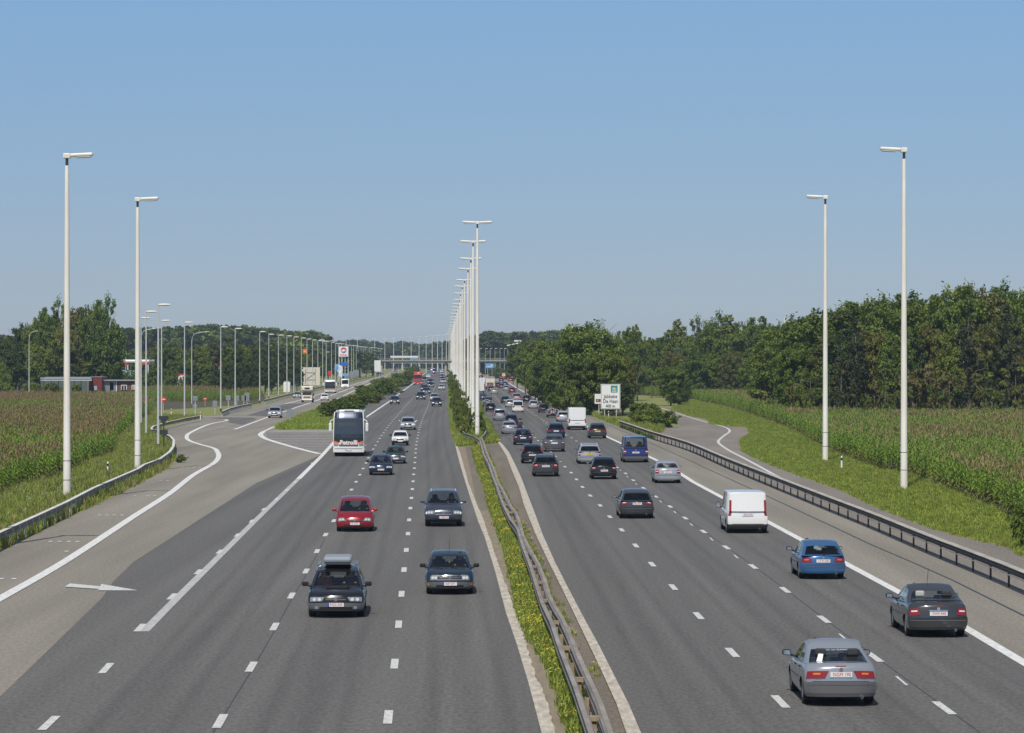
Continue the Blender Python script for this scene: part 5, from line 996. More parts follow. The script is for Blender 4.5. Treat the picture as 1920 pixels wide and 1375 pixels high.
def norm_patch(mb, fn, us, ts, off, skirt=True, flip=False):
    """panel standing `off` proud of the surface fn(u, t)"""
    P = [[fn(u, t) for t in ts] for u in us]; nu, nv = len(us), len(ts); Q = []
    for i in range(nu):
        row = []
        for j in range(nv):
            a = P[min(i+1, nu-1)][j]-P[max(i-1, 0)][j]; b = P[i][min(j+1, nv-1)]-P[i][max(j-1, 0)]
            n = a.cross(b); n = n.normalized() if n.length > 1e-9 else Vector((0, 0, 0))
            row.append((P[i][j], n))
        Q.append(row)
    pc, ncv = Q[nu//2][nv//2]; sg = 1 if ncv.dot(pc-Vector((0, pc.y*.55, .6))) > 0 else -1; flip = sg < 0
    Q = [[p+n*sg*off for p, n in row] for row in Q]
    base = len(mb.v)
    for row in Q: mb.v += [tuple(p) for p in row]
    for i in range(nu-1):
        for j in range(nv-1):
            q = (base+i*nv+j, base+(i+1)*nv+j, base+(i+1)*nv+j+1, base+i*nv+j+1); mb.f.append(q[::-1] if flip else q); mb.m.append(mb.cm)
    if skirt:
        ring = [(i, 0) for i in range(nu)]+[(nu-1, j) for j in range(1, nv)]+[(i, nv-1) for i in range(nu-2, -1, -1)]+[(0, j) for j in range(nv-2, 0, -1)]
        b2 = len(mb.v)
        for i, j in ring:
            n = (Q[i][j]-P[i][j]); mb.v.append(tuple(P[i][j]-n*.8))
        for k in range(len(ring)):
            k2 = (k+1) % len(ring); a = base+ring[k][0]*nv+ring[k][1]; b = base+ring[k2][0]*nv+ring[k2][1]; mb.f.append((a, b2+k, b2+k2, b)); mb.m.append(mb.cm)
def lin(a, b, n): return [a+(b-a)*i/(n-1) for i in range(n)]
def quadfn(surf, c):                                # corners c = [(u,t) bottom-left, bottom-right, top-right, top-left]
    def f(a, b):
        u0 = c[0][0]+(c[1][0]-c[0][0])*a; u1 = c[3][0]+(c[2][0]-c[3][0])*a; t0 = c[0][1]+(c[1][1]-c[0][1])*a; t1 = c[3][1]+(c[2][1]-c[3][1])*a
        return surf(u0+(u1-u0)*b, t0+(t1-t0)*b)
    return f
def patch(name, surf, corners, off, m, parent, flip=False, n=6, k=4):
    mb = MB(); norm_patch(mb, quadfn(surf, corners), lin(0, 1, n), lin(0, 1, k), off, True, flip); return mb.build(name, m, parent, smooth=False)
WHEEL = {}
def wheel(parent, x, y, r, w_=.2, near=True, rimm=None):
    key = (round(r, 3), round(w_, 3), near)
    if key not in WHEEL:
        mb = MB(); n = 26 if near else 12
        mb.lathe([(-w_/2, r*.62), (-w_/2, r*.93), (-w_*.38, r), (w_*.38, r), (w_/2, r*.93), (w_/2, r*.62)], n, 'X', (0, 0, 0)); ty = mb.mesh('tyre', M_tyre, smooth=False)
        mb = MB(); mb.lathe([(-w_*.42, .0), (-w_*.42, r*.18), (-w_*.30, r*.50), (-w_*.46, r*.63), (w_*.46, r*.63), (w_*.30, r*.50), (w_*.42, r*.18), (w_*.42, 0)], n, 'X', (0, 0, 0))
        if near:
            for s in (-1, 1):
                for q in range(5):
                    a = q*2*math.pi/5; mb.box((s*w_*.44, math.cos(a)*r*.38, math.sin(a)*r*.38), (.012, .05, r*.36), M=None)
        rm = mb.mesh('rim', M_rim)
        WHEEL[key] = (ty, rm)
    ty, rm = WHEEL[key]; o = link('wheel', ty, parent, (x, y, r)); link('rim', rm, o); return o
def plate(parent, x, y, z, txt=None, yellow=False, rot=0, blue=True, near=False, sc=1.0):
    mb = MB(); mb.box((0, 0, 0), (.50*sc, .02, .115*sc)); o = mb.build('number_plate', M_platey if yellow else M_plate, parent, loc=(x, y, z)); o.rotation_euler = (0, 0, rot)
    if txt: text_mb(txt, .115, M_blk if yellow else M_platet, 'plate_text', o, Matrix.Translation((.015, -.0125, 0)) @ FACE_NEG_Y, .001, font_scale_x=.88)
    if near and blue: mb = MB(); mb.box((-.225, -.011, 0), (.05, .004, .112)); mb.build('blue_band', M_plateb, o)
    return o
SEATM = {}
def seats(o, car, pale=False, near=True):
    zb = pw(car.zt, 0); yr, ytr, ytf, yf = car.cab; x = car.W*.22; rows = [ytf-.35 if yf-ytf < 1.3 else ytf-.25]
    if near: rows.append(max(rows[0]-.95, yr+.45))
    for y in rows:
        for s in (-1, 1):
            mb = MB(); mb.rbox((0, 0, zb-.18), (.46, .14, .62), .05); mb.rbox((0, .28, zb-.42), (.46, .5, .16), .05); sobj = mb.build('seat', M_int, o, loc=(s*x, y-.1, 0))
            mb = MB(); mb.rbox((0, -.01, zb+.24), (.26, .10, .17), .045); mb.build('headrest', M_inl if pale and s < 0 else M_int, sobj)
def make_car(name, kind, L=None, W=None, H=None, color='silver', near=True, opts={}):
    T = CART[kind]; L = L or T['L']; W = W or T['W']; H = H or T['H']; k = L/T['L']; kz = H/T['H']
    car = Car(L, W, H, [(a*k, b*(kz*.5+.5)) for a, b in T['zt']], [q*k for q in T['cab']], T.get('clear', .2), T.get('wr', .305), wt=T.get('wt', .72), bb=T.get('bb', .93), round_=T.get('rd', .30), roofbow=T.get('bow', .08), lbow=T.get('lb', .12), axf=T.get('axf', L/2-.85*k) if 'axf' not in T else T['axf']*k, axr=T['axr']*k if 'axr' in T else -L/2+.80*k)
    pm = paint(color, PC[color], .0 if color in ('white', 'cream') else .35)
    o = empty(name); facing = opts.get('face', 'R'); F_ = facing == 'F'
    bumc = pm if not opts.get('dark_bumper') else (M_trimg if opts['dark_bumper'] == 2 else M_trim)
    yr, ytr, ytf, yf = car.cab; h = L/2
    # body
    ys = sorted(set([round(v, 3) for v in lin(-h, h, 17 if not near else 33)]+[round(a+dx, 3) for a in car.ya for dx in ([-.37, -.30, -.2, 0, .2, .30, .37] if near else [-.36, 0, .36])]+[round(yr, 3), round(yf, 3)]))
    ts = [0, .08, .2, .4, .62, .8, .9, .96, 1.0] if near else [0, .2, .62, .9, 1.0]; us = [-1, -.94, -.8, -.5, -.2, 0, .2, .5, .8, .94, 1] if near else [-1, -.9, -.5, 0, .5, .9, 1]
    mb = MB()
    for s in (1, -1): mb.grid(lambda y, t: car.B(s, y, t), ys, ts, flip=s < 0)
    mb.grid(lambda y, u: car.B(u, y, 1.0), ys, us, skip=lambda y, u: yr+.02 < y < yf-.02 and abs(u) < .88)
    mb.grid(lambda u, t: car.B(u, h, t), us, ts); mb.grid(lambda u, t: car.B(u, -h, t), us, ts, flip=True)
    body = mb.build('body', pm, o, smooth=True, weld=.0006)
    mb = MB(); mb.box((0, 0, (car.clear+.42)/2+.03), (W*.80, L*.92, .30)); mb.build('underbody', M_under, o)
    mb = MB(); mb.box((0, (yr+yf)/2, pw(car.zt, 0)-.42), (W*.86, (yf-yr)*.98, .04)); mb.build('cabin_floor', M_int, o)
    # cabin
    doors = T.get('vs', [.06, .40, .44, .80, .86, .96]) ; CW = T.get('cw', (.88, .90)); wt_ = .86
    tsC = [0, .07, .3, .55, wt_, .93, .97, 1.0]; usC = [-1, -CW[0], -.6, -.2, .2, .6, CW[0], 1]; vsC = sorted(set([0, 1, .5]+doors))
    side_open = lambda v, t: .07 < t < wt_ and any(doors[i] < v < doors[i+1] for i in range(0, len(doors), 2)) and not T.get('blind')
    rear_open = (lambda u, t: abs(u) < CW[0] and T.get('rt0', .07) < t < wt_) if not T.get('noreargl') else (lambda u, t: False)
    front_open = lambda u, t: abs(u) < CW[0] and .07 < t < wt_
    mb = MB(); gl = MB()
    def F2(fn, us_, vs_, op, flip=False, g=True):
        mb.grid(fn, us_, vs_, skip=op, flip=flip)
    F2(lambda v, t: car.C(1, v, t), vsC, tsC, side_open); F2(lambda v, t: car.C(-1, v, t), vsC, tsC, side_open, True)
    F2(lambda u, t: car.C(u, 1, t), usC, tsC, front_open); F2(lambda u, t: car.C(u, 0, t), usC, tsC, rear_open, True)
    F2(lambda v, u: car.C(u, v, 1.0), sorted(set(vsC+[.02, .1, .25, .75, .9, .98])), usC, lambda a, b: False)
    mb.build('roof', pm, o, smooth=True, weld=.0006)
    gm = M_glassd if opts.get('dark') or not near else M_glass
    def pane(nm, fn, a, b, flip=False):
        m2 = MB(); m2.grid(fn, a, b, flip=flip); m2.build(nm, gm, o, smooth=True)
    pane('windscreen', lambda u, t: car.C(u, 1, t)-Vector((0, .006, 0)), [-CW[0], -.6, -.2, .2, .6, CW[0]], [.07, .3, .55, wt_])
    if not T.get('noreargl'): pane('rear_window', lambda u, t: car.C(u, 0, t)+Vector((0, .006, 0)), [-CW[0], -.6, -.2, .2, .6, CW[0]], [.07, .3, .55, wt_], True)
    if not T.get('blind'):
        for i in range(0, len(doors), 2):
            for s in (-1, 1): pane('side_window', lambda v, t: car.C(s, v, t)-Vector((s*.006, 0, 0)), [doors[i], doors[i+1]], [.07, .3, .55, wt_], s < 0)
    seats(o, car, opts.get('pale'), near)
    mb = MB(); zd = pw(car.zt, yf); mb.rbox((0, yf-.28, zd-.10), (W*.80, .5, .18), .06); mb.build('dashboard', M_int, o)
    if kind not in ('van', 'vantall', 'minibus'): mb = MB(); mb.box((0, yr+.28, pw(car.zt, yr)-.07), (W*.80, .5, .03)); mb.build('parcel_shelf', M_int, o)
    # wheels
    tw = .20 if kind not in ('vantall', 'suv') else .24
    for y in car.ya:
        for s in (-1, 1): wheel(o, s*(W/2-tw/2-.035), y, car.wr, tw, near)
    # mirrors
    for s in (-1, 1):
        mb = MB(); big = opts.get('bigmirror', 0); mx = s*(car.hw(yf)*.97+.12); mb.rbox((mx, yf-.12, pw(car.zt, yf)+.07+.05*big), (.21-.03*big, .11, .14+.12*big), .045); mb.tube([(s*car.hw(yf)*.90, yf-.10, pw(car.zt, yf)-.01), (mx, yf-.1, pw(car.zt, yf)+.04)], .028, 6)
        mm = pm if opts.get('mirror_paint') else M_trim; q = mb.build('wing_mirror', mm, o)
        if not F_: mb = MB(); mb.box((mx, yf-.18, pw(car.zt, yf)+.07+.05*big), (.16, .008, .10+.1*big)); mb.build('mirror_glass', M_chrome, q)
    Bf = lambda u, t: car.B(u, h, t); Br = lambda u, t: car.B(u, -h, t); zf = pw(car.zt, h)-car.clear; zrr = pw(car.zt, -h)-car.clear
    bt = opts.get('bt', .44 if F_ else .50)
    if F_ or near:
        # front: lamps, grille, bumper, plate
        hlt = [(a, b if b < .7 else min(.995, b+.07)) for a, b in opts.get('hl', [(.50, .58), (.97, .60), (.96, .93), (.52, .88)])]
        if F_:
            for s in (-1, 1):
                c = [(a*s, b) for a, b in hlt]; hq = patch('headlight', Bf, c, .012, M_hl if near else M_hlw, o, flip=s < 0)
                if near:
                    for kq in (.30, .68):
                        q0 = quadfn(Bf, c)(kq, .5); mb = MB(); rr_l = .052; mb.lathe([(0, 0), (0, rr_l), (-.02, rr_l), (-.02, 0)], 14, 'Y', (q0.x, q0.y+.045, q0.z)); mb.build('lamp_bowl', M_hlw, hq)
                c2 = [(a*s, b) for a, b in opts.get('ind', [(.90, .63), (.985, .66), (.975, .88), (.90, .88)])]
                if near and not opts.get('noind'): patch('indicator', Bf, c2, .020, M_amber if opts.get('amber') else M_hlw, o, flip=s < 0)
            gr = opts.get('grille', (.46, .60, .86)); patch('grille', Bf, [(-gr[0], gr[1]), (gr[0], gr[1]), (gr[0], gr[2]), (-gr[0], gr[2])], .010, M_trim, o)
            if near: patch('grille_bar', Bf, [(-gr[0]*.9, (gr[1]+gr[2])/2-.02), (gr[0]*.9, (gr[1]+gr[2])/2-.02), (gr[0]*.9, (gr[1]+gr[2])/2+.02), (-gr[0]*.9, (gr[1]+gr[2])/2+.02)], .020, M_chrome if opts.get('chrome') else M_trimg, o)
            e = Bf(0, (gr[1]+gr[2])/2+.02); mb = MB(); mb.lathe([(0, 0), (.0, .055), (-.012, .055), (-.012, 0)], 14, 'Y', (0, e.y+.035, e.z)); mb.build('emblem', M_chrome, o)
            bump = MB(); norm_patch(bump, Bf, lin(-1, 1, 15), lin(.02, bt+.05, 5), .022)
            for s in (1, -1): norm_patch(bump, lambda y, t: car.B(s, y, t), lin(car.ya[1]+car.wr+.08, h, 6), lin(.05, bt+.05, 4), .022, flip=s < 0)
            bump.build('front_bumper', bumc, o, smooth=False)
            patch('air_intake', Bf, [(-.62, .10), (.62, .10), (.58, .27), (-.58, .27)], .030, M_trim, o, n=9)
            if opts.get('chrome') and near:
                for tq_ in (gr[1]-.01, gr[2]): patch('chrome_trim', Bf, [(-gr[0]*1.05, tq_-.02), (gr[0]*1.05, tq_-.02), (gr[0]*1.05, tq_+.03), (-gr[0]*1.05, tq_+.03)], .022, M_chrome, o)
            if opts.get('fog'):
                for s in (-1, 1): e = Bf(s*.72, .22); mb = MB(); mb.lathe([(.0, 0), (.0, .05), (-.02, .045), (-.02, 0)], 12, 'Y', (e.x, e.y+.045, e.z)); mb.build('fog_lamp', M_hl, o)
            e = Bf(0, opts.get('pt', .42)); po = plate(o, 0, e.y+.045, e.z, opts.get('txt'), opts.get('yp'), math.pi, near=near)
            if near:
                mb = MB(); zc = pw(car.zt, yf); 
                for s in (-.35, .25): mb.tube([(s*W*.5+.25, yf+.03, zc+.0), (s*W*.5-.25, yf-.06, zc+.10)], .010, 5)
                mb.build('wiper', M_trim, o)
    if not F_ or near:
        tl = opts.get('tl', [(.62, .64), (.975, .64), (.965, .90), (.62, .88)])
        if not F_:
            tall = opts.get('tall_tl')
            for s in (-1, 1):
                if tall:                              # vertical lamps beside the rear window
                    t0_, t1_ = tall; mb = MB(); norm_patch(mb, quadfn(Br, [(.84*s, t0_), (.985*s, t0_), (.985*s, .99), (.84*s, .99)]), lin(0, 1, 4), lin(0, 1, 4), .014, flip=s > 0)
                    if t1_ > 0: norm_patch(mb, quadfn(lambda u, t: car.C(u, 0, t), [(CW[0]*s, .0), (1.0*s, .0), (1.0*s, t1_), (CW[0]*s, t1_)]), lin(0, 1, 3), lin(0, 1, 4), .014, flip=s > 0)
                    mb.build('tail_light', M_tail, o)
                else:
                    c = [(a*s, b) for a, b in tl]; tq = patch('tail_light', Br, c, .014, M_tail if not opts.get('dark_tl') else M_taild, o, flip=s > 0)
                    if near:
                        cx = sum(a for a, b in tl)/4; cy = sum(b for a, b in tl)/4; c3 = [(cx*s-.10*s, cy-.0), (cx*s+.10*s, cy-.0), (cx*s+.10*s, cy+.06), (cx*s-.10*s, cy+.06)]; patch('lamp_insert', Br, c3, .020, M_amber if opts.get('amber') else M_hlw, tq, flip=s > 0, n=3, k=3)
            bump = MB(); norm_patch(bump, Br, lin(-1, 1, 15), lin(.02, bt, 5), .028, flip=True)
            for s in (1, -1): norm_patch(bump, lambda y, t: car.B(s, y, t), lin(-h, car.ya[0]-car.wr-.08, 6), lin(.05, bt, 4), .028, flip=s < 0)
            bump.build('rear_bumper', bumc, o, smooth=False)
            if near: patch('bumper_strip', Br, [(-.93, bt*.80), (.93, bt*.80), (.93, bt*.86), (-.93, bt*.86)], .036, M_trimg if bumc is not M_trim else M_trimg, o, flip=True, n=11)
            pt = opts.get('pt', .70); e = Br(0, pt); plate(o, opts.get('px', 0), e.y-.022, e.z, opts.get('txt'), opts.get('yp'), 0, near=near, blue=opts.get('blue', False))
            if near:
                e = Br(0, min(.93, pt+.2)); mb = MB(); mb.lathe([(0, 0), (.0, .045), (-.012, .045), (-.012, 0)], 12, 'Y', (0, e.y-.014, e.z)); mb.build('emblem', M_chrome, o)
                if opts.get('chrome'): patch('boot_strip', Br, [(-.33, pt+.11), (.33, pt+.11), (.33, pt+.14), (-.33, pt+.14)], .02, M_chrome, o, flip=True)
                patch('lid_gap', Br, [(-.80, bt+.012), (.80, bt+.012), (.80, bt+.024), (-.80, bt+.024)], .004, M_trim, o, flip=True, n=9)
                e = Br(.62, .05); mb = MB(); mb.lathe([(0, 0), (0, .035), (-.10, .035), (-.10, .026), (-.02, 0)], 12, 'Y', (.45*W*.62 if True else 0, e.y+.02, car.clear+.02)); mb.build('exhaust', M_chrome, o)
            if opts.get('wiper', kind not in ('saloon',)) and near and not T.get('noreargl'):
                a = car.C(0, 0, .06); b = car.C(.42, 0, .30); mb = MB(); mb.tube([a+Vector((0, -.035, 0)), b+Vector((0, -.03, 0))], .012, 5); mb.build('rear_wiper', M_trim, o)
    if near:
        mb = MB()                                   # door seams, handles, sill strip on both sides
        for s in (1, -1):
            for yv in (yf-.12, (ytf+ytr)/2+.08, car.ya[0]+.42):
                norm_patch(mb, lambda y, t: car.B(s, y, t), [yv-.006, yv+.006], lin(.12, .97, 6), .003, False, flip=s < 0)
        mb.build('door_seams', M_trim, o)
        for s in (1, -1):
            for yv in (yf-1.15, yf-2.05):
                e = car.B(s, yv, .86); mb = MB(); mb.rbox((e.x+s*.012, yv, e.z), (.035, .17, .03), .01, 1); mb.build('door_handle', M_trim if not opts.get('mirror_paint') else pm, o)
        if opts.get('strip', True):
            mb = MB()
            for s in (1, -1): norm_patch(mb, lambda y, t: car.B(s, y, t), lin(car.ya[0]+car.wr+.1, car.ya[1]-car.wr-.1, 6), [.50, .56], .016, flip=s < 0)
            mb.build('side_strip', M_trimg, o)
    if opts.get('rails'):
        for s in (-1, 1):
            a = [car.C(s*.93, v, 1.0)+Vector((0, 0, .05)) for v in (.04, .3, .6, .88)]; a = [car.C(s*.93, .02, 1.0)]+a+[car.C(s*.93, .92, 1.0)]; mb = MB(); mb.tube(a, .018, 6); mb.build('roof_rail', M_galv if opts['rails'] == 1 else M_trim, o)
    if opts.get('antenna'):
        a = car.C(0, .8 if opts['antenna'] == 1 else .05, 1.0); mb = MB(); mb.tube([a, a+Vector((0, -.25, .42))], .006, 4); mb.build('antenna', M_trim, o)
    if opts.get('spoiler'):
        mb = MB(); mb.rbox((0, yr-.13, pw(car.zt, yr-.1)+.055), (W*.78, .16, .035), .014); mb.build('spoiler', pm, o)
    if opts.get('sunroof'):
        mb = MB(); norm_patch(mb, lambda v, u: car.C(u, v, 1.0), lin(.55, .88, 4), lin(-.6, .6, 4), .004, False); mb.build('sunroof', M_win, o)
    if opts.get('scoop'):
        mb = MB(); norm_patch(mb, lambda y, u: car.B(u, y, 1.0), lin(yf+.02, yf+.28, 4), lin(-.42, .42, 5), .006, False); mb.build('scuttle', M_trim, o)
    if opts.get('hightail') or kind == 'saloon' and near and not F_:
        mb = MB(); e = car.C(0, 0, .95) if kind != 'saloon' else car.B(0, -h+.06, 1.0); mb.box((0, e.y-.02, e.z-.01), (.24, .03, .022)); mb.build('brake_light', M_taild, o)
    return o, car
CART = {
 'saloon': dict(L=4.35, W=1.70, H=1.42, zt=[(-2.175,.90),(-2.02,.985),(-1.45,.99),(-.5,.94),(.95,.90),(1.6,.85),(2.05,.77),(2.175,.70)], cab=(-1.60,-.78,.22,1.12), vs=[.10,.44,.47,.90]),
 'hatch': dict(L=3.95, W=1.67, H=1.42, zt=[(-1.975,.84),(-1.88,.92),(0,.93),(.85,.91),(1.45,.86),(1.85,.78),(1.975,.71)], cab=(-1.86,-1.42,.25,1.05), vs=[.06,.30,.34,.60,.63,.90], rt0=.10),
 'estate': dict(L=4.50, W=1.73, H=1.47, zt=[(-2.25,.88),(-2.15,.95),(0,.95),(1.05,.91),(1.7,.85),(2.12,.77),(2.25,.70)], cab=(-2.16,-1.72,.30,1.18), vs=[.04,.24,.27,.56,.59,.91], rt0=.10),
 'mpv': dict(L=4.26, W=1.81, H=1.63, zt=[(-2.13,.95),(-2.05,1.02),(0,1.03),(1.1,1.04),(1.7,.92),(2.0,.78),(2.13,.70)], cab=(-2.03,-1.70,.35,1.48), vs=[.04,.26,.29,.55,.58,.84], wt=.74, rt0=.10),
 'suv': dict(L=4.55, W=1.86, H=1.73, zt=[(-2.275,1.05),(-2.18,1.10),(0,1.11),(1.0,1.11),(1.9,1.02),(2.15,.92),(2.275,.82)], cab=(-2.17,-1.80,.25,1.15), vs=[.04,.26,.29,.56,.59,.91], clear=.30, lb=.08, wr=.37, rd=.18, rt0=.12),
 'offroad': dict(L=4.4, W=1.80, H=1.78, zt=[(-2.2,1.08),(0,1.10),(1.0,1.10),(1.9,1.04),(2.2,.95)], cab=(-2.14,-1.98,.35,.98), vs=[.04,.28,.31,.60,.63,.92], clear=.32, wr=.37, wt=.84, rd=.10, lb=.05, rt0=.12),
 'minivan': dict(L=4.12, W=1.72, H=1.80, zt=[(-2.06,1.03),(0,1.05),(1.0,1.05),(1.65,.95),(1.95,.80),(2.06,.72)], cab=(-2.03,-1.93,.45,1.25), vs=[.04,.32,.36,.60,.64,.88], wt=.86, rd=.14, lb=.06, rt0=.12),
 'van': dict(L=4.75, W=1.90, H=1.90, zt=[(-2.375,1.05),(0,1.07),(1.3,1.10),(1.95,.98),(2.25,.82),(2.375,.72)], cab=(-2.34,-2.20,.80,1.75), vs=[.72,.90], noreargl=True, wt=.86, rd=.10, lb=.04, bow=.04, wr=.33, axf=1.45, axr=-1.62),
 'minibus': dict(L=4.80, W=1.90, H=1.92, zt=[(-2.40,1.10),(0,1.12),(1.4,1.12),(2.0,1.0),(2.3,.85),(2.40,.75)], cab=(-2.37,-2.22,.95,1.80), vs=[.05,.30,.34,.62,.68,.90], wt=.84, rd=.10, lb=.04, bow=.04, wr=.33, axf=1.5, axr=-1.5, rt0=.14),
 'vantall': dict(L=5.4, W=2.00, H=2.40, zt=[(-2.7,1.1),(0,1.12),(1.6,1.15),(2.3,1.02),(2.6,.88),(2.7,.75)], cab=(-2.67,-2.62,1.3,2.15), vs=[.80,.92], noreargl=True, wt=.90, rd=.06, lb=.04, bow=.05, wr=.34, axf=1.9, axr=-1.75, cw=(.86,.9)),
}
# ---------------- people (one continuous skinned body each)
M_skin = mat('skin', (.50, .28, .20), .6); M_hair = mat('dark_hair', (.03, .02, .015), .8); M_shirtw = mat('white_cloth', (.72, .72, .72), .8); M_shirtd = mat('dark_cloth', (.03, .035, .05), .85); M_shirtr = mat('red_cloth', (.35, .06, .05), .85)
PB = {}
def person_mesh(pose):
    """seated figure, hips at origin, facing +Y; pose: 'drive', 'sit', 'ride'"""
    if pose in PB: return PB[pose]
    V = []; E = []; Rr = []
    def v(x, y, z, r, p=None):
        V.append((x, y, z)); Rr.append(r); i = len(V)-1
        if p is not None: E.append((p, i))
        return i
    ln = .0 if pose != 'ride' else .22
    hip = v(0, 0, .0, .14); sp = v(0, ln*.4, .22, .13, hip); ch = v(0, ln*.8, .42, .15, sp); nk = v(0, ln, .58, .06, ch); hd = v(0, ln+.03, .68, .085, nk); tp = v(0, ln+.03, .80, .085, hd); ns = v(0, ln+.125, .73, .02, hd)
    for s in (-1, 1):
        sh = v(s*.17, ln*.9, .50, .065, ch)
        if pose == 'sit': el = v(s*.24, .05, .24, .045, sh); wr = v(s*.16, .28, .14, .03, el)
        else: el = v(s*.30, ln+.16, .30 if pose == 'drive' else .26, .045, sh); wr = v(s*.19, ln+.42, .40 if pose == 'drive' else .22, .03, el)
        pl = v(V[wr][0], V[wr][1]+.07, V[wr][2]+.01, .032, wr)
        for q in range(4):
            f1 = v(V[pl][0]+(q-1.5)*.019, V[pl][1]+.045, V[pl][2]+.0, .009, pl); f2 = v(V[f1][0], V[f1][1]+.028-.003*q, V[f1][2]-.028, .008, f1)
        t1 = v(V[wr][0]-s*.035, V[wr][1]+.05, V[wr][2]+.01, .010, wr); v(V[t1][0]-s*.012, V[t1][1]+.03, V[t1][2]-.008, .009, t1)
        kn = v(s*.14 if pose != 'ride' else s*.24, .44, .06 if pose != 'ride' else .0, .075, hip); an = v(s*.14 if pose != 'ride' else s*.24, .62 if pose != 'ride' else .18, -.34, .045, kn); v(V[an][0], V[an][1]+.14, V[an][2]-.05, .035, an)
    me = bpy.data.meshes.new('body'); me.from_pydata(V, E, []); o = bpy.data.objects.new('tmp', me); COL.objects.link(o)
    md = o.modifiers.new('s', 'SKIN'); sk = me.skin_vertices[0].data
    for i, r in enumerate(Rr): sk[i].radius = (r, r*.85)
    sk[0].use_root = True; md.use_smooth_shade = True
    sb = o.modifiers.new('u', 'SUBSURF'); sb.levels = 1; sb.render_levels = 1
    bpy.context.view_layer.update(); m2 = bpy.data.meshes.new_from_object(o.evaluated_get(bpy.context.evaluated_depsgraph_get())); m2.name = 'body'
    bpy.data.objects.remove(o)
    m2.materials.clear(); m2.materials.append(M_shirtd); m2.materials.append(M_skin); m2.materials.append(M_shirtd)
    mi = []
    for f in m2.polygons:
        c = f.center; skin = c.z > .565 and abs(c.x) < .12 or (pose != 'sit' and abs(c.x) < .26 and c.y > ln+.38 and c.z > .15 and c.z < .5) or (pose == 'sit' and c.y > .24 and c.z > .10 and c.z < .3 and .03 < abs(c.x) < .24)
        mi.append(1 if skin else (2 if c.z < .05 else 0))
    m2.polygons.foreach_set('material_index', mi); PB[pose] = m2; return m2
def person(parent_loc, rz, pose, label, shirt=None, scale=1.0, helmet=False, group=None):
    o = empty('person', parent_loc, rz, label, 'person', group, scale=(scale,)*3)
    b = link('body', person_mesh(pose), o)
    if shirt is not None: b.material_slots[0].link = 'OBJECT'; b.material_slots[0].material = shirt
    ln = .22 if pose == 'ride' else 0
    mb = MB(); mb.lathe([(-.12, .001), (-.10, .06), (-.03, .098 if not helmet else .14), (.04, .098 if not helmet else .15), (.10, .06 if not helmet else .11), (.13, .001)], 14, 'Z', (0, ln+.015 if not helmet else ln+.03, .775 if not helmet else .755)); mb.build('helmet' if helmet else 'hair', M_blk if helmet else M_hair, o, smooth=True)
    if not helmet:
        mb = MB()
        for s in (-1, 1): mb.rbox((s*.032, ln+.108, .745), (.022, .012, .012), .004, 1)
        mb.build('eyes', M_blk, o)
    return o
# ---------------------------------------------------------------- the traffic
TYPE_NAME = dict(saloon='saloon_car', hatch='hatchback_car', estate='estate_car', mpv='people_carrier', suv='off_road_car', offroad='off_road_car', minivan='small_van', van='panel_van', minibus='minibus_van', vantall='tall_panel_van')
VEH = {}
def put(x, yb, wpx, kind, color, side, label, key=None, group=None, **kw):
    p = G(x, yb); near = p.y < 300; face = 'R' if side == 'R' else 'F'; opts = dict(kw); opts['face'] = face
    o, car = make_car(TYPE_NAME[kind], kind, color=color, near=near, L=kw.get('L'), W=kw.get('W'), H=kw.get('H'), opts=opts)
    hd = heading(side, p.y)
    s = max(.95, min(1.12, (wpx-1.2)*p.y/F/car.W)); o.scale = (s, s, s)
    rz = -hd if side == 'R' else math.pi-hd
    nx = -car.ya[0]*s if side == 'R' else car.ya[1]*s                  # distance centre -> near axle
    dirv = Vector((math.sin(hd), math.cos(hd), 0)); c = Vector((p.x, p.y, .03))+dirv*nx
    o.location = c; o.rotation_euler = (0, 0, rz)
    tag(o, label, 'van' if 'van' in TYPE_NAME[kind] and kind != 'minivan' else 'car', group)
    if key: VEH[key] = (o, car)
    return o, car
def local(o, v): return Matrix.LocRotScale(o.location, o.rotation_euler, o.scale) @ Vector(v)
HLR = [(.52, .56), (.95, .50), (.97, .90), (.56, .80)]
# left carriageway, fronts to the camera
put(631, 1157, 109, 'estate', 'black', 'L', 'black estate car with a grey roof box, nearest car on the left', 'meg', txt='FGG-545', fog=1, scoop=1, sunroof=1, hl=[(.50,.62),(.93,.60),(.96,.84),(.42,.80)], dark_bumper=2, bt=.46, grille=(.40,.62,.80), W=1.78, L=4.5, H=1.48, noind=1, pt=.40)
put(843, 1114, 92, 'hatch', 'teal', 'L', 'dark blue square hatchback with an aerial in the lane beside the median', 'golf', txt='KIP 577', antenna=1, W=1.70, L=4.02, H=1.42, dark_bumper=2, bt=.42, hl=[(.52,.60),(.84,.60),(.84,.90),(.52,.90)], ind=[(.87,.26),(.97,.26),(.97,.36),(.87,.36)], amber=1, grille=(.50,.62,.88), chrome=1, rd_=1, pt=.34)
put(665.3, 997, 71.5, 'mpv', 'red', 'L', 'bright red people carrier, the only red car on the left near the camera', 'scenic', txt='AI 1075', mirror_paint=1, hl=[(.46,.66),(.90,.60),(.96,.96),(.62,.88)], grille=(.40,.60,.72), bt=.40, noind=1, pt=.36)
put(831.5, 987.5, 72.5, 'suv', 'slate', 'L', 'slate blue off road car with roof rails beside the median', 'suv', txt='1-XBR-36', mirror_paint=1, rails=1, hl=[(.54,.60),(.92,.60),(.94,.92),(.56,.86)], grille=(.42,.58,.84), bt=.42, chrome=1, pt=.28)
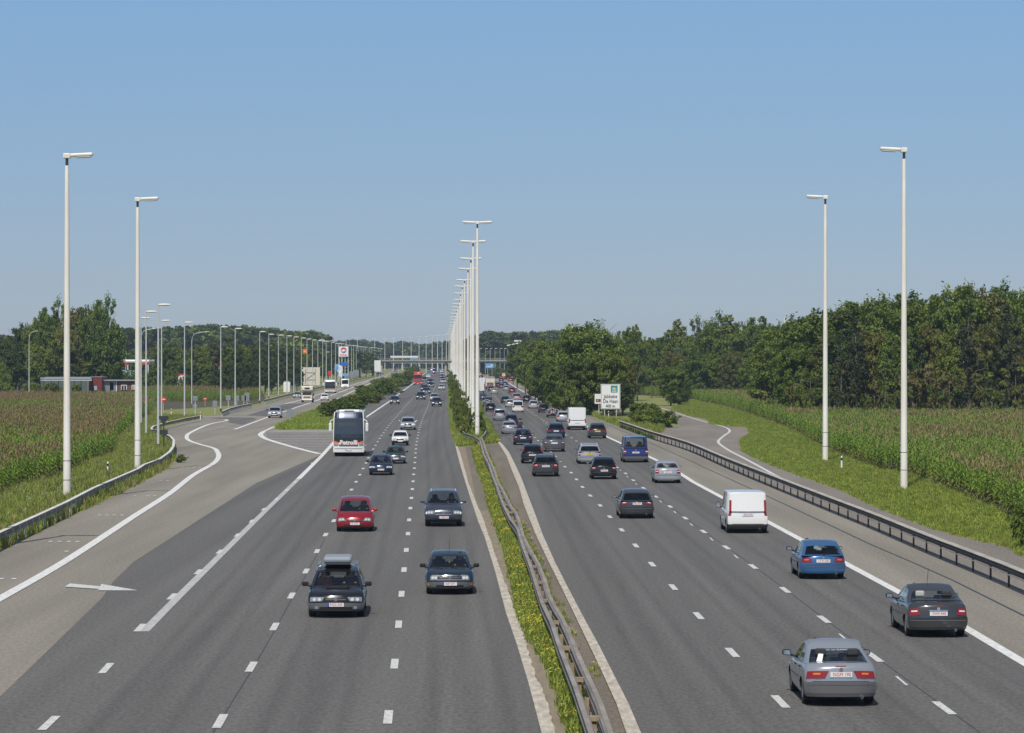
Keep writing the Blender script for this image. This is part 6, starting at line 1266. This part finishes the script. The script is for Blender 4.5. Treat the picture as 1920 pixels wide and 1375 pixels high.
put(714, 891.5, 46, 'hatch', 'navy', 'L', 'dark navy hatchback overtaking in front of the darker convertible', 'p306', txt='VDX 118', hl=[(.46,.60),(.92,.62),(.96,.88),(.50,.80)], grille=(.40,.60,.74), W=1.69, pt=.38)
put(741.5, 870, 39, 'hatch', 'green', 'L', 'very dark green hatchback half hidden behind the navy hatchback', 'golf2', dark_bumper=2, chrome=1, hl=[(.54,.60),(.88,.60),(.88,.88),(.54,.88)], W=1.70)
put(750.3, 836, 33.5, 'hatch', 'white', 'L', 'small white hatchback behind the green one', dark_bumper=1, dark=1, W=1.57, L=3.7, H=1.37, hl=[(.56,.62),(.93,.62),(.93,.88),(.56,.88)])
put(765, 806.5, 30.5, 'saloon', 'silver', 'L', 'silver saloon following the small white hatchback', mirror_paint=1, dark=1)
put(818.8, 762.5, 21, 'hatch', 'black', 'L', 'black hatchback closest to the median ahead of the pack')
put(740, 758.5, 20, 'saloon', 'slate', 'L', 'dark blue saloon alone on the hard shoulder side lane behind the coach')
put(814.5, 752.5, 19, 'saloon', 'silver', 'L', 'silver saloon directly behind the black hatchback near the median')
put(789, 750, 19, 'estate', 'black', 'L', 'black estate car leading the dark middle lane group')
put(799.8, 739.5, 16.5, 'hatch', 'slate', 'L', 'slate hatchback second in the dark middle lane group')
put(796, 733.5, 15.5, 'saloon', 'black', 'L', 'black saloon third in the dark middle lane group')
put(828, 731.5, 14, 'saloon', 'lightsilver', 'L', 'pale silver saloon alone in the far fast lane')
put(808, 726.5, 13, 'hatch', 'black', 'L', 'black hatchback right of the red lorry')
put(807, 720, 12.5, 'estate', 'navy', 'L', 'navy estate beyond the black hatchback near the red lorry')
put(831, 719, 13.5, 'saloon', 'silver', 'L', 'silver saloon heading the far fast lane queue')
put(829.5, 714.5, 12.5, 'hatch', 'navy', 'L', 'navy hatchback second in the far fast lane queue')
put(829, 709, 11.5, 'saloon', 'slate', 'L', 'slate saloon third in the far fast lane queue')
put(829, 703.5, 10.5, 'saloon', 'silver', 'L', 'silver saloon fourth in the far fast lane queue')
put(828.5, 699, 10, 'hatch', 'white', 'L', 'tiny white hatchback at the end of the far fast lane queue')
put(796, 715.5, 12, 'estate', 'navy', 'L', 'navy estate immediately beside the red lorry')
put(803, 709, 10.5, 'hatch', 'white', 'L', 'white hatchback beyond the navy estate near the lorry')
put(814, 706, 11, 'hatch', 'red', 'L', 'tiny red and white looking hatchback in the far middle lane')
put(815, 700, 10, 'vantall', 'royal', 'L', 'tiny dark blue van in the far middle lane')
put(803, 697, 9, 'saloon', 'slate', 'L', 'tiny slate saloon at the far end of the left carriageway')
put(809, 696, 9, 'hatch', 'silver', 'L', 'tiny silver hatchback at the far end of the left carriageway')
# slip road
put(515, 784, 27, 'hatch', 'silver', 'S', 'silver hatchback alone on the slip road', L=3.97, H=1.40)
put(557, 747, 13.5, 'saloon', 'silver', 'S', 'silver saloon left behind the cream motorhome')
put(608.5, 751.5, 16.5, 'hatch', 'white', 'S', 'small white hatchback in front of the white coach on the slip road')
put(647, 728.5, 16.5, 'vantall', 'white', 'S', 'white box van behind the white slip road coach', W=2.1)
put(711, 706, 8.5, 'hatch', 'slate', 'S', 'tiny dark car far away on the slip road')
put(741, 697.5, 9, 'saloon', 'slate', 'L', 'tiny dark car with pale roof rack under the overpass')
# right carriageway, backs to the camera
put(1570, 1321, 139, 'saloon', 'bluesilver', 'R', 'nearest car, silver saloon with grey bumper at the bottom right', 'alm', txt='NGM 190', L=4.32, W=1.69, H=1.40, tl=[(.46,.63),(.975,.63),(.96,.88),(.36,.88)], dark_bumper=2, bt=.52, pt=.76, amber=1, blue=False)
put(1752, 1193.5, 115, 'saloon', 'darkgrey', 'R', 'dark grey saloon with spoiler at the right edge lane', 'volvo', txt='FWF-940', L=4.48, W=1.72, H=1.41, pale=1, tl=[(.62,.62),(.975,.60),(.965,.90),(.72,.90)], bt=.48, spoiler=1, chrome=1, antenna=1, pt=.68)
put(1539, 1085.5, 88, 'hatch', 'blue', 'R', 'bright blue hatchback in the right lane', 'blue', txt='LTW-582', L=4.12, W=1.69, H=1.39, tl=[(.48,.66),(.975,.66),(.965,.90),(.56,.90)], amber=1, bt=.50, pt=.74, wiper=1)
put(1399.5, 1000, 79.5, 'van', 'white', 'R', 'white panel van with tall red lamps', 'vito', txt='BNN-075', tall_tl=(.72,.60), dark_bumper=1, bt=.24, pt=.74, bigmirror=1, strip=False, chrome=0)
put(1192.5, 972.5, 67, 'estate', 'darkgrey', 'R', 'dark grey short estate alone in the middle lane', 'v50', txt='BPG-404', dark=1, tl=[(.54,.74),(.97,.74),(.965,.97),(.58,.95)], bt=.52, pt=.80, W=1.74, L=4.4, H=1.44, blue=1)
put(1251, 906.5, 51.5, 'saloon', 'silver', 'R', 'silver saloon with red lamps in the right lane ahead of the blue van', 'astra', txt='CSN 318', L=4.25, W=1.71, tl=[(.70,.60),(.975,.60),(.965,.95),(.76,.95)], mirror_paint=0, bt=.50)
put(1131.5, 899, 50.5, 'hatch', 'black', 'R', 'glossy black hatchback in the middle lane, lamps low and round', 'polo', tl=[(.66,.66),(.97,.66),(.96,.92),(.66,.92)], bt=.46, pt=.54, blue=1, txt='XHM-602', dark=1)
put(1023, 894, 51, 'estate', 'darkgrey', 'R', 'charcoal estate with wedge shaped red lamps nearest the median', 'a4', tl=[(.62,.66),(.975,.66),(.96,.94),(.55,.94)], rails=2, dark=1, bt=.42, pt=.72, txt='KLM-230', W=1.77)
put(1191, 867.5, 50, 'minibus', 'royal', 'R', 'dark blue minibus in the right lane', 'tr', tl=[(.80,.48),(.975,.48),(.975,.80),(.82,.80)], dark_bumper=2, bt=.26, pt=.58, txt='GAB-871', strip=False, bigmirror=1)
put(998, 869.5, 43.5, 'hatch', 'black', 'R', 'black hatchback with high vertical lamps beside the median', 'punto', tall_tl=(.92,.70), bt=.46, pt=.66, txt='DHR-459', dark=1, W=1.66)
put(1105, 870.5, 46.5, 'estate', 'silver', 'R', 'silver estate with a yellow plate behind the black hatchback', 'est', rails=1, yp=1, txt='TX-LB-40', tl=[(.78,.58),(.975,.58),(.965,.94),(.80,.94)], dark=1, pt=.70)
put(1039, 847.5, 42, 'saloon', 'grey', 'R', 'dark silver saloon glinting in the sun in the fast lane', 'merc', tl=[(.66,.62),(.975,.62),(.96,.90),(.70,.90)], bt=.50, mirror_paint=0, W=1.75, L=4.6)
put(980.5, 835, 37, 'hatch', 'navy', 'R', 'navy hatchback with white plate next to the median grass', tl=[(.62,.62),(.97,.62),(.96,.92),(.62,.92)], pt=.66)
put(1042.5, 822, 35, 'estate', 'navy', 'R', 'navy estate with a roof carrier in the middle of the queue', rails=2, tl=[(.60,.62),(.97,.62),(.96,.90),(.60,.90)])
put(1120, 822.5, 35.5, 'hatch', 'darkgrey', 'R', 'charcoal hatchback with yellow plate right of the tall white van', yp=1, tl=[(.60,.66),(.97,.66),(.96,.90),(.60,.90)], L=4.1)
put(1082, 806.5, 36.5, 'vantall', 'white', 'R', 'tall white panel van in the queue', tall_tl=(.60,.10), dark_bumper=1, bt=.25, pt=.62)
put(955, 814.5, 31, 'saloon', 'bluesilver', 'R', 'silver blue saloon next to the motorcyclist')
put(958.5, 799, 27, 'hatch', 'navy', 'R', 'navy hatchback directly ahead of the saloon beside the motorcyclist', tall_tl=(.8,.2))
put(937, 789, 26.5, 'mpv', 'bluesilver', 'R', 'silver people carrier with purple sheen along the median')
put(1055.5, 791, 25, 'hatch', 'lightsilver', 'R', 'pale silver hatchback left of the tall white van', dark=1)
put(1036, 783, 23, 'hatch', 'navy', 'R', 'dark hatchback carrying two bicycles on its tailgate', 'bk1')
put(971, 773.5, 22.5, 'minivan', 'white', 'R', 'small white van with a glazed tailgate in the fast lane')
put(920, 772.5, 21, 'hatch', 'black', 'R', 'black hatchback hard against the median masts')
put(1019.5, 774.5, 21, 'estate', 'darkgrey', 'R', 'charcoal estate with red lamps behind the bicycle carrying hatchback')
put(1000.5, 766.5, 19.5, 'estate', 'lightsilver', 'R', 'pale estate with luggage showing in the rear window')
put(914, 763.5, 20, 'offroad', 'black', 'R', 'black off road car loaded with bicycles beside the masts', 'bk2')
put(956.5, 764, 17.5, 'hatch', 'lightsilver', 'R', 'pale silver hatchback left of the small white van')
put(947, 757.5, 17, 'estate', 'green', 'R', 'dark green estate left behind the pale hatchback')
put(968.8, 752.5, 19.5, 'estate', 'rose', 'R', 'rosy silver estate ahead of the small white van')
put(987.5, 755, 16, 'hatch', 'black', 'R', 'black hatchback right of the rosy estate')
put(906, 752, 16, 'saloon', 'slate', 'R', 'slate saloon just right of the nearest median mast')
put(960, 737.5, 14.5, 'hatch', 'red', 'R', 'bright red hatchback in the far right queue')
put(949, 733, 13.5, 'estate', 'silver', 'R', 'silver estate left of the bright red hatchback')
put(927, 739, 14.5, 'saloon', 'beige', 'R', 'beige saloon following the loaded trailer')
put(921, 734.5, 13.5, 'hatch', 'slate', 'R', 'slate hatchback half hidden left of the beige saloon')
put(934.5, 727, 12.5, 'hatch', 'black', 'R', 'black hatchback right of the white trailer')
put(940, 729, 12, 'hatch', 'darkred', 'R', 'dark red hatchback between trailer and silver estate')
put(947, 725, 12, 'saloon', 'royal', 'R', 'tiny royal blue saloon beyond the silver estate')
put(957.5, 716, 11, 'hatch', 'red', 'R', 'tiny red hatchback leaving at the exit')
put(940, 716.5, 10.5, 'hatch', 'darkred', 'R', 'tiny dark red hatchback under the round warning sign')
put(902, 711, 10, 'hatch', 'darkred', 'R', 'tiny dark red hatchback beyond the white lorries')
put(899, 706, 9, 'hatch', 'white', 'R', 'tiny white hatchback farthest along the median masts')
put(962, 709, 10, 'saloon', 'white', 'R', 'tiny white saloon on the exit beyond the red one')
put(968, 704.5, 9, 'hatch', 'silver', 'R', 'tiny silver hatchback farthest on the exit')
put(951, 709.5, 9.5, 'hatch', 'black', 'R', 'tiny black hatchback at the exit nose')
put(895.5, 701.5, 8, 'hatch', 'silver', 'R', 'tiny silver hatchback at the far end of the right carriageway')
# roof box and carrier bars
o, car = VEH['meg']; zr = car.H
ob = empty('roof_box', local(o, (0, -.35, zr+.02)), o.rotation_euler.z, 'grey plastic roof box strapped on the black estate car', 'roof box')
mb = MB(); mb.rbox((0, 0, .17), (.90, 1.55, .20), .09, 3); mb.build('lid', mat('roof_box_plastic', (.26, .29, .33), .45), ob, smooth=False)
mb = MB(); mb.rbox((0, 0, .065), (.82, 1.45, .10), .04, 2); mb.build('base', M_trimg, ob)
for y in (-.2, -.95):
    mb = MB(); mb.box((0, y+.05, zr+.055), (1.22, .06, .035))
    for s in (-1, 1): mb.rbox((s*.60, y+.05, zr+.03), (.10, .10, .09), .02)
    mb.build('roof_bar', M_chrome, o)
# sticker and paper in the silver saloon
o, car = VEH['alm']
P0 = car.C(0, 0, .79); P1 = car.C(0, 0, .5); tilt = math.atan2(P0.y-P1.y, P0.z-P1.z)
text_mb('Team van ALMERA', .075, M_signw, 'window_sticker', o, Matrix.Translation(P0+Vector((0, -.03, 0))) @ Matrix.Rotation(-tilt, 4, 'X') @ FACE_NEG_Y, .001)
mb = MB(); a = car.C(-.66, 0, .14)+Vector((0, -.012, 0)); mb.quad(a, a+Vector((.13, 0, -.0)), a+Vector((.17, .09, .16)), a+Vector((.06, .09, .17))); mb.build('window_paper', M_signw, o)
# people in the near vehicles (left hand drive)
def driver(key, lb, pose='drive', side=-1, shirt=None, dz=0):
    o, car = VEH[key]; yr, ytr, ytf, yf = car.cab; s = o.scale.x; v = (side*car.W*.22, ytf-.28 if yf-ytf < 1.3 else ytf-.18, pw(car.zt, 0)-.36+dz)
    person(local(o, v), o.rotation_euler.z, pose, lb, shirt, scale=s*.93)
driver('meg', 'driver of the black estate car holding the wheel'); driver('meg', 'passenger of the black estate car with hands in the lap', 'sit', 1, M_shirtr)
driver('golf', 'driver of the square dark blue hatchback'); driver('scenic', 'driver of the red people carrier'); driver('suv', 'driver of the slate blue off road car'); driver('p306', 'driver of the navy hatchback overtaking'); driver('golf2', 'driver of the very dark green hatchback', shirt=M_shirtr)
driver('alm', 'driver of the nearest silver saloon seen from behind'); driver('volvo', 'driver of the dark grey saloon with spoiler'); driver('blue', 'driver of the bright blue hatchback'); driver('est', 'driver of the silver estate with yellow plate'); driver('astra', 'driver of the silver saloon ahead of the blue van', shirt=M_shirtw)
mb = MB(); o, car = VEH['golf']; a = car.C(0, 1, .78); mb.tube([a+Vector((0, -.1, 0)), a+Vector((0, -.12, -.14))], .006, 4); mb.rbox(a+Vector((0, -.12, -.17)), (.05, .04, .07), .015, 1); mb.build('hanging_charm', M_yell, o)
# ---------------- coaches, lorries, motorhome, motorcycle
def place(o, x, yb, side, near_y, label, cat, key=None, s=1.0):
    p = G(x, yb); hd = heading(side, p.y); dirv = Vector((math.sin(hd), math.cos(hd), 0)); o.location = Vector((p.x, p.y, .03))+dirv*near_y*s; o.rotation_euler = (0, 0, -hd if side == 'R' else math.pi-hd); o.scale = (s, s, s)
    tag(o, label, cat); 
    if key: VEH[key] = (o, None)
    return o
def coach(white_top=False, L=12.0, W=2.55, H=3.65, near=True, colT='navy', txt=None):
    o = empty('coach'); h = L/2; pw_ = paint('white', PC['white'], 0); pt_ = paint(colT, PC[colT], .1)
    def S(u, t, y=h, off=0):                          # front surface, t 0..1 height
        z = .35+(H-.35)*t; x = u*W/2*(1-.05*max(0, (t-.55)/.45)**2); yy = y-.16*abs(u)**4-.55*max(0, (t-.42)/.58)**2.2+.0*t; return Vector((x, yy, z))
    us = lin(-1, 1, 15); ts = lin(0, 1, 15); mb = MB(); mb.grid(lambda u, t: S(u, t), us, ts)
    for s in (1, -1): mb.grid(lambda y, t: Vector((S(s, t, 0).x, y, S(s, t, 0).z)) if y < h-1 else S(s, t), [-h, -h*.5, 0, h*.5, h-1.01, h], ts, flip=s < 0)
    mb.grid(lambda y, u: Vector((S(u, 1, 0).x, y if y < h-1 else S(u, 1).y, H+.05*(1-u*u))), [-h, 0, h-1.01, h], us); mb.grid(lambda u, t: Vector((S(u, t, 0).x, -h, S(u, t, 0).z)), us, ts, flip=True)
    mb.build('body', pw_, o, smooth=False, weld=.002)
    norm = lambda nm, c, off, m, n=9, k=6: patch(nm, lambda u, t: S(u, t), c, off, m, o, n=n, k=k)
    norm('roof_front', [(-.95, .85), (.95, .85), (.93, .995), (-.93, .995)], .02, pt_, n=13)
    norm('windscreen', [(-.95, .36), (.95, .36), (.94, .845), (-.94, .845)], .016, M_win if not near else M_glassbus)
    norm('lower_mask', [(-.96, .245), (.96, .245), (.955, .36), (-.955, .36)], .012, mat('coach_mask', (.012, .022, .026), .45))
    for s in (-1, 1):
        c = [(s*.62, .225), (s*.97, .235), (s*.97, .29), (s*.72, .26)]; patch('indicator', lambda u, t: S(u, t), c, .03, M_oran, o, flip=s < 0)
        c = [(s*.68, .165), (s*.94, .165), (s*.95, .215), (s*.66, .205)]; patch('headlight', lambda u, t: S(u, t), c, .03, M_hl, o, flip=s < 0)
        mb = MB(); mb.rbox((s*(W/2+.24), h-.05, H*.66), (.24, .20, .72), .07); mb.tube([(s*(W/2-.15), h-.5, H*.86), (s*(W/2+.24), h-.15, H*.80), (s*(W/2+.24), h-.08, H*.7)], .04, 6); mb.build('wing_mirror', pw_, o)
    norm('silver_band', [(-.62, .15), (.62, .15), (.62, .20), (-.62, .20)], .02, M_trimg); norm('bumper_line', [(-.88, .085), (.88, .085), (.88, .095), (-.88, .095)], .02, M_trimg)
    plate(o, 0, S(0, .06).y+.04, S(0, .06).z, None, False, math.pi, near=near)
    if txt: e = S(0, .235); text_mb(txt, .50, M_redc, 'name_shadow', o, Matrix.Translation((-.02, h+.035, .35+(H-.35)*.235)) @ Matrix.Rotation(math.pi, 4, 'Z') @ FACE_NEG_Y @ Matrix.Shear('XZ', 4, (.0, .0)), .004, bold=.035); text_mb(txt, .50, M_signw, 'name_text', o, Matrix.Translation((0, h+.05, .35+(H-.35)*.24)) @ Matrix.Rotation(math.pi, 4, 'Z') @ FACE_NEG_Y, .004, bold=.016)
    for s in (-1, 1):
        mb = MB(); mb.box((s*(W/2-.0), -.3, H*.66), (.03, L*.86, H*.26)); mb.build('side_window', M_win, o)
        for y in (h-2.6, -h+3.2): wheel(o, s*(W/2-.2), y, .5, .30, near)
    mb = MB(); mb.box((0, 0, .35), (W*.9, L*.92, .3)); mb.build('underbody', M_under, o)
    if near:
        mb = MB(); mb.rbox((0, h-2.9, H+.09), (1.7, 1.4, .16), .06)
        for s in (-1, 1): mb.rbox((s*1.02, h-2.2, H+.08), (.08, 2.2, .10), .03)
        mb.build('roof_unit', M_whitep, o); mb = MB(); mb.rbox((0, h-2.1, H+.08), (.8, .25, .08), .03); mb.build('roof_vent', M_trimg, o)
        mb = MB(); mb.rbox((0, h-.9, 1.35), (W*.86, .5, .25), .08); mb.rbox((.65, h-1.6, 1.5), (.5, .2, 1.1), .06); mb.build('dashboard', mat('coach_dash', (.03, .06, .07), .7), o)
        mb = MB(); mb.tube([(-.45, h-.32, 1.35), (.25, h-.36, 1.5)], .02, 5); mb.tube([(.55, h-.32, 1.35), (1.05, h-.36, 1.5)], .02, 5); mb.build('wiper', M_trim, o)
    return o
M_glassbus = glass_mat('coach_glass', (.22, .26, .30))
c = coach(txt='Petrolli'); place(c, 655, 855, 'L', 12/2-2.6, 'large white and blue touring coach reading Petrolli in the left lane', 'coach', 'bus')
mb = MB(); c2 = c; mb.box((0, 2, .95), (2.3, 7.6, .06)); mb.box((0, -1.9, 2.2), (2.3, .06, 2.6)); mb.build('interior', mat('coach_interior', (.02, .04, .08), .9), c)
person(local(c, (-.62, 6-1.35, 1.42)), c.rotation_euler.z, 'drive', 'coach driver in a white shirt behind the big windscreen', M_shirtw, 1.15)
person(local(c, (.85, 6-1.45, 1.35)), c.rotation_euler.z, 'sit', 'coach companion seated low at the left side of the windscreen', M_shirtw, 1.05)
c = coach(near=False, L=10, W=2.5, H=3.1, colT='white'); place(c, 619.5, 737.5, 'S', 10/2-2.6, 'plain white coach on the slip road behind the motorhome', 'coach', s=1.0)
def lorry_front(color, label, x, yb, side, W=2.5, H=3.9, L=9.0, s=1.0, mesh=None):
    o = empty('lorry'); pm = paint(color, PC[color], 0); h = L/2
    mb = MB(); mb.rbox((0, h-1.1, 1.9), (W, 2.2, 2.7), .18, 2); mb.build('cab', pm, o); mb = MB(); mb.rbox((0, h-1.2, 3.45), (W*.92, 1.7, .8), .22, 2); mb.build('air_deflector', pm, o)
    mb = MB(); mb.rbox((0, h+.0, 2.45), (W*.90, .06, .95), .02, 1); mb.build('windscreen', M_win, o); mb = MB(); mb.rbox((0, h+.02, 1.35), (W*.7, .05, .55), .02, 1); mb.build('grille', M_trimg, o)
    mb = MB(); mb.rbox((0, h+.03, 2.98), (W*.86, .25, .12), .04, 1); mb.build('sun_visor', M_trim, o); mb = MB(); mb.rbox((0, h-.05, .62), (W*.98, .3, .42), .08, 1); mb.build('front_bumper', pm, o)
    for q in (-1, 1):
        mb = MB(); mb.rbox((q*W*.40, h+.11, .66), (.34, .04, .2), .015, 1); mb.build('headlight', M_hlw, o); mb = MB(); mb.rbox((q*(W/2+.18), h-.2, 2.4), (.2, .16, .6), .05, 1); mb.build('wing_mirror', M_trim, o)
        for y in (h-1.4, -h+1.5): wheel(o, q*(W/2-.2), y, .5, .3, False)
    mb = MB(); mb.box((0, -1.2, 2.35), (W, L-2.9, H-.75)); mb.build('cargo_box', mesh or pm, o); plate(o, 0, h+.12, .52, None)
    mb = MB(); mb.rbox((-.2, h-.3, 3.5), (.5, .7, .3), .1); mb.build('roof_mark', M_signw, o)
    place(o, x, yb, side, h-1.4, label, 'lorry', s=s); return o
lorry_front('truckred', 'bright red lorry in the slow lane of the left carriageway', 783.5, 722.5, 'L', s=1.02)
def box_back(name, color, label, x, yb, wpx, H=2.9, L=6.0, W=2.3, pic=False, cat='lorry'):
    o = empty(name); pm = paint(color, PC[color], 0); h = L/2
    mb = MB(); mb.rbox((0, -.6, H/2+.35), (W, L-1.4, H-.7), .06, 1); mb.build('cargo_box', pm, o)
    mb = MB(); mb.rbox((0, h-.75, 1.25), (W*.9, 1.6, 1.5), .2, 2); mb.build('cab', pm, o)
    mb = MB(); mb.box((0, -h+.05, H/2+.35), (.03, .03, H-.8)); mb.box((0, -h+.05, .78), (W*.98, .04, .04)); mb.build('door_seam', M_trimg, o)
    for q in (-1, 1):
        mb = MB(); mb.rbox((q*W*.42, -h+.06, .62), (.20, .06, .16), .02, 1); mb.build('tail_light', M_tail, o); mb = MB(); mb.rbox((q*(W/2+.14), h-.9, 1.6), (.18, .12, .4), .04, 1); mb.build('wing_mirror', M_trim, o)
        for y in (h-1.0, -h+1.1): wheel(o, q*(W/2-.18), y, .38, .26, False)
    mb = MB(); mb.box((0, -h+.12, .52), (W*.95, .12, .14)); mb.build('rear_bumper', M_trim, o); plate(o, .3, -h+.03, .72)
    if pic: mb = MB(); mb.box((0, -h+.07, 1.2), (W*.74, .04, 1.1)); mb.build('cargo_opening', mat('cargo_dark', (.10, .05, .035), .9, col2=(.30, .18, .12), scale=(3, 3, 3)), o)
    p = G(x, yb); s = max(.8, min(1.15, (wpx-1)*p.y/F/W)); place(o, x, yb, 'R', h-1.1, label, cat, s=s); return o
box_back('box_lorry', 'cream', 'open backed white trailer truck with a brown load', 919, 730.5, 18, 2.7, pic=True)
box_back('box_lorry', 'white', 'white box lorry half hidden behind the nearest median mast', 900, 738.5, 17, 2.9)
box_back('box_lorry', 'white', 'second white box lorry ahead of the half hidden one', 903.5, 724.5, 13, 3.0)
# motorhome
o = empty('motorhome'); pm = paint('cream', PC['cream'], 0); mb = MB(); mb.rbox((0, -1.0, 1.85), (2.25, 5.0, 2.4), .12, 2); mb.build('living_box', pm, o)
mb = MB(); mb.rbox((0, 1.55, 2.62), (2.25, 1.9, .95), .25, 3); mb.build('overcab', pm, o); mb = MB(); mb.rbox((0, 2.51, 2.62), (.95, .06, .32), .03, 1); mb.build('overcab_window', M_win, o)
mb = MB(); mb.rbox((0, 2.1, 1.15), (1.95, 1.9, 1.35), .18, 2); mb.build('cab', pm, o); mb = MB(); mb.rbox((0, 3.02, 1.62), (1.7, .10, .52), .03, 1); mb.build('windscreen', M_win, o)
mb = MB(); mb.rbox((0, 3.07, .95), (1.3, .06, .34), .03, 1); mb.build('grille', mat('brown_grille', (.22, .12, .07), .6), o); mb = MB(); mb.rbox((0, 3.05, .52), (1.95, .2, .26), .06, 1); mb.build('front_bumper', M_whitep, o); mb = MB(); mb.box((0, 2.52, 2.24), (2.2, .05, .10)); mb.build('brown_stripe', MATS['brown_grille'], o)
for q in (-1, 1):
    mb = MB(); mb.rbox((q*.78, 3.09, .95), (.24, .05, .24), .03, 1); mb.build('headlight', M_hlw, o); mb = MB(); mb.rbox((q*1.2, 2.6, 1.55), (.2, .1, .34), .04, 1); mb.build('wing_mirror', M_trim, o)
    for y in (2.2, -1.9): wheel(o, q*.95, y, .35, .24, False)
mb = MB(); mb.rbox((.2, -.5, 3.15), (.9, .9, .25), .08); mb.build('roof_hatch', M_trimg, o); mb = MB(); mb.box((0, 0, .5), (1.9, 5, .3)); mb.build('underbody', M_under, o); plate(o, 0, 3.17, .5, None)
place(o, 576, 755, 'S', 2.2, 'cream motorhome with an alcove over the cab on the slip road', 'motorhome', s=.98)
# motorcycle and rider
o = empty('motorcycle'); mb = MB()
for y in (-.70, .72):
    m2 = MB(); m2.lathe([(-.06, .22), (-.07, .29), (0, .32), (.07, .29), (.06, .22)], 20, 'X', (0, 0, 0)); wq = m2.build('wheel', M_tyre, o, loc=(0, y, .32)); m2 = MB(); m2.lathe([(-.03, 0), (-.03, .22), (.03, .22), (.03, 0)], 12, 'X'); m2.build('rim', M_rim, wq)
mb.rbox((0, .05, .55), (.30, .62, .40), .10, 2); mb.build('engine', M_trimg, o); mb = MB(); mb.rbox((0, .22, .86), (.34, .55, .24), .10, 2); mb.build('tank', paint('darkred', PC['darkred']), o); mb = MB(); mb.rbox((0, -.45, .84), (.28, .75, .12), .05, 2); mb.build('seat', M_trim, o)
mb = MB(); mb.tube([(-.36, .45, 1.02), (-.15, .52, 1.0), (.15, .52, 1.0), (.36, .45, 1.02)], .016, 6); mb.tube([(.08, .55, .98), (.08, .72, .32)], .025, 6); mb.tube([(-.08, .55, .98), (-.08, .72, .32)], .025, 6); mb.build('handlebar', M_galv, o)
mb = MB(); mb.rbox((0, -.95, .80), (.20, .08, .12), .03, 1); mb.build('tail_light', M_tail, o)
for s in (-1, 1): mb = MB(); mb.rbox((s*.30, -.55, .62), (.20, .45, .34), .06, 2); mb.build('pannier', M_trim, o); mb = MB(); mb.rbox((s*.42, .48, 1.14), (.12, .03, .08), .02, 1); mb.build('mirror', M_chrome, o)
place(o, 975, 818, 'R', .70, 'motorcycle with side cases between the queues of cars', 'motorcycle')
person(local(o, (0, -.28, .92)), o.rotation_euler.z, 'ride', 'motorcyclist in dark riding suit and black helmet', None, 1.05, helmet=True)
# bicycles on tailgates
def bicycle(loc, rz, label, c):
    o = empty('bicycle', loc, rz, label, 'bicycle'); fm = mat('bike_paint_'+str(c), [(.45, .05, .04), (.7, .7, .7), (.05, .2, .45)][c], .4)
    for x in (-.52, .52):
        mb = MB(); n = 20; R0 = .33; pts = [(x+math.cos(a)*R0, 0, R0+math.sin(a)*R0) for a in lin(0, 2*math.pi, n)]; mb.tube(pts, .018, 5, False); wq = mb.build('wheel', M_galv, o)
        mb = MB(); [mb.tube([(x, 0, R0), (x+math.cos(a)*R0, 0, R0+math.sin(a)*R0)], .003, 3) for a in lin(0, 5.5, 8)]; mb.build('spokes', M_chrome, wq)
    mb = MB()
    for a, b in (((-.52, 0, .33), (-.1, 0, .30)), ((-.1, 0, .30), (-.2, 0, .80)), ((-.2, 0, .80), (.34, 0, .82)), ((.34, 0, .82), (-.1, 0, .30)), ((-.52, 0, .33), (-.2, 0, .78)), ((.34, 0, .92), (.52, 0, .33))): mb.tube([a, b], .018, 6)
    mb.build('frame', fm, o); mb = MB(); mb.rbox((-.22, 0, .90), (.24, .12, .05), .02, 1); mb.build('saddle', M_trim, o); mb = MB(); mb.tube([(.34, -.25, .98), (.36, 0, .95), (.34, .25, .98)], .014, 5); mb.build('handlebar', M_trim, o)
for key, n in (('bk1', 2), ('bk2', 2)):
    o, car = VEH[key]
    for i in range(n):
        bicycle(local(o, (.08*(-1)**i, -car.L/2-.18-.16*i, .42+.04*i)), o.rotation_euler.z+(0 if i == 0 else math.pi), ('outer' if i else 'inner')+' bicycle on the tailgate rack of the '+('dark hatchback' if key == 'bk1' else 'black off road car'), i if key == 'bk1' else 2-i)
    mb = MB(); [mb.box((0, -car.L/2-.10-.16*i, .42), (1.1, .05, .04)) for i in range(2)]; mb.box((0, -car.L/2-.1, .6), (.06, .06, .5)); mb.build('bicycle_rack', M_trim, o)
# ---------------------------------------------------------------- haze: one closed box of even air
hm = bpy.data.materials.new('haze'); hm.use_nodes = True; hn = hm.node_tree; hn.nodes.remove(hn.nodes['Principled BSDF'])
pv = hn.nodes.new('ShaderNodeVolumePrincipled'); pv.inputs['Color'].default_value = (.62, .78, 1.0, 1); pv.inputs['Density'].default_value = .00010; pv.inputs['Anisotropy'].default_value = 0.0
hn.links.new(pv.outputs[0], hn.nodes['Material Output'].inputs['Volume'])
mb = MB(); mb.box((0, 4000, 22), (14000, 11000, 46)); hz = mb.build('haze', hm); tag(hz, kind='stuff')
